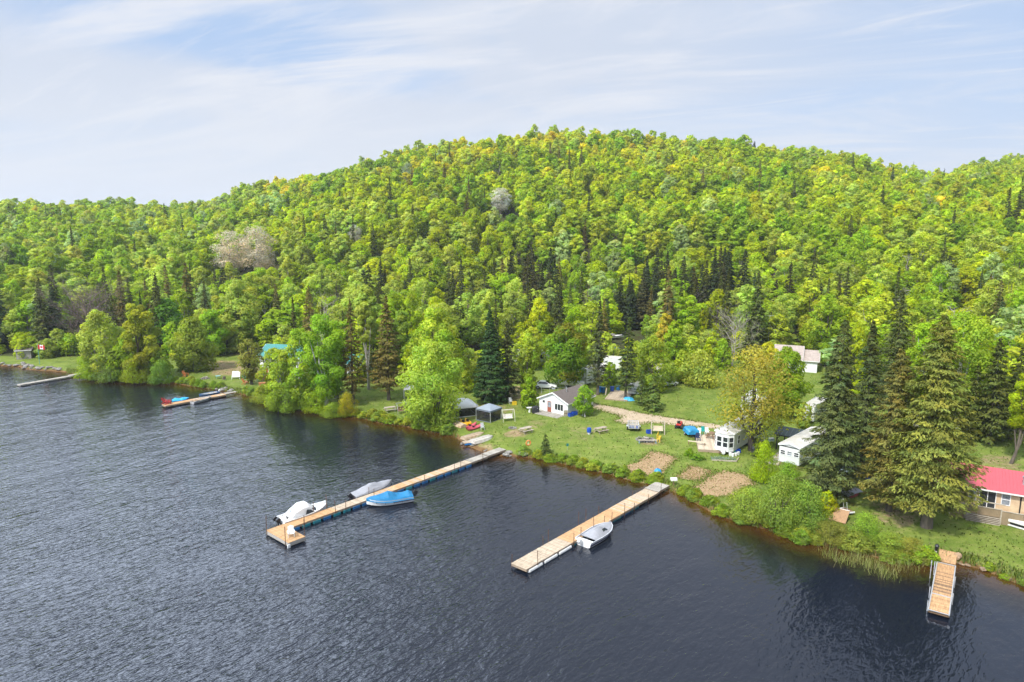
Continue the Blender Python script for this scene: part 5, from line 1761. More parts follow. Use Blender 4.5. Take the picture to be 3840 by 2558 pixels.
WHITE_SIDING = siding_mat('white_clapboard', (.78, .78, .77), .22)
TRAILER_SKIN = siding_mat('white_trailer_skin', (.68, .68, .665), .28, depth=.15)
TAN_WALL = mat('tan_plaster', (.62, .48, .30), .8, var=.1, scale=1.2, dirt=(.50, .33, .2))
SHINGLE = mat('brown_shingle', (.15, .125, .11), .95, var=.28, scale=5, bump=.5, stretch=(1, 2.5, 2.5), dirt=(.07, .055, .05))
TAN_SHINGLE = mat('tan_shingle', (.40, .33, .29), .9, var=.14, scale=3, bump=.3)
RED_METAL = siding_mat('red_metal_roof', (.54, .10, .12), .3, True, .35, .5, .06)
TEAL_METAL = siding_mat('teal_metal_roof', (.04, .235, .205), .4, True, .4, .4, .08)
DARK_METAL = siding_mat('dark_green_metal_roof', (.035, .06, .06), .55, True, .3, .5, .15)
WHITE_ROOF = mat('white_membrane', (.56, .545, .51), .6, var=.08, scale=1.0, dirt=(.5, .46, .40))
TRIM = mat('white_trim', (.80, .80, .79), .45, var=.04)
DOOR_RED = mat('brown_red_door', (.33, .10, .06), .5, var=.15)
PICKET = siding_mat('weathered_picket', (.33, .245, .15), .14, 'both', .85, .4, .2)
STONE_GREY = mat('grey_board', (.36, .33, .31), .85, var=.12, scale=2)


class Frame:
    """local wall frame: turns (along, height, out) on one face of a box into local x, y, z"""
    def __init__(self, o, u, n): self.o, self.u, self.n = Vector(o), Vector(u), Vector(n)
    def p(self, a, z, out=0.): return self.o + self.u * a + self.n * out + Vector((0, 0, z))
    def slab(self, mb, a0, a1, z0, z1, o0, o1):
        v = [self.p(a, z, o) for o in (o0, o1) for a, z in ((a0, z0), (a1, z0), (a1, z1), (a0, z1))]
        return mb.add(v, [(0, 3, 2, 1), (4, 5, 6, 7), (0, 1, 5, 4), (1, 2, 6, 5), (2, 3, 7, 6), (3, 0, 4, 7)])


def window(t, F, a, z, w, h, nx=1, nz=1, frame=None, pane=None, fw=.07, name='window'):
    """frame proud of the wall with one pane sub-part behind its bars"""
    frame = frame or TRIM; pane = pane or GLASS
    m = MB()
    F.slab(m, a, a + w, z, z + fw, .004, .055); F.slab(m, a, a + w, z + h - fw, z + h, .004, .055)
    F.slab(m, a, a + fw, z + fw, z + h - fw, .004, .05); F.slab(m, a + w - fw, a + w, z + fw, z + h - fw, .004, .05)
    for i in range(1, nx): x = a + w * i / nx; F.slab(m, x - fw / 2, x + fw / 2, z + fw, z + h - fw, .004, .045)
    for i in range(1, nz): q = z + h * i / nz; F.slab(m, a + fw, a + w - fw, q - fw / 2, q + fw / 2, .004, .04)
    o = m.build(name, frame, t)
    g = MB(); F.slab(g, a + fw * .6, a + w - fw * .6, z + fw * .6, z + h - fw * .6, .002, .018); g.build('pane', pane, o)
    return o


def door(t, F, a, z, w, h, m, glass=True):
    b_ = MB(); F.slab(b_, a, a + w, z, z + h, .003, .04); o = b_.build('door', m, t)
    f = MB(); F.slab(f, a - .07, a, z, z + h + .07, .003, .06); F.slab(f, a + w, a + w + .07, z, z + h + .07, .003, .06); F.slab(f, a, a + w, z + h, z + h + .07, .003, .055); f.build('door_frame', TRIM, o)
    k = MB(); F.slab(k, a + w - .13, a + w - .07, z + h * .48, z + h * .52, .04, .09); k.build('handle', STEEL, o)
    if glass:
        g = MB(); F.slab(g, a + .12, a + w - .12, z + h * .45, z + h * .92, .041, .05); g.build('pane', GLASS_PALE, o)
    return o


def gable_roof(t, W, D, wall, rise, over, m, along='y', th=.12, fascia=None, x0=0, y0=0, name='roof'):
    """two slopes with overhang; the ridge runs along y (front gable) or along x"""
    r = MB()
    if along == 'y': U, V_ = W, D
    else: U, V_ = D, W
    k = rise / (U / 2)
    e = [(-over, wall - k * over), (U / 2, wall + rise), (U + over, wall - k * over)]
    for (u0, z0), (u1, z1) in ((e[0], e[1]), (e[1], e[2])):
        v = []
        for vv in (-over, V_ + over):
            for u, z in ((u0, z0), (u1, z1)):
                for dz in (.02, .02 + th):
                    v.append((u + x0, vv + y0, z + dz) if along == 'y' else (vv + x0, u + y0, z + dz))
        r.add(v, [(0, 1, 3, 2), (4, 6, 7, 5), (0, 4, 5, 1), (2, 3, 7, 6), (1, 5, 7, 3), (0, 2, 6, 4)])
    o = r.build(name, m, t)
    f = MB()
    for vv in (-over - .02, V_ + over + .02):
        for i in (0, 1):
            (u0, z0), (u1, z1) = e[i], e[i + 1]
            a_, b_ = ((u0 + x0, vv + y0, z0 + .03), (u1 + x0, vv + y0, z1 + .03)) if along == 'y' else ((vv + x0, u0 + y0, z0 + .03), (vv + x0, u1 + y0, z1 + .03))
            f.bar(a_, b_, .035, .2)
    for u, z in (e[0], e[2]):
        s = -.02 if u < 0 else .02
        a_, b_ = ((u + s + x0, -over + y0, z + .03), (u + s + x0, V_ + over + y0, z + .03)) if along == 'y' else ((-over + x0, u + s + y0, z + .03), (V_ + over + x0, u + s + y0, z + .03))
        f.bar(a_, b_, .035, .16)
    f.build('fascia', fascia or TRIM, o)
    return o


def house_box(t, W, D, H, rise, m, along='y', name='wall', x0=0, y0=0, z0=0.):
    b_ = MB()
    if along == 'y':
        v = [(0, 0, z0), (W, 0, z0), (W, D, z0), (0, D, z0), (0, 0, H), (W, 0, H), (W, D, H), (0, D, H), (W / 2, 0, H + rise), (W / 2, D, H + rise)]
        f = [(0, 1, 5, 8, 4), (1, 2, 6, 5), (2, 3, 7, 9, 6), (3, 0, 4, 7), (4, 8, 9, 7), (5, 6, 9, 8), (0, 3, 2, 1)]
    else:
        v = [(0, 0, z0), (W, 0, z0), (W, D, z0), (0, D, z0), (0, 0, H), (W, 0, H), (W, D, H), (0, D, H), (0, D / 2, H + rise), (W, D / 2, H + rise)]
        f = [(0, 1, 5, 4), (1, 2, 6, 9, 5), (2, 3, 7, 6), (3, 0, 4, 8, 7), (4, 5, 9, 8), (6, 7, 8, 9), (0, 3, 2, 1)]
    b_.add([(x + x0, y + y0, z) for x, y, z in v], f)
    return b_.build(name, m, t)


def frame_of(p, q):
    """origin and heading of a wall base from its two photo pixels"""
    a_, b_ = Vector(P(*p)), Vector(P(*q))
    return a_, ang(a_, b_), (b_.xy - a_.xy).length


# ---- white cottage
o, rz, Wd = frame_of((2022, 1538), (2129, 1560))
t = thing('cottage', 'small white cottage with brown shingle roof and red door', 'cottage', (o.x, o.y, o.z - .1), rz)
back = Vector(P(2226, 1525)); front = Vector(P(2129, 1560)); Dp = max(6.0, (back.xy - front.xy).length)
Hw = 2.25; rs = Wd * .22
house_box(t, Wd, Dp, Hw, rs, WHITE_SIDING)
rf = gable_roof(t, Wd, Dp, Hw, rs, .28, SHINGLE)
FR = Frame((0, 0, 0), (1, 0, 0), (0, -1, 0)); SD = Frame((Wd, 0, 0), (0, 1, 0), (1, 0, 0))
door(t, FR, Wd * .30, .18, .82, 1.85, DOOR_RED)
window(t, FR, Wd * .55, .75, Wd * .30, 1.15, 3, 1)
window(t, SD, Dp * .5, .95, 1.1, .8, 2, 1); window(t, SD, Dp * .78, .95, .9, .8, 1, 1)
m = MB(); m.tube([(Wd * .40, .9, Hw + rs * .8), (Wd * .40, .9, Hw + rs + .35)], .025, 6)
m.lathe([(.03, 0), (.2, .05), (.3, .14)], 12, (Wd * .40, .82, Hw + rs + .3)); m.build('satellite_dish', STEEL, rf)
m = MB(); m.tube([(Wd * .62, 2.6, Hw + rs * .7), (Wd * .62, 2.6, Hw + rs + .35)], .06, 8); m.lathe([(.06, 0), (.13, .02), (.13, .08), (.02, .14)], 10, (Wd * .62, 2.6, Hw + rs + .33)); m.build('vent_pipe', STEEL, rf)
m = MB(); F_ = FR; F_.slab(m, Wd * .14, Wd * .20, 1.7, 1.95, .003, .12); m.build('porch_lamp', BLACK, t)
# wooden porch platform
t2 = thing('porch_deck', 'low wooden platform before the white cottage door', 'deck', (o.x, o.y, o.z - .1), rz)
m = MB(); boards(m, Wd * .10, Wd * .92, -2.1, -.06, .22, .14, along_x=True); m.build('deck', DECK_GREY, t2)
m = MB(); m.box((Wd * .51, -2.08, .09), (Wd * .82, .04, .18)); m.box((Wd * .92 - .02, -1.08, .09), (.04, 1.9, .18)); m.box((Wd * .10 + .02, -1.08, .09), (.04, 1.9, .18)); m.build('frame', SIDE_GREY, t2)

# ---- red roofed house with its deck
o, rz, Wd = frame_of((3500, 1897), (3840, 1953))
t = thing('house', 'tan house with ribbed red metal roof beside the lakeside spruces', 'house', (o.x, o.y, o.z - .1), rz)
Wd += 4.5; Dp = 6.4; Hw = 3.15; rs = 1.25
house_box(t, Wd, Dp, Hw, rs, TAN_WALL, 'x')
rf = gable_roof(t, Wd, Dp, Hw, rs, .45, RED_METAL, 'x')
FR = Frame((0, 0, 0), (1, 0, 0), (0, -1, 0))
S = (Wd - 4.5) / 340.0                     # metres per photo pixel along the wall
window(t, FR, 168 * S, .95, 64 * S, 1.95, 2, 1, name='sliding_door')
window(t, FR, 250 * S, 1.55, 34 * S, 1.25, 1, 2, pane=GLASS_PALE); window(t, FR, 128 * S, 1.55, 32 * S, 1.1, 1, 2, pane=GLASS_PALE)
m = MB(); m.tube([(330 * S, 1.2, Hw + .1), (330 * S, 1.2, Hw + 1.35)], .14, 10); m.lathe([(.14, 0), (.22, .02), (.22, .16), (.05, .24)], 10, (330 * S, 1.2, Hw + 1.33)); m.build('chimney_pipe', STEEL, rf)
m = MB(); m.bar((320 * S, -.03, .1), (320 * S, -.03, Hw - .2), .12, .06); m.build('downpipe', BLACK, t)
t2 = thing('house_deck', 'weathered board fenced deck with wide steps below the red roof', 'deck', (o.x, o.y, o.z - .1), rz)
y1 = -2.3
m = MB(); boards(m, 60 * S, Wd, y1, -.06, .9, .15, along_x=True); m.build('deck', DECK_GREY, t2)
m = MB(); FD = Frame((0, y1, 0), (1, 0, 0), (0, -1, 0))
FD.slab(m, 60 * S, 118 * S, 0, 1.75, .02, .07); FD.slab(m, 118 * S + .02, 246 * S, .92, 1.75, .02, .07); FD.slab(m, 246 * S + .02, Wd, 0, 1.65, .02, .07); m.build('picket_panel', PICKET, t2)
for x in (60, 118, 246, 330, 420):
    m = MB(); m.box((x * S, y1 - .1, .95), (.12, .14, 1.9)); m.build('post', WOOD_WEATHERED, t2)
for x0_, x1_, z_ in ((60, 118, 1.78), (118, 246, 1.79), (246, 440, 1.69)):
    m = MB(); m.bar((x0_ * S, y1 - .05, z_), (min(x1_ * S, Wd), y1 - .05, z_), .14, .05); m.build('rail', WOOD_WEATHERED, t2)
for i in range(6):
    m = MB(); m.box((182 * S, y1 - .25 - i * .06, .86 - i * .15), (124 * S, .2, .05)); m.build('step', WOOD_WEATHERED, t2)
m = MB(); m.box((182 * S, y1 - .1, .42), (122 * S, .04, .84)); m.build('riser_board', WOOD_BROWN, t2)
m = MB(); m.bar((135 * S, y1 - .02, 2.35), (258 * S, y1 - .02, 2.35), .2, .06); m.build('rail', WOOD_WEATHERED, t2)

# ---- trailers
def trailer(label, p, q, depth, H, skin, roofm, z0=.45, roof='flat', name='trailer', cat='trailer', rise=.25):
    o, rz, W = frame_of(p, q)
    t = thing(name, label, cat, (o.x, o.y, o.z - .05), rz)
    if roof == 'flat':
        m = MB(); m.box((W / 2, depth / 2, (z0 + H) / 2), (W, depth, H - z0)); m.build('body', skin, t, bevel=.08)
        m = MB(); m.box((W / 2, depth / 2, H + .03), (W + .1, depth + .1, .1), taper=.97); m.build('roof', roofm, t, bevel=.04)
    else:
        house_box(t, W, depth, H, rise, skin, 'y', 'body', z0=z0)
        gable_roof(t, W, depth, H, rise, .12, roofm, 'y', .05)
    for y in (depth * .55, depth * .55 + .8):
        for x in (.12, W - .12):
            w = MB(); w.tube([(x - .09, y, .33), (x + .09, y, .33)], .33, 14); wo = w.build('wheel', RUBBER, t)
            w = MB(); w.tube([(x - .1, y, .33), (x + .1, y, .33)], .17, 12); w.build('rim', STEEL, wo)
    return t, W, Frame((0, 0, 0), (1, 0, 0), (0, -1, 0)), Frame((W, 0, 0), (0, 1, 0), (1, 0, 0)), Frame((0, depth, 0), (0, -1, 0), (-1, 0, 0))


# bay window park trailer
t, W, FR, SD, LS = trailer('white park trailer with a windowed bay front under the orange maple', (2680, 1690), (2750, 1706), 9.5, 2.95, TRAILER_SKIN, WHITE_ROOF, .5, 'gable', rise=.45)
bay = [(0.0, -.02), (W * .18, -.75), (W * .82, -.75), (W, -.02)]
MB().prism(bay, .5, 1.0).build('bay_sill', TRIM, t); MB().prism([(x, y * .985) for x, y in bay], 2.55, 2.9).build('bay_header', TRIM, t)
m = MB(); n_ = [Vector((x * 1.06 - W * .03, y * 1.12, 2.9)) for x, y in bay]
m.add([tuple(v) for v in n_] + [(W * .5, .3, 3.32)], [(0, 1, 4), (1, 2, 4), (2, 3, 4), (3, 2, 1, 0)]); m.build('bay_roof', WHITE_ROOF, t)
for i in range(3):
    a_, b_ = Vector((*bay[i], 0)), Vector((*bay[i + 1], 0)); d = (b_ - a_); ln = d.length; d.normalize()
    F = Frame(a_, d, (d.y, -d.x, 0))
    k = 2 if i == 1 else 1
    for j in range(k):
        window(t, F, ln * j / k + .02, 1.0, ln / k - .04, 1.55, 1, 2, fw=.1)
window(t, SD, 1.2, 1.2, .8, 1.2, 1, 2); window(t, SD, 4.5, 1.3, 1.2, .9, 2, 1)
m = MB(); m.box((W * .62, -1.0, .55), (.6, .35, .5)); m.box((W * .62, -1.0, .25), (.35, .2, .2)); m.build('gas_box', WHITE_PLASTIC, t, bevel=.04)
m = MB(); m.bar((W * .5, -.3, .42), (W * .5, -1.7, .42), .1); m.bar((W * .2, .2, .42), (W * .5, -1.5, .42), .08); m.bar((W * .8, .2, .42), (W * .5, -1.5, .42), .08); m.build('hitch', RUST, t)
oB = t

# white trailer with long roof
t, W, FR, SD, LS = trailer('white trailer with sloping pale roof half hidden by the huge spruce', (2918, 1748), (2994, 1766), 10, 3.0, TRAILER_SKIN, WHITE_ROOF, .75, 'gable', rise=.35)
for i in range(3): window(t, FR, W * (.06 + .33 * i), 1.75, W * .26, .62, 1, 2, pane=GLASS_PALE if i == 1 else GLASS, fw=.06)
m = MB(); FR.slab(m, .02, W - .02, 2.86, 2.94, .01, .06); m.build('awning_rail', BLACK, t)
m = MB(); m.box((W / 2, .12, .42), (W * .92, .1, .55)); m.build('skirting', WOOD_BROWN, t)
m = MB(); m.bar((W * .2, .1, .62), (W * .5, -1.5, .55), .1); m.bar((W * .8, .1, .62), (W * .5, -1.5, .55), .1); m.tube([(W * .5, -1.4, 0), (W * .5, -1.4, .75)], .05, 8); m.build('hitch', BLACK, t)

# big camper trailer
t, W, FR, SD, LS = trailer('white camper trailer with blunt front parked behind the cottage', (2160, 1440), (2199, 1448), 7.8, 3.15, WHITE_GEL, WHITE_ROOF, .5, 'flat', 'camper', 'camper')
m = MB(); FR.slab(m, W * .1, W * .9, 1.3, 2.5, .0, .25); m.build('front_cap', WHITE_GEL, t, bevel=.1)
m = MB(); FR.slab(m, W * .2, W * .6, 2.05, 2.2, .255, .265); FR.slab(m, W * .15, W * .8, 1.65, 1.8, .255, .265); m.build('graphic_stripe', STEEL, t)
window(t, SD, 2.0, 1.5, 1.3, .75, 2, 1, frame=BLACK); window(t, SD, 5.5, 1.5, 1.0, .75, 1, 1, frame=BLACK)
m = MB(); SD.slab(m, .1, 7.6, 1.0, 1.14, .003, .02); m.build('side_stripe', STONE_GREY, t)
m = MB(); m.bar(LS.p(6.9, 1.1, .05), LS.p(7.6, 2.2, 1.2), .06); m.bar(LS.p(7.6, 2.2, 1.2), LS.p(6.9, 2.9, .05), .06); m.bar(LS.p(7.6, 2.2, 1.2), LS.p(5.0, 2.2, 1.2), .06); m.build('awning_arm', WHITE_PLASTIC, t)
m = MB(); m.box((W * .4, 1.5, 3.26), (.6, .5, .14)); m.build('roof_vent', BLACK, t)

# older trailers behind
t, W, FR, SD, LS = trailer('old white trailer with snow white side seen between fir and slim birch', (1915, 1372), (1985, 1377), 3.0, 3.2, TRAILER_SKIN, WHITE_ROOF, .4)
window(t, FR, W * .3, 1.8, W * .2, .7, 2, 1); window(t, FR, W * .62, 1.8, W * .16, .6, 1, 1)
t, W, FR, SD, LS = trailer('white trailer with one small black window behind the slim birch', (2006, 1372), (2058, 1376), 3.2, 3.0, TRAILER_SKIN, WHITE_ROOF, .4)
window(t, FR, W * .38, 1.75, .8, .8, 1, 1, frame=BLACK)
t, W, FR, SD, LS = trailer('small grey white tent trailer beside the wooden deck', (2353, 1484), (2394, 1488), 4.2, 1.9, TRAILER_SKIN, WHITE_ROOF, .45)
window(t, FR, W * .15, 1.15, W * .7, .45, 2, 1, pane=GLASS_PALE); m = MB(); FR.slab(m, W * .05, W * .95, .95, 1.03, .003, .02); m.build('side_stripe', BLACK, t)
t, W, FR, SD, LS = trailer('white travel trailer glimpsed behind the ragged spruce', (2262, 1390), (2335, 1396), 2.6, 2.8, TRAILER_SKIN, WHITE_ROOF, .5)
window(t, FR, W * .3, 1.5, .9, .6, 1, 1)
t, W, FR, SD, LS = trailer('white trailer glimpsed through the orange flushed maple', (2775, 1560), (2850, 1572), 7.5, 2.9, TRAILER_SKIN, WHITE_ROOF, .5, 'gable')
window(t, FR, W * .3, 1.4, 1.0, .7, 2, 1)
t, W, FR, SD, LS = trailer('white trailer between lime maple and huge spruce', (3005, 1585), (3050, 1592), 7, 2.8, TRAILER_SKIN, WHITE_ROOF, .5)
window(t, FR, W * .3, 1.4, 1.0, .7, 2, 1)
t, W, FR, SD, LS = trailer('cream trailer glimpsed under the leafy tree over the awnings', (2425, 1420), (2490, 1425), 2.6, 2.7, CREAM, WHITE_ROOF, .5)
window(t, FR, W * .3, 1.4, 1.0, .7, 2, 1)

# ---- tan roofed house
o, rz, Wd = frame_of((2905, 1392), (3062, 1402))
t = thing('house', 'white house with tan shingle roofs behind the lime maple', 'house', (o.x, o.y, o.z - .1), rz)
house_box(t, Wd * .6, 8, 3.0, 2.0, WHITE, 'x'); gable_roof(t, Wd * .6, 8, 3.0, 2.0, .5, TAN_SHINGLE, 'x')
house_box(t, Wd * .38, 6, 2.8, 1.5, WHITE, 'x', 'wing', x0=Wd * .62, y0=.8); gable_roof(t, Wd * .38, 6, 2.8, 1.5, .4, TAN_SHINGLE, 'x', x0=Wd * .62, y0=.8, name='wing_roof')
FR = Frame((0, 0, 0), (1, 0, 0), (0, -1, 0)); window(t, FR, 1, 1.1, 1.3, 1.1, 2, 1); window(t, FR, Wd * .4, 1.1, 1.3, 1.1, 2, 1)
m = MB(); m.tube([(Wd * .32, 2.2, 3.6), (Wd * .32, 2.2, 5.2)], .09, 8); m.build('chimney_pipe', BLACK, t)

# ---- teal roofed cottages and the grey shed on the far bank
o, rz, Wd = frame_of((975, 1376), (1120, 1382))
t = thing('cottage', 'white cottage with long teal metal roof behind the birch clump', 'cottage', (o.x, o.y, o.z - .1), rz)
house_box(t, Wd, 7.5, 2.6, 1.9, WHITE_SIDING, 'x'); gable_roof(t, Wd, 7.5, 2.6, 1.9, .5, TEAL_METAL, 'x')
FR = Frame((0, 0, 0), (1, 0, 0), (0, -1, 0))
for x in (.08, .3, .55, .8): window(t, FR, Wd * x, 1.0, 1.1, 1.0, 2, 1)
o, rz, Wd = frame_of((1300, 1400), (1352, 1403))
t = thing('cottage', 'little teal roofed cabin showing below the brownish spruce', 'cottage', (o.x, o.y, o.z - .1), rz)
house_box(t, Wd, 5, 2.3, 1.3, WHITE_SIDING, 'x'); gable_roof(t, Wd, 5, 2.3, 1.3, .4, TEAL_METAL, 'x')
FR = Frame((0, 0, 0), (1, 0, 0), (0, -1, 0)); window(t, FR, Wd * .3, 1.0, 1.0, .9, 2, 1)
o, rz, Wd = frame_of((62, 1349), (118, 1345))
t = thing('shed', 'grey shed with sloped brown roof on the far bank', 'shed', (o.x, o.y, o.z - .1), rz)
m = MB(); m.prism([(0, 0), (Wd, 0), (Wd, 4), (0, 4)], 0, 2.1); m.build('wall', STONE_GREY, t)
m = MB(); m.add([(-.3, -.3, 2.12), (Wd + .3, -.3, 2.12), (Wd + .3, 4.3, 2.9), (-.3, 4.3, 2.9), (-.3, -.3, 2.22), (Wd + .3, -.3, 2.22), (Wd + .3, 4.3, 3.0), (-.3, 4.3, 3.0)], [(0, 3, 2, 1), (4, 5, 6, 7), (0, 1, 5, 4), (1, 2, 6, 5), (2, 3, 7, 6), (3, 0, 4, 7)]); m.build('roof', SHINGLE, t)
m = MB(); m.box((Wd / 2, -.33, 2.16), (Wd + .5, .05, .14)); m.build('fascia', TRIM, t)

# ---- shelters
def screen_mat():
    m, nt, out = nodes_of('insect_screen')
    N, L = nt.nodes, nt.links
    d = N.new('ShaderNodeBsdfDiffuse'); d.inputs[0].default_value = rgb(.035, .037, .04)
    tr = N.new('ShaderNodeBsdfTransparent'); mx = N.new('ShaderNodeMixShader'); mx.inputs[0].default_value = .62
    L.new(tr.outputs[0], mx.inputs[1]); L.new(d.outputs[0], mx.inputs[2]); L.new(mx.outputs[0], out.inputs[0])
    return m
SCREEN = screen_mat()
def screen_tent(label, c, half, rz, wall, rise, roofm, trim, dome=False):
    t = thing('screen_tent', label, 'tent', c, rz)
    g = []
    n = 9
    for i in range(n):
        row = []
        for j in range(n):
            u, v = -1 + 2 * i / (n - 1), -1 + 2 * j / (n - 1)
            k = max(abs(u), abs(v))
            z = wall + rise * ((1 - k) ** (.8 if not dome else .65)) * (1 - .25 * abs(u * v))
            row.append((u * half * 1.03, v * half * 1.03, z))
        g.append(row)
    MB().grid(g).build('roof', roofm, t, smooth=dome, solid=.02)
    m = MB()
    cs = [(-1, -1), (1, -1), (1, 1), (-1, 1)]
    for i in range(4):
        (a0, a1), (b0, b1) = cs[i], cs[(i + 1) % 4]
        m.bar((a0 * half * 1.035, a1 * half * 1.035, wall - .1), (b0 * half * 1.035, b1 * half * 1.035, wall - .1), .02, .26)
    m.build('valance', trim, t)
    for u, v in cs:
        m = MB(); m.bar((u * half * 1.0, v * half * 1.0, 0), (u * half, v * half, wall), .09); m.build('leg', STEEL if not dome else WHITE_PLASTIC, t)
    for i in range(4):
        (a0, a1), (b0, b1) = cs[i], cs[(i + 1) % 4]
        q = .95
        m = MB(); m.add([(a0 * half * q, a1 * half * q, .1), (b0 * half * q, b1 * half * q, .1), (b0 * half * q, b1 * half * q, wall - .2), (a0 * half * q, a1 * half * q, wall - .2)], [(0, 1, 2, 3)]); m.build('screen_wall', SCREEN, t)
        m = MB(); m.bar((a0 * half * q, a1 * half * q, .06), (b0 * half * q, b1 * half * q, .06), .05, .14); m.build('hem', trim if not dome else CANVAS_WHITE, t)
    return t
GREYBLUE = mat('grey_blue_canvas', (.27, .31, .37), .7, var=.06, scale=1.2, bump=.15)
pl, pf, pr = Vector(P(1785, 1574)), Vector(P(1838, 1584)), Vector(P(1883, 1572))
cc = (pl + pr) / 2
screen_tent('grey blue peaked screen tent between fir and white swing seat', (cc.x, cc.y, cc.z - .05), (pf.xy - pl.xy).length / 2, ang(pl, pf), 1.95, .75, GREYBLUE, mat('grey_blue_trim', (.16, .19, .24), .7))
c_ = P(1735, 1552)
screen_tent('white domed screen tent behind the big pale willow', (c_[0], c_[1], c_[2] - .05), 2.0, .35, 1.75, 1.0, CANVAS_WHITE, CANVAS_WHITE, True)
c_ = P(1553, 1500)
t = thing('canopy', 'grey flat canopy showing between brownish spruce and willow', 'canopy', c_, .2)
g = [[(x, y, 2.3 + .45 * (1 - max(abs(x), abs(y)) / 1.9)) for y in (-1.9, -.9, 0, .9, 1.9)] for x in (-1.9, -.9, 0, .9, 1.9)]
MB().grid(g).build('roof', COVER_GREY, t, solid=.03)
for u, v in ((-1, -1), (1, -1), (1, 1), (-1, 1)): MB().bar((u * 1.8, v * 1.8, 0), (u * 1.8, v * 1.8, 2.3), .08).build('leg', STEEL, t)
# dark metal gazebo by the white trailer
pa, pb = Vector(P(2911, 1684)), Vector(P(2972, 1696))
t = thing('gazebo', 'dark metal roofed gazebo behind the white trailer', 'gazebo', pa, ang(pa, pb))
w_ = max(3.2, (pb.xy - pa.xy).length)
m = MB(); m.grid([[(-.3, -.3, 2.15), (-.3, w_ / 2, 2.95), (-.3, w_ + .3, 2.15)], [(w_ + .3, -.3, 2.15), (w_ + .3, w_ / 2, 2.95), (w_ + .3, w_ + .3, 2.15)]]); m.build('roof', DARK_METAL, t, solid=.05)
m = MB()
for y in (-.3, w_ + .3): m.bar((-.3, y, 2.12), (w_ + .3, y, 2.12), .1, .14)
m.build('eaves_beam', BLACK, t)
for x, y in ((0, 0), (w_, 0), (w_, w_), (0, w_)):
    m = MB(); m.bar((x, y, 0), (x, y, 2.1), .13); m.bar((x, y, 1.5), (x + (.5 if x == 0 else -.5), y, 2.08), .07); m.build('post', BLACK, t)

# ---- platforms on the ground
def platform(label, pts, h, mats_, name='deck', step=.15, z=0.):
    W_ = [Vector(P(*q)) for q in pts]
    o = W_[0]; rz = ang(W_[0], W_[1])
    R = Matrix.Rotation(-rz, 3, 'Z')
    L_ = [R @ (q - o) for q in W_]
    x0, x1 = 0, max(q.x for q in L_); y0, y1 = 0, max(q.y for q in L_)
    t = thing(name, label, 'deck', (o.x, o.y, o.z - .05 + z), rz)
    m = MB(); boards(m, x0, x1, y0, y1, h, step, along_x=True); m.build('deck', mats_, t)
    m = MB()
    for y in (y0 + .03, y1 - .03): m.box(((x0 + x1) / 2, y, h / 2 - .03), (x1 - x0, .05, h - .05))
    for x in (x0 + .03, x1 - .03): m.box((x, (y0 + y1) / 2, h / 2 - .03), (.05, y1 - y0 - .14, h - .06))
    m.build('frame', SIDE_WOOD, t)
    return t, x1, y1
platform('tan plank deck beside the bay window trailer', [(2618, 1694), (2690, 1699), (2696, 1640)], .42, [WOOD_PALE, DECK_OLD[0], DECK_OLD[1]])
platform('wooden deck with a spruce growing through it beyond the gravel drive', [(2268, 1499), (2352, 1506), (2352, 1470)], .25, DECK_OLD)
platform('brown plank terrace between bay window trailer and white trailer', [(2868, 1738), (2918, 1748), (2925, 1668)], .2, [WOOD_PALE, DECK_GREY[0], DECK_OLD[0]])
# ------------------------------------------------------------------ tracks and dug ground (draped sheets)
def drape(name, label, pts_px, m, lift=.035, step=.45, kind='structure', wob=.35):
    poly = [P0(x, y, 1.4) for x, y in pts_px]
    # subdivide and roughen the outline
    out = []
    for i in range(len(poly)):
        a_, b_ = np.array(poly[i]), np.array(poly[(i + 1) % len(poly)])
        n = max(1, int(np.hypot(*(b_ - a_)) / .5))
        for k in range(n):
            q = a_ + (b_ - a_) * k / n
            out.append((q[0] + wob * float(vnoise(q[0] * 3, q[1] * 3, 1.9)), q[1] + wob * float(vnoise(q[0] * 3 + 50, q[1] * 3, 1.9))))
    out = np.array(out)
    x0, y0 = out.min(0) - step; x1, y1 = out.max(0) + step
    nx, ny = int((x1 - x0) / step) + 2, int((y1 - y0) / step) + 2
    X, Y = np.meshgrid(x0 + np.arange(nx) * step, y0 + np.arange(ny) * step)
    ins = in_poly(X, Y, out)
    # move the outer ring of grid points onto the outline so that the edge follows it
    near = np.zeros_like(ins)
    for dx, dy in ((0, 1), (1, 0), (0, -1), (-1, 0), (1, 1), (-1, -1), (1, -1), (-1, 1)):
        near |= np.roll(np.roll(ins, dx, 0), dy, 1)
    ring = near & ~ins
    for i, j in zip(*np.nonzero(ring)):
        d = (out[:, 0] - X[i, j]) ** 2 + (out[:, 1] - Y[i, j]) ** 2
        k = d.argmin(); X[i, j], Y[i, j] = out[k]
    use = ins | ring
    Z = height(X, Y) + lift
    Z = np.where(ring, Z - lift * .8, Z)
    idx = -np.ones(X.shape, int); idx[use] = np.arange(use.sum())
    F = [(idx[i, j], idx[i, j + 1], idx[i + 1, j + 1], idx[i + 1, j]) for i in range(ny - 1) for j in range(nx - 1) if use[i, j] and use[i, j + 1] and use[i + 1, j] and use[i + 1, j + 1]]
    me = np_mesh(name, np.stack([X[use], Y[use], Z[use]], -1), np.array(F), [m], smooth=np.ones(len(F), bool))
    return tag(link(name, me), label, None, None, kind)


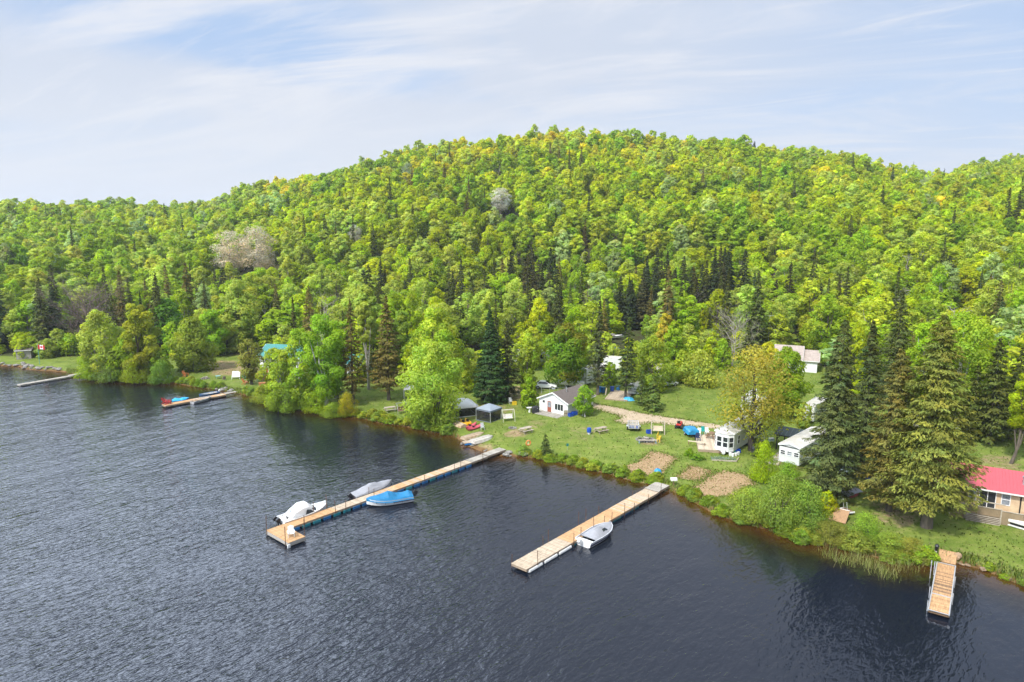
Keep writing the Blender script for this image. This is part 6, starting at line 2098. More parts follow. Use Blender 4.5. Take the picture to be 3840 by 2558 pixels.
def ground_mat(name, a_, b_, c_, s=1.2, bump=.8):
    m, nt, out = nodes_of(name); N, L = nt.nodes, nt.links
    p = N.new('ShaderNodeBsdfPrincipled'); L.new(p.outputs[0], out.inputs[0]); p.inputs['Roughness'].default_value = .95; p.inputs['Specular IOR Level'].default_value = .1
    g = N.new('ShaderNodeNewGeometry')
    def nz(sc, d): 
        n = N.new('ShaderNodeTexNoise'); n.inputs['Scale'].default_value = sc; n.inputs['Detail'].default_value = d; n.inputs['Roughness'].default_value = .7; L.new(g.outputs['Position'], n.inputs[0]); return n.outputs[0]
    def rp(f, lo, hi):
        r = N.new('ShaderNodeMapRange'); r.inputs[1].default_value = lo; r.inputs[2].default_value = hi; L.new(f, r.inputs[0]); return r.outputs[0]
    x = N.new('ShaderNodeMix'); x.data_type = 'RGBA'; L.new(rp(nz(s, 6), .35, .68), x.inputs[0]); x.inputs[6].default_value = rgb(*a_); x.inputs[7].default_value = rgb(*b_)
    y = N.new('ShaderNodeMix'); y.data_type = 'RGBA'; L.new(rp(nz(s * 5, 5), .52, .68), y.inputs[0]); L.new(x.outputs[2], y.inputs[6]); y.inputs[7].default_value = rgb(*c_)
    L.new(y.outputs[2], p.inputs['Base Color'])
    b = N.new('ShaderNodeBump'); b.inputs['Strength'].default_value = bump; b.inputs['Distance'].default_value = .1; L.new(nz(s * 4, 5), b.inputs['Height']); L.new(b.outputs[0], p.inputs['Normal'])
    return m


SOIL = ground_mat('dug_soil', (.29, .19, .105), (.40, .275, .16), (.44, .35, .2), 1.6, .35)
GRAVEL = ground_mat('gravel_track', (.38, .29, .20), (.52, .41, .295), (.33, .30, .14), .9, .5)
c4 = lambda x, y: (2200 + .3188 * x, 1250 + .3188 * y)
c5 = lambda x, y: (2500 + .2551 * x, 1500 + .2551 * y)
c3 = lambda x, y: (1600 + .2974 * x, 1250 + .2974 * y)
drape('gravel_track', 'pale gravel drive curving in behind the white cottage', [c4(*q) for q in [(60, 808), (300, 848), (500, 888), (700, 930), (1000, 968), (1400, 1020), (1900, 1075), (1900, 1100), (1400, 1075), (1000, 1046), (760, 1022), (640, 1036), (450, 1036), (330, 1000), (425, 958), (300, 922), (60, 858)]], GRAVEL)
drape('soil_bed', 'dug brown soil bed nearest the two long docks', [(2316, 1752), (2350, 1724), (2420, 1697), (2436, 1676), (2470, 1680), (2538, 1698), (2515, 1725), (2478, 1750), (2445, 1768), (2380, 1772), (2330, 1764)], SOIL, step=.35)
drape('soil_bed', 'small grassy soil bed between the two larger ones', [c5(*q) for q in [(135, 1030), (345, 890), (500, 905), (680, 950), (560, 1050), (420, 1090), (330, 1060)]], SOIL, step=.35)
drape('soil_bed', 'wide soil bed in front of the bay window trailer', [c5(*q) for q in [(260, 1220), (400, 1180), (520, 1110), (560, 1060), (640, 1000), (870, 950), (1060, 985), (1250, 1040), (1290, 1150), (1100, 1190), (980, 1300), (760, 1320), (560, 1330), (380, 1290)]], SOIL, step=.35)

# grass creeping over the edges of beds and drive
BED_EDGES = [[c5(*q) for q in [(260, 1220), (400, 1180), (520, 1110), (560, 1060), (640, 1000), (870, 950), (1060, 985), (1250, 1040), (1290, 1150), (1100, 1190), (980, 1300), (760, 1320), (560, 1330), (380, 1290), (260, 1220)]],
             [c5(*q) for q in [(135, 1030), (345, 890), (500, 905), (680, 950), (560, 1050), (420, 1090), (330, 1060), (135, 1030)]],
             [(2316, 1752), (2350, 1724), (2420, 1697), (2436, 1676), (2470, 1680), (2538, 1698), (2515, 1725), (2478, 1750), (2445, 1768), (2380, 1772), (2330, 1764), (2316, 1752)],
             [c4(*q) for q in [(60, 808), (300, 848), (500, 888), (700, 930), (1000, 968), (1400, 1020)]], [c4(*q) for q in [(1400, 1075), (1000, 1046), (760, 1022), (640, 1036), (450, 1036), (330, 1000), (425, 958), (300, 922), (60, 858)]]]
def bed_edges(rg, n):
    o = []
    segs = [(np.array(P0(*p[i], 1.4)), np.array(P0(*p[i + 1], 1.4))) for p in BED_EDGES for i in range(len(p) - 1)]
    ln = np.array([np.hypot(*(b_ - a_)) for a_, b_ in segs]); k = rg.choice(len(segs), n, p=ln / ln.sum())
    A = np.array([q[0] for q in segs])[k]; B = np.array([q[1] for q in segs])[k]
    return A + (B - A) * rg.random((n, 1)) + rg.normal(0, .38, (n, 2))
fringe('edge_grass', 'ragged grass growing over the edges of soil beds and drive', 5200, bed_edges, (.08, .22), (.05, .14), [(.17, .24, .035), (.24, .28, .07), (.13, .2, .03), (.3, .28, .11)], 63, .7)

# straw and dead grass on the beds
def on_beds(rg, n):
    polys = [[P0(*c5(*q), 1.4) for q in [(260, 1220), (520, 1110), (640, 1000), (870, 950), (1250, 1040), (1290, 1150), (980, 1300), (560, 1330)]], [P0(*c5(*q), 1.4) for q in [(135, 1030), (345, 890), (680, 950), (560, 1050), (330, 1060)]], [P0(*q, 1.4) for q in [(2316, 1752), (2420, 1697), (2436, 1676), (2538, 1698), (2478, 1750), (2380, 1772)]]]
    o = []
    for p in polys:
        a_ = np.array(p); q = rg.uniform(a_.min(0), a_.max(0), (n, 2)); o.append(q[in_poly(q[:, 0], q[:, 1], p)][:n // 3])
    return np.vstack(o)
fringe('straw', 'scattered straw and weeds over the soil beds', 3600, on_beds, (.05, .16), (.04, .12), [(.5, .39, .2), (.4, .3, .15), (.2, .25, .05), (.30, .18, .09)], 61, 1.2)


# ------------------------------------------------------------------ furniture
def at(px, py, dz=0.): x, y, z = P(px, py); return (x, y, z + dz)


def adirondack(label, loc, rz, m, s=1., name='garden_chair', grp=None):
    t = thing(name, label, 'chair', loc, rz, grp); t.scale = (s, s, s)
    b_ = MB()
    for i in range(5): b_.box((-.24 + .12 * i, .02 + .0, .34), (.105, .52, .03), M=Matrix.Rotation(-.22, 3, 'X'))
    b_.build('seat', m, t)
    b_ = MB()
    for i in range(5): b_.bar((-.24 + .12 * i, .24, .28), (-.26 + .13 * i, .60, .98 + .06 * (2 - abs(i - 2))), .105, .025)
    b_.bar((-.3, .42, .62), (.3, .42, .62), .07, .03); b_.build('backrest', m, t)
    for x in (-.34, .34):
        b_ = MB(); b_.box((x, .0, .58), (.14, .72, .03)); b_.build('armrest', m, t)
        b_ = MB(); b_.bar((x * .95, -.28, 0), (x * .95, -.28, .57), .06, .09); b_.build('leg', m, t)
        b_ = MB(); b_.bar((x * .9, -.26, .36), (x * .9, .55, .03), .05, .1); b_.build('leg', m, t)
    return t


def picnic_table(label, loc, rz, m, name='picnic_table', L=1.9):
    t = thing(name, label, 'table', loc, rz)
    b_ = MB()
    for i in range(5): b_.box((0, -.32 + .16 * i, .75), (L, .145, .04))
    b_.build('table_top', m, t)
    for s in (-1, 1):
        b_ = MB(); b_.box((0, s * .70, .45), (L, .13, .04)); b_.box((0, s * .56, .45), (L, .13, .04)); b_.build('bench', m, t)
    for x in (-L * .36, L * .36):
        b_ = MB(); b_.bar((x, -.62, 0), (x, -.24, .73), .05, .12); b_.bar((x, .62, 0), (x, .24, .73), .05, .12); b_.bar((x, -.78, .41), (x, .78, .41), .05, .1); b_.build('leg', m, t)
    return t


picnic_table('weathered picnic table beside the fire ring near the long dock', at(1972, 1622), .62, WOOD_WEATHERED)
picnic_table('brown picnic table with a blue water cooler beside it', at(2253, 1622), .55, wood('table_wood', (.40, .33, .25)))
picnic_table('tilted picnic table on the mown grass under the brownish spruces', at(1463, 1543), .5, WOOD_WEATHERED)
picnic_table('white picnic table half under the big pale willow', at(1658, 1540), .2, WHITE)
picnic_table('orange brown picnic table at the far fire circle by the second flag', at(990, 1449), .3, wood('orange_table', (.50, .20, .07)))
picnic_table('small brown picnic table on the bay window deck', at(2668, 1652, .38), .9, WOOD_BROWN, L=1.3)
picnic_table('dark picnic table inside the grey blue screen tent', at(1830, 1562), .4, WOOD_BROWN)


def swing(label, loc, rz, frame_m, seat_m, arch=False, w=1.9):
    t = thing('garden_swing', label, 'swing seat', loc, rz)
    for x in (-w / 2, w / 2):
        b_ = MB()
        if arch: b_.tube([(x, -.75, 0), (x, -.62, .9), (x, -.2, 1.75), (x, .25, 1.8), (x, .6, 1.0), (x, .8, 0)], .03, 7)
        else: b_.bar((x, -.7, 0), (x, 0, 1.9), .1); b_.bar((x, .7, 0), (x, 0, 1.9), .1); b_.bar((x, -.45, .7), (x, .45, .7), .07)
        b_.build('frame', frame_m, t)
    b_ = MB(); b_.bar((-w / 2, 0, 1.88 if not arch else 1.8), (w / 2, 0, 1.88 if not arch else 1.8), .09); b_.build('crossbar', frame_m, t)
    b_ = MB(); b_.box((0, -.05, .48), (w * .78, .5, .06)); b_.build('seat', seat_m, t)
    b_ = MB(); b_.box((0, .26, .78), (w * .78, .05, .55), M=Matrix.Rotation(-.2, 3, 'X')); b_.build('backrest', seat_m, t)
    for x in (-w * .38, w * .38):
        b_ = MB(); b_.bar((x, -.05, .5), (x, 0, 1.86 if not arch else 1.78), .03); b_.build('hanger', STEEL, t)
swing('arched white swing seat beside the grey blue screen tent', at(1905, 1578), .25, CREAM, mat('white_cushion', (.70, .65, .58), .8), True)
swing('wooden A frame swing bench with pale seat by the fire pit', at(2466, 1625), -.15, WOOD_WEATHERED, WOOD_PALE)
swing('curved wooden swing bench under the big pale willow', at(1508, 1550), .5, STEEL, WOOD_BROWN, True)

# far fire circle
for lab, q, m, rz in [('red garden chair facing the lake by the teal side table', (965, 1421), RED, .3), ('blue garden chair between the red and the red and white chair', (984, 1423), mat('denim_blue_paint', (.08, .17, .33), .5), .1),
                      ('pinkish red garden chair next to the second flagpole', (994, 1426), mat('pinkish_red_paint', (.66, .16, .15), .5), -.1), ('teal garden chair next to the white lounger', (920, 1421), TEAL, -.6),
                      ('orange garden chair beside the sparse tree trunk', (949, 1421), ORANGE, .5), ('orange garden chair closest to the water at the fire circle', (921, 1440), ORANGE, 2.6),
                      ('orange brown garden chair under the round olive tree', (697, 1413), mat('orange_brown_paint', (.48, .17, .05), .6), 1.2)]:
    adirondack(lab, at(*q), rz, m, 1.15)
adirondack('red garden chair on the outer end of the chair dock', (*P0(622, 1514, .44), .44), 2.6, RED, 1.1)
adirondack('second red garden chair standing just inside the first on the chair dock', (*P0(633, 1515, .44), .44), 2.2, RED, 1.1)
adirondack('white garden chair on the end of the L dock', (*P0(1092, 2012, .53), .53), .35, WHITE_PLASTIC, .9)


def small_table(label, loc, m, name='side_table', r=.3, h=.5):
    t = thing(name, label, 'table', loc)
    MB().lathe([(r, h - .04), (r, h)], 14).build('table_top', m, t)
    for k in range(3):
        a_ = 2.1 * k; MB().bar((r * .8 * math.cos(a_), r * .8 * math.sin(a_), 0), (r * .5 * math.cos(a_), r * .5 * math.sin(a_), h - .04), .05).build('leg', m, t)
small_table('small teal side table in front of the red garden chair', at(967, 1429), TEAL)
small_table('teal grey round table on the lawn of the chair dock', at(818, 1420), mat('teal_grey', (.22, .40, .38), .6), r=.55, h=.6)
t = thing('lounger', 'white canvas lounger standing on the fire circle lawn', 'lounger', at(885, 1421), .2)
MB().box((0, 0, .45), (1.5, .55, .08)).build('seat', CANVAS_WHITE, t); b_ = MB(); b_.box((0, .45, .95), (1.5, .08, 1.1), M=Matrix.Rotation(-.35, 3, 'X')); b_.build('backrest', CANVAS_WHITE, t)
for x in (-.75, .75): b_ = MB(); b_.bar((x, -.35, 0), (x, .3, .9), .05); b_.bar((x, .75, 0), (x, .1, .7), .05); b_.build('leg', STEEL, t)
t = thing('tree_stump', 'short cut log standing beside the white lounger', 'stump', at(841, 1423)); MB().lathe([(.36, 0), (.30, .15), (.28, .62)], 12).build('log', BARK, t)
def firepit(label, loc, r=.75, n=14, wood_=True):
    t = thing('fire_pit', label, 'fire pit', loc)
    rg = random.Random(int(loc[0] * 10))
    for k in range(n):
        a_ = 2 * PI * k / n; s = rg.uniform(.16, .28)
        b_ = MB(); b_.box((r * math.cos(a_), r * math.sin(a_), s * .35), (s * 1.2, s, s * .8), a_ + rg.uniform(-.3, .3), taper=.75); b_.build('stone', ROCK, t, bevel=.04)
    b_ = MB(); b_.lathe([(r * .92, .0), (r * .5, .05)], 14); b_.build('ash', CHAR, t)
    if wood_:
        for k in range(6):
            a_ = rg.uniform(0, 3.1); b_ = MB(); b_.tube([(-.5 * math.cos(a_), -.5 * math.sin(a_), .1 + .05 * k), (.5 * math.cos(a_), .5 * math.sin(a_), .12 + .05 * k)], .06, 7); b_.build('log', BARK_PALE, t)
firepit('big fire pit ringed with stones and heaped with sticks on the lawn', at(2420, 1650), 1.25, 20)
firepit('small charred fire ring on bare earth near the weathered picnic table', at(1922, 1606), .5, 10, False)
firepit('brown iron edged fire ring on the chair dock lawn', at(770, 1420), .8, 12)


def bench(label, loc, rz, seat_m, leg_m, back=False, L=1.8, name='bench'):
    t = thing(name, label, 'bench', loc, rz)
    b_ = MB(); b_.box((0, -.1, .45), (L, .16, .05)); b_.box((0, .09, .45), (L, .16, .05)); b_.build('seat', seat_m, t)
    if back: b_ = MB(); b_.box((0, .24, .75), (L, .05, .18)); b_.box((0, .24, .98), (L, .05, .16)); b_.build('backrest', seat_m, t)
    for x in (-L * .45, L * .45): b_ = MB(); b_.bar((x, -.16, 0), (x, -.16, .43), .1); b_.bar((x, .2, 0), (x, .24, .43 if not back else 1.0), .1); b_.build('leg', leg_m, t)
bench('low plank bench with blue grey legs before the fire pit', at(2428, 1662), -.02, WOOD_WEATHERED, mat('blue_grey_paint', (.25, .36, .42), .6), L=2.6)
bench('yellow painted bench at the side of the fire pit', at(2472, 1652), 1.25, YELLOW_PAINT, YELLOW_PAINT, True)
bench('wide wooden seat edge along the bay window deck', at(2612, 1676, .3), -.35, WOOD_PALE, WOOD_BROWN, L=2.4)


def bin_(label, loc, m, r=.28, h=.6, name='bucket', cat='bucket', lid=None):
    t = thing(name, label, cat, loc)
    MB().lathe([(r * .8, 0), (r, h * .97), (r * 1.06, h), (r * .92, h), (r * .78, h * .15)], 14).build('body', m, t)
    if lid: MB().lathe([(r * 1.08, h), (r * 1.08, h + .05), (r * .5, h + .09)], 14).build('lid', lid, t)
    else:
        b_ = MB(); b_.tube([(r * math.cos(a_), 0, h + r * .55 * math.sin(a_)) for a_ in np.linspace(0, PI, 7)], .012, 5); b_.build('handle', STEEL, t)
def crate(label, loc, rz, s, m, name='tub', cat='tub'):
    t = thing(name, label, cat, loc, rz)
    b_ = MB(); x, y, z = s
    b_.box((0, 0, .03), (x, y, .06)); b_.box((0, -y / 2, z / 2), (x, .04, z)); b_.box((0, y / 2, z / 2), (x, .04, z)); b_.box((-x / 2, 0, z / 2), (.04, y - .05, z)); b_.box((x / 2, 0, z / 2), (.04, y - .05, z)); b_.build('body', m, t)
    b_ = MB()
    for sx in (-1, 1): b_.box((sx * (x / 2 + .02), 0, z * .85), (.05, y * .35, .06))
    b_.build('handle', m, t)
crate('blue recycling tub beside the wooden swing bench', at(2434, 1625), .2, (.75, .5, .5), BLUE)
crate('blue tub at the side wall of the white cottage', at(2141, 1561), .6, (.8, .55, .5), BLUE)
crate('second blue tub nearer the little birch at the cottage wall', at(2154, 1556), .5, (.8, .55, .55), BLUE)
crate('yellow box on the bare earth by the white plastic chair', at(1929, 1518), .3, (.7, .5, .55), YELLOW_PAINT, 'box', 'box')
t = thing('water_cooler', 'tall blue water jug on a white stand by the brown picnic table', 'water jug', at(2209, 1628)); MB().lathe([(.2, 0), (.2, .3)], 10).build('stand', WHITE_PLASTIC, t); MB().lathe([(.32, .3), (.34, .75), (.28, .95), (.1, 1.0)], 14).build('jug', BLUE, t)
t = thing('buoy', 'round light blue float ball at the root of the straight dock', 'buoy', at(2466, 1786))
MB().lathe([(.05, 0), (.3, .08), (.44, .3), (.48, .5), (.44, .7), (.3, .92), (.06, 1.0)], 16).build('ball', mat('light_blue_float', (.03, .27, .62), .4, var=.1), t, smooth=True); MB().lathe([(.06, .98), (.06, 1.08)], 8).build('eyelet', BLACK, t)
t = thing('utility_box', 'white electric box on a post beside the straight dock', 'box', at(2526, 1822)); MB().bar((0, 0, 0), (0, 0, .7), .1).build('post', WOOD_BROWN, t); MB().box((0, 0, .82), (.75, .5, .3)).build('box', WHITE_PLASTIC, t, bevel=.03)
t = thing('life_ring', 'orange and white life ring propped by the bank shrubs', 'life ring', at(1982, 1672), .3)
b_ = MB(); b_.tube([(.33 * math.cos(a_), .1, .40 + .33 * math.sin(a_)) for a_ in np.linspace(0, 2 * PI, 19)], .08, 8); b_.build('ring', mat('orange_ring', (.75, .22, .07), .5), t); b_ = MB(); b_.bar((0, .18, 0), (0, .18, .8), .06); b_.build('post', WHITE, t)
t = thing('signpost', 'short green marker sign in the grass by the bank', 'sign', at(2128, 1688)); MB().bar((0, 0, 0), (0, 0, .6), .04).build('post', STEEL, t); MB().box((0, 0, .75), (.3, .04, .38)).build('plate', mat('dark_teal_sign', (.02, .16, .14), .5), t)


def plastic_chair(label, loc, rz, m, name='plastic_chair'):
    t = thing(name, label, 'chair', loc, rz)
    MB().box((0, 0, .44), (.52, .5, .05)).build('seat', m, t); b_ = MB(); b_.box((0, .25, .75), (.5, .04, .6), M=Matrix.Rotation(-.15, 3, 'X')); b_.build('backrest', m, t)
    for x in (-.26, .26):
        MB().bar((x, -.24, .66), (x, .25, .68), .05, .03).build('armrest', m, t)
        for y in (-.22, .22): MB().bar((x * 1.05, y * 1.15, 0), (x * .9, y, .44), .05).build('leg', m, t)
plastic_chair('white plastic chair under the dark firs', at(1915, 1514), .4, WHITE_PLASTIC)
plastic_chair('white chair at the back of the bay window deck', at(2620, 1642, .38), -.4, WHITE_PLASTIC)
plastic_chair('green chair at the back of the bay window deck', at(2637, 1636, .38), .2, TEAL)
plastic_chair('white slatted chair between deck and blue tarp trailer', at(2651, 1640, .38), .1, WHITE_PLASTIC)
plastic_chair('dark blue folding chair on the edge of the bay window deck', at(2617, 1662, .4), .2, mat('navy_fabric', (.02, .035, .10), .8))
plastic_chair('aluminium folding chair beside the pink kayaks', at(1809, 1612), .3, ALU)


def kettle_bbq(label, loc, rz, cover_=True, s=1.):
    t = thing('barbecue', label, 'barbecue', loc, rz); t.scale = (s, s, s)
    g = []
    for z, w, d in ((.06, .62, .36), (.7, .64, .38), (.86, .70, .40), (1.02, .56, .34), (1.14, .3, .2)):
        g.append([(w * math.cos(a_) * (1 if abs(math.cos(a_)) < .9 else .98), d * math.sin(a_), z) for a_ in np.linspace(0, 2 * PI, 13)[:-1]])
    b_ = MB(); b_.grid(g, close=True); b_.add(g[-1], [tuple(range(12))]); b_.build('cover', BLACK_MATT, t, smooth=False)
    for x in (-.45, .45): b_ = MB(); b_.tube([(x - .04, -.3, .08), (x + .04, -.3, .08)], .08, 10); b_.build('wheel', RUBBER, t)
    b_ = MB(); b_.box((.2, -.37, .82), (.14, .02, .08)); b_.build('badge', STEEL, t)
kettle_bbq('dark covered barbecue beside the white cottage porch', at(2008, 1549), .3, s=1.05)
kettle_bbq('large black covered barbecue beside the bay window trailer trunk', at(2835, 1708), .5, s=1.25)
t = thing('wash_table', 'white plastic work table beside the covered barbecue', 'table', at(1986, 1546), .2); MB().box((0, 0, .78), (.95, .6, .1)).build('table_top', WHITE_PLASTIC, t, bevel=.02); MB().lathe([(.18, 0), (.16, .7)], 10).build('pedestal', WHITE_PLASTIC, t)
t = thing('leaning_board', 'grey board leaning on the white cottage front corner', 'board', at(2121, 1562), .2); b_ = MB(); b_.box((0, 0, .52), (.62, .08, 1.05), M=Matrix.Rotation(.12, 3, 'X')); b_.build('panel', WOOD_WEATHERED, t); b_ = MB(); b_.box((0, -.06, .52), (.5, .03, .08), M=Matrix.Rotation(.12, 3, 'X')); b_.build('batten', WOOD_BROWN, t)
# pails and clutter by the bay window
for lab, q, m in [('white pail furthest under the bay window', (2738, 1709), WHITE_PLASTIC), ('white pail in the middle of the row by the bay window', (2748, 1712), WHITE_PLASTIC), ('white pail at the end of the row by the bay window', (2759, 1710), WHITE_PLASTIC), ('grey pail beside the blue tub by the bay window', (2768, 1706), FLOAT_WHITE), ('green pail behind the white pails', (2753, 1702), GREEN_PLASTIC)]:
    bin_(lab, at(*q), m, .2, .42)
crate('dark blue tub beside the bay window trailer wall', at(2765, 1698), .3, (.7, .5, .5), BLUE)
t = thing('step_ladder', 'cream step ladder leaning in the maple shade', 'ladder', at(2861, 1660), .2)
for x in (-.28, .28): MB().bar((x, 0, 0), (x * .8, .3, 1.5), .06).build('rail', CREAM, t)
for k in range(4): MB().box((0, .06 + .07 * k, .3 + .35 * k), (.5, .12, .04)).build('rung', CREAM, t)
t = thing('lumber_stack', 'long yellowish timber lying beside the large black barbecue', 'timber', at(2850, 1680), .6)
for k in range(3): MB().box((0, .22 * k, .25 + .05 * k), (2.8, .15, .12)).build('plank', wood('yellow_timber', (.50, .36, .14)), t)
t = thing('cool_box', 'pale blue cool box on the brown plank terrace', 'cool box', at(2892, 1660, .2), .3); MB().box((0, 0, .2), (.7, .45, .4)).build('body', mat('pale_blue_plastic', (.45, .58, .68), .4), t, bevel=.04); MB().box((0, 0, .44), (.74, .48, .08)).build('lid', WHITE_PLASTIC, t, bevel=.02)
t = thing('garden_bed', 'little blue grey planting bed edged with boards before the bay window', 'garden bed', at(2712, 1722), -.1)
for (a_, b_) in (((-1.6, -.7), (1.5, -.9)), ((1.5, -.9), (2.1, .5))): MB().bar((*a_, .08), (*b_, .08), .08, .16).build('edging', WOOD_WEATHERED, t)
rg = np.random.default_rng(5); q = np.stack([rg.uniform(-1.6, 1.6, 260), rg.uniform(-.7, .5, 260), rg.uniform(.02, .3, 260)], 1)
V, F = quads(q, rg.normal(0, .5, (260, 3)) + [0, -.3, .8], .13, .35, rg); o_ = link('foliage', np_mesh('foliage', V, F, [LEAF], None, np.ones((len(V), 3))), t); o_.color = (.26, .33, .25, 1)

# ------------------------------------------------------------------ vehicles on the lawn
def wheel(t, c, r, w, axis='y', name='wheel'):
    d = Vector((0, w / 2, 0)) if axis == 'y' else Vector((w / 2, 0, 0)); c = Vector(c)
    o = MB().tube([c - d, c + d], r, 16).build(name, RUBBER, t)
    MB().tube([c - d * 1.06, c + d * 1.06], r * .58, 12).build('rim', STEEL, o)
# aluminium utility trailer
t = thing('utility_trailer', 'open aluminium cargo trailer with barred sides on the lawn', 'trailer', at(2376, 1618), -.12)
MB().box((0, .9, .52), (1.55, 2.3, .06)).build('bed', WOOD_WEATHERED, t)
for sgn in (-1, 1):
    b_ = MB()
    for z in (.62, .82, 1.02): b_.bar((sgn * .78, -.25, z), (sgn * .78, 2.05, z), .04, .1)
    for y in (-.25, .5, 1.3, 2.05): b_.bar((sgn * .78, y, .5), (sgn * .78, y, 1.08), .05)
    b_.build('side_rail', ALU, t)
    wheel(t, (sgn * .9, .75, .3), .3, .18, 'x')
    b_ = MB(); b_.box((sgn * .92, .75, .66), (.26, .8, .04)); b_.build('mudguard', ALU, t)
b_ = MB()
for z in (.54, .8, 1.06): b_.bar((-.78, -.3, z), (.78, -.3, z), .05, .07)
for x in np.linspace(-.78, .78, 6): b_.bar((x, -.3, .52), (x, -.3, 1.08), .05)
g_ = b_.build('tailgate', ALU, t)
for x, w_ in ((-.5, .34), (-.12, .34), (.46, .34)):
    b_ = MB()
    for z in ((.68, .92) if x < 0 else (.66, .80, .94)): b_.box((x, -.34, z), (w_, .02, .1))
    b_.build('reflector_panel', mat('blue_panel', (.05, .12, .42), .4), g_)
b_ = MB()
for z in (.62, .85, 1.06): b_.bar((-.78, 2.1, z), (.78, 2.1, z), .04, .1)
b_.build('headboard', ALU, t); MB().bar((0, 2.1, .5), (0, 3.2, .45), .08).build('drawbar', STEEL, t)
# trailer under a blue tarp
t = thing('covered_trailer', 'small trailer lashed under a blue tarp beside the gravel drive', 'trailer', at(2592, 1634), .08)
g = []
for y, h, w_ in ((-1.1, .98, .72), (-.95, 1.18, .78), (0, 1.22, .8), (.9, 1.2, .8), (1.3, 1.02, .74)):
    g.append([(-w_ - .12, y, .5), (-w_ - .04, y, h - .15), (-w_ * .8, y, h), (0, y, h + .05), (w_ * .8, y, h), (w_ + .04, y, h - .15), (w_ + .12, y, .5)])
b_ = MB(); b_.grid(g); b_.add(g[0], [tuple(range(7))]); b_.add(g[-1], [tuple(range(7))]); b_.build('tarp', TARP_BLUE, t)
for sgn in (-1, 1): wheel(t, (sgn * .82, .3, .3), .3, .2, 'x')
b_ = MB(); b_.bar((-.5, -1.0, .42), (-.15, -2.3, .40), .08); b_.bar((.3, -1.0, .42), (-.15, -2.3, .40), .08); b_.tube([(-.15, -2.1, 0), (-.15, -2.1, .5)], .05, 8); b_.build('drawbar', BLACK, t)
MB().box((0, .1, .46), (1.4, 2.2, .1)).build('chassis', BLACK, t)
# ride-on mower
t = thing('lawn_mower', 'red ride on mower with black seat parked on the grass by the drive', 'mower', at(2549, 1604), 1.1)
MB().box((.45, 0, .62), (.85, .55, .42), taper=.82).build('hood', RED, t, bevel=.06); MB().box((-.15, 0, .42), (1.5, .6, .12)).build('frame', BLACK, t); MB().box((-.1, 0, .24), (.8, 1.05, .16)).build('mowing_deck', BLACK, t, bevel=.04)
MB().box((-.55, 0, .66), (.5, .72, .3)).build('fender', RED, t, bevel=.06); b_ = MB(); b_.box((-.55, 0, .86), (.42, .46, .1)); b_.box((-.76, 0, 1.08), (.1, .46, .4)); b_.build('seat', BLACK, t, bevel=.04)
b_ = MB(); b_.tube([(.15, 0, .7), (.02, 0, 1.05)], .03, 6); b_.tube([(.02 + .09 * math.cos(a_), .18 * math.sin(a_), 1.05 + .1 * math.cos(a_)) for a_ in np.linspace(0, 2 * PI, 13)], .02, 6); b_.build('steering_wheel', BLACK, t)
for x, y, r in ((.65, .42, .2), (.65, -.42, .2), (-.6, .45, .3), (-.6, -.45, .3)): wheel(t, (x, y, r), r, .2)


def car(label, loc, rz, m):
    t = thing('car', label, 'car', loc, rz)
    secs = [(-2.2, .45, .86, .74), (-2.1, .32, .98, .84), (-1.45, .26, 1.02, .88), (-1.0, .26, .99, .89), (.75, .26, .93, .89), (1.6, .28, .86, .86), (2.05, .34, .74, .78), (2.2, .42, .62, .68)]
    MB().grid([[(x, -w, zb + .1), (x, -w * 1.0, zb + (zt - zb) * .55), (x, -w * .9, zt), (x, 0, zt + .03), (x, w * .9, zt), (x, w, zb + (zt - zb) * .55), (x, w, zb + .1)] for x, zb, zt, w in secs]).build('body', m, t, smooth=False)
    cab = [(-1.75, 1.0, .74, 0), (-1.05, 1.40, .62, 1), (.1, 1.44, .62, 1), (.95, .95, .74, 0)]
    MB().grid([[(x, -w, .93), (x, -w * .93 if k else -w, z), (x, 0, z + .02 * k), (x, w * .93 if k else w, z), (x, w, .93)] for x, z, w, k in cab]).build('cabin', m, t)
    b_ = MB(); b_.add([(.88, -.66, 1.0), (.88, .66, 1.0), (.16, .56, 1.44), (.16, -.56, 1.44)], [(0, 1, 2, 3)]); b_.build('windscreen', GLASS, t, solid=.03)
    b_ = MB(); b_.add([(-1.72, -.66, 1.03), (-1.72, .66, 1.03), (-1.1, .56, 1.41), (-1.1, -.56, 1.41)], [(3, 2, 1, 0)]); b_.build('rear_window', GLASS, t, solid=.03)
    for s in (-1, 1):
        b_ = MB(); b_.add([(-1.35, s * .72, 1.02), (.66, s * .735, 1.0), (.10, s * .625, 1.36), (-1.0, s * .625, 1.34)], [(0, 1, 2, 3)]); b_.build('side_window', GLASS, t, solid=.03)
        MB().box((2.12, s * .55, .62), (.12, .32, .14)).build('headlight', ALU, t); MB().box((-2.2, s * .58, .72), (.06, .3, .14)).build('tail_light', RED, t); MB().box((.62, s * .95, 1.0), (.14, .18, .12)).build('mirror', m, t)
        for x in (-1.35, 1.35): wheel(t, (x, s * .8, .32), .32, .2)
car('white sedan parked between the round green maple and the cottage roof', at(2045, 1456), -.12, mat('white_car_paint', (.80, .80, .80), .2, var=.02, coat=.6))
car('white car half hidden behind the narrow deck spruce', at(2372, 1352), .2, mat('pale_car_paint', (.72, .75, .78), .2, var=.02, coat=.6))
car('white car showing under the leafy tree beside the green lawn', at(2500, 1448), .4, mat('white_car_paint', (.80, .80, .80), .2))
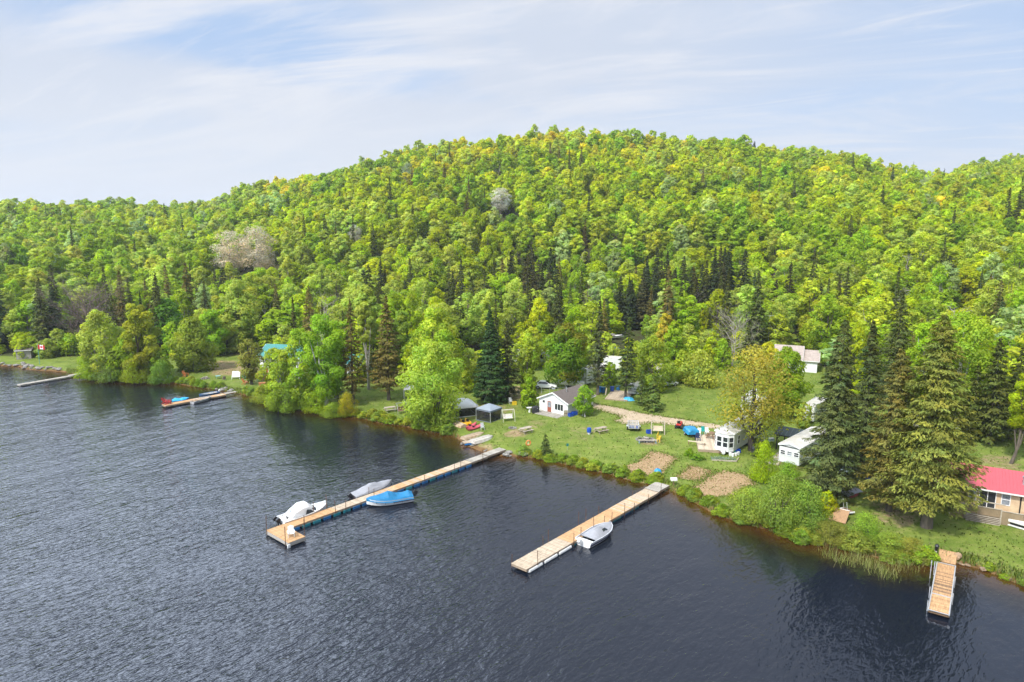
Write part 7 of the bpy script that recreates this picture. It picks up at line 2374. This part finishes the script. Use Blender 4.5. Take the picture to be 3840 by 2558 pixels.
# boat under white tarp behind the cottage
pa, pb = at(2120, 1456), at(2166, 1460)
t = thing('motor_boat', 'boat wrapped in a white tarp behind the cottage roof', 'boat', ((pa[0] + pb[0]) / 2, pa[1], pa[2] + .5), ang(pa, pb)); rows = hull_rows(5.2, 2.0, .8); hull(MB(), rows, 0).build('hull', CREAM, t); cover(MB(), rows, 0, [.2, .3, .4, .5, .6, .6, .5, .4, .3, .2, .1, .03], .2, 9, .05, 21).build('boat_cover', CANVAS_WHITE, t)
for s in (-1, 1): wheel(t, (-.6, s * .85, -.2), .3, .2)
t = thing('motor_boat', 'grey white boat on a trailer in the far grass clearing', 'boat', at(2300, 1274, .4), .15); rows = hull_rows(5.6, 2.0, .7); hull(MB(), rows, 0).build('hull', WHITE_GEL, t); rim(MB(), rows, 0, .12).build('gunwale', BLACK, t); MB().box((-.4, 0, .9), (1.2, 1.2, .5)).build('console', STONE_GREY, t)
for s in (-1, 1): wheel(t, (-.8, s * .85, -.1), .3, .2)
t = thing('tarp_heap', 'blue tarp spread over a heap in the far grass clearing', 'tarp', at(2283, 1306), .1)
rg = np.random.default_rng(3); MB().grid([[(x + rg.normal(0, .08), y + rg.normal(0, .08), .05 + .55 * max(0, 1 - (x / 2.6) ** 2) * max(0, 1 - (y / 1.3) ** 2) * rg.uniform(.6, 1.1)) for y in np.linspace(-1.3, 1.3, 7)] for x in np.linspace(-2.6, 2.6, 11)]).build('sheet', TARP_BRIGHT, t, solid=.02)
t = thing('tarp_heap', 'crumpled bright blue tarp beside the tent trailer', 'tarp', at(2356, 1500), .1)
MB().grid([[(x + rg.normal(0, .06), y + rg.normal(0, .06), .03 + .6 * max(0, 1 - (x / .95) ** 2) * max(0, 1 - (y / .9) ** 2) * rg.uniform(.7, 1.1)) for y in np.linspace(-.9, .9, 7)] for x in np.linspace(-.95, .95, 7)]).build('sheet', mat('sky_blue_tarp', (.05, .36, .62), .4, var=.15), t, solid=.02)
for lab, q, m in [('bright blue barrel at the corner of the camper', (2250, 1470), TARP_BRIGHT), ('blue barrel standing between camper and plank deck', (2262, 1472), FLOAT_BLUE), ('blue drum beside the bicycle clutter on the plank deck', (2295, 1470), BLUE), ('dark blue drum at the back of the plank deck', (2318, 1466), FLOAT_BLUE)]:
    bin_(lab, at(*q), m, .38, .95, 'barrel', 'barrel', m)
t = thing('leaning_plank', 'single pale plank propped at the plank deck corner', 'plank', at(2270, 1482), .2); MB().bar((0, 0, 0), (.25, .1, 1.3), .2, .05).build('board', WOOD_PALE, t)
t = thing('board_fence', 'brown board fence behind the white tarp boat', 'fence', at(2105, 1442), -.05)
MB().box((2.0, 0, .75), (4.2, .05, 1.3)).build('boards', wood('fence_brown', (.20, .085, .045)), t)
for x in (0, 2, 4): MB().bar((x, .07, 0), (x, .07, 1.5), .1).build('post', WOOD_BROWN, t)
t = thing('wire_fence', 'grey wire fence between the white sedan and the cottage', 'fence', at(2030, 1478), .0)
b_ = MB()
for z in (.15, .5, .85, 1.2): b_.bar((0, 0, z), (4.4, .1, z), .02)
b_.build('wire', STEEL, t)
for x in (0, 1.5, 3, 4.4): MB().bar((x, .05, 0), (x, .05, 1.3), .06).build('post', STEEL, t)

# ------------------------------------------------------------------ flags, antenna, things under the big spruces
LEAF_OUT = [(0, .47), (.09, .29), (.20, .35), (.16, .10), (.30, .24), (.33, .15), (.46, .17), (.41, .04), (.48, -.01), (.24, -.20), (.27, -.29), (.03, -.26), (.03, -.47)]
def flag(label, base, top_py, px, size, pole_m, rz):
    b_ = P(*base); H = up_to(px, b_, top_py)
    t = thing('flagpole', label, 'flag', b_, rz)
    MB().tube([(0, 0, 0), (0, 0, H)], [.05, .035], 8).build('pole', pole_m, t); MB().lathe([(.02, H), (.07, H + .05), (.02, H + .12)], 8).build('finial', pole_m, t)
    L, h = size
    wave = lambda x: .10 * math.sin(x / L * 5.5) * (x / L) ** .6
    dr = lambda x: -.10 * h * (x / L)
    parts = [('red_band', 0, .25, RED), ('white_field', .25, .75, mat('flag_white', (.82, .82, .82), .7, var=.03)), ('red_band', .75, 1, RED)]
    fo = None
    for nm, f0, f1, m in parts:
        rows = []
        for i in range(7):
            x = L * (f0 + (f1 - f0) * i / 6)
            rows.append([(.04 + x, wave(x), H - .1 - h * k / 3 + dr(x)) for k in range(4)])
        o_ = MB().grid(rows).build(nm, m, t, solid=.015)
    pts = LEAF_OUT + [(-x, y) for x, y in LEAF_OUT[::-1]][1:-1]
    for off in (.022, -.022):
        mb = MB(); vs = [(.04 + L * .5 + x * h * .82, wave(L * .5 + x * h * .82) + off, H - .1 - h / 2 + y * h * .82 + dr(L * .5)) for x, y in pts]
        mb.add(vs, [tuple(range(len(vs)))]); mb.build('maple_leaf', RED, t)
flag('tall teal flagpole flying a red and white maple leaf flag on the far lawn', (149, 1366), 1291, 146, (1.75, .98), mat('teal_pole', (.12, .38, .38), .5), -.15)
flag('short flagpole with a red and white flag by the coloured garden chairs', (1000, 1436), 1381, 999, (1.35, .75), STEEL, -.05)
b_ = P(2878, 1330); H = up_to(2876, b_, 1183)
t = thing('aerial', 'rooftop style television aerial on a thin mast near the tan roof', 'aerial', b_, .3); MB().tube([(0, 0, 0), (0, 0, H)], .05, 6).build('mast', STEEL, t); m = MB(); m.bar((-1.4, 0, H - .1), (1.4, 0, H - .1), .05)
for x in np.linspace(-1.3, 1.3, 7): m.bar((x, -.7 + .1 * abs(x), H - .08), (x, .7 - .1 * abs(x), H - .08), .035)
m.build('elements', ALU, t)

t = upturned('red hulled boat lying upside down under the brownish spruce', (3142, 1872), (3205, 1846), mat('dark_red_hull', (.30, .04, .035), .4, var=.2), 4.6, 1.8, .6, z=.1)
MB().grid([[(x, y, .66 - .28 * abs(y) - .1 * max(0, x - .6) ** 2) for y in (-.95, -.5, 0, .5, .95)] for x in (-2.1, -1, 0, 1, 1.9)]).build('boat_cover', COVER_GREY, t, solid=.03)
pa, pb = Vector(P(3080, 1944)), Vector(P(3170, 1968))
t = thing('boat_ramp', 'tilted brown wooden ramp with white edge at the bank', 'ramp', (pa.x, pa.y, pa.z), ang(pa, pb)); Lr = (pb.xy - pa.xy).length
m = MB(); m.add([(0, 0, .1), (Lr, 0, .1), (Lr, 1.3, 1.05), (0, 1.3, 1.05), (0, .05, .02), (Lr, .05, .02), (Lr, 1.35, .97), (0, 1.35, .97)], [(0, 1, 2, 3), (7, 6, 5, 4), (0, 4, 5, 1), (3, 2, 6, 7), (0, 3, 7, 4), (1, 5, 6, 2)]); m.build('panel', mat('rust_brown_boards', (.40, .24, .13), .8, var=.2, stretch=(10, 1, 1)), t)
MB().bar((0, 1.33, 1.06), (Lr, 1.33, 1.06), .07).build('edge', WHITE, t)
for x in (.3, Lr - .3): MB().bar((x, 1.25, -.2), (x, 1.25, .95), .1).build('support', WOOD_BROWN, t)
t = thing('dock_section', 'spare dock frame with white rails laid behind the ramp', 'dock section', at(3150, 1928), .25); MB().box((0, 0, .3), (2.6, 1.2, .12)).build('deck', WOOD_BROWN, t)
for y in (-.62, .62): MB().bar((-1.3, y, .34), (1.3, y, .34), .08, .14).build('rail', WHITE, t)
for x, y in ((.5, -.55), (.9, .5)): MB().bar((x, y, .2), (x - .25, y, 1.5), .06).build('leg', ALU, t)
t = thing('storage_shed', 'pale grey shed wall showing behind the brownish spruce', 'shed', at(3178, 1822), .1); MB().box((1.0, 1, 1.0), (2.0, 2, 2.0)).build('wall', mat('pale_grey_panel', (.42, .46, .46), .7, var=.1), t); MB().box((1.0, 1, 2.06), (2.3, 2.3, .12)).build('roof', STONE_GREY, t); MB().box((2.4, -.5, .9), (1.6, .06, .5), M=Matrix.Rotation(.5, 3, 'Y')).build('tarp', BLUE, t)
pa, pb = Vector(P(3781, 1972)), Vector(P(3840, 1990))
t = thing('swim_raft', 'low white sided platform with black gap on the house lawn', 'platform', (pa.x, pa.y, pa.z), ang(pa, pb)); MB().box((1.6, .6, .62), (3.4, 1.3, .3)).build('deck', WHITE_PLASTIC, t, bevel=.03); MB().box((1.6, .6, .34), (3.2, 1.15, .26)).build('float', BLACK, t); MB().box((1.6, .6, .14), (3.4, 1.3, .14)).build('skid', WHITE_PLASTIC, t)
t = thing('tree_stump', 'round cut log end beside the aluminium dock', 'stump', at(3590, 2108), .4); m = MB(); m.tube([(-.25, 0, .3), (.25, .1, .3)], .3, 12); m.build('log', wood('cut_log', (.45, .30, .18)), t); m = MB(); m.tube([(.255, .1, .3), (.27, .1, .3)], .12, 10); m.build('core', BARK_DARK, t)
t = thing('bollard', 'dark mooring post head beside the aluminium dock', 'post', at(3512, 2068)); MB().lathe([(.16, 0), (.16, .5), (.22, .55), (.12, .72)], 10).build('head', BLACK, t); MB().lathe([(.24, 0), (.2, .1)], 10).build('base', STONE_GREY, t)
t = thing('dead_branch', 'bleached dead branch cluster hanging in the brownish spruce', 'branch', (*at(3270, 1880)[:2], up_to(3270, at(3270, 1880), 1722) - .3), 0)
m = MB(); rg_ = random.Random(4)
for k in range(46): m.bar((rg_.uniform(-.5, .5), -2.6 + rg_.uniform(-.3, .3), rg_.uniform(.6, 1.0)), (rg_.uniform(-1.1, 1.1), -2.8 + rg_.uniform(-.3, .3), rg_.uniform(-.4, .3)), .035)
m.build('twigs', BARK_PALE, t)

# ------------------------------------------------------------------ rocks along the shore
def rocks(n, px0, px1, smin, smax, where, m, d=(-.25, .5), seed=1):
    rg = random.Random(seed)
    pxs, _ = to_px(SHORE[:, 0], SHORE[:, 1], .1)
    idx = [i for i in range(len(SHORE)) if px0 < pxs[i] < px1]
    for k in range(n):
        i = idx[int((k + rg.random()) / n * len(idx)) % len(idx)]
        s = rg.uniform(smin, smax)
        x, y = SHORE[i][0] + rg.uniform(-.5, .5), SHORE[i][1] + rg.uniform(*d)
        mb = MB()
        g = []
        for a_ in range(5):
            z = (a_ / 4 - .5) * s * .6; r_ = s * .62 * math.sqrt(max(.06, 1 - (a_ / 2 - 1) ** 2 * .9))
            g.append([(r_ * math.cos(b) * rg.uniform(.8, 1.2) * 1.25, r_ * math.sin(b) * rg.uniform(.8, 1.2), z + rg.uniform(-.05, .05) * s) for b in np.linspace(0, 2 * PI, 9)[:-1]])
        mb.grid(g, close=True); mb.add(g[-1], [tuple(range(8))])
        o_ = mb.build('shore_rock', m, None)
        o_.location = (x, y, max(.02, h1(x, y)) + s * .22); o_.rotation_euler = (0, 0, rg.uniform(0, 6))
        size_w = 'large' if s > (smin + smax) / 2 else 'small'
        tag(o_, '%s grey rock lying at the waterline %s' % (size_w, where), 'rock', '%s grey rocks at the waterline %s' % (size_w, where))
rocks(30, 55, 230, .35, .85, 'of the flag lawn', ROCK, (.1, 1.6), 2)
rocks(12, -40, 60, .3, .7, 'beside the grey shed', ROCK, (-.1, 1.0), 3)
rocks(16, 812, 868, .3, .7, 'by the chair dock', ROCK, (-.1, .9), 4)
rocks(14, 1870, 1975, .3, .75, 'at the root of the L dock', ROCK, (-.2, .7), 5)
rocks(7, 1735, 1830, .2, .42, 'on the sandy landing', ROCK, (0, 1.0), 6)
rocks(10, 3590, 3780, .2, .5, 'beyond the aluminium dock', ROCK_BROWN, (-.2, .3), 7)

# ------------------------------------------------------------------ the air
m, nt, out = nodes_of('thin_air')
pv = nt.nodes.new('ShaderNodeVolumePrincipled'); pv.inputs['Color'].default_value = rgb(.86, .91, 1.0); pv.inputs['Density'].default_value = HAZE; pv.inputs['Anisotropy'].default_value = .2
nt.links.new(pv.outputs[0], out.inputs['Volume'])
hz = MB().box((0, 0, 60.4), (10600, 10600, 129)).build('haze', m)
tag(hz, 'thin pale air between the lake and the far hill', None, None, 'stuff')
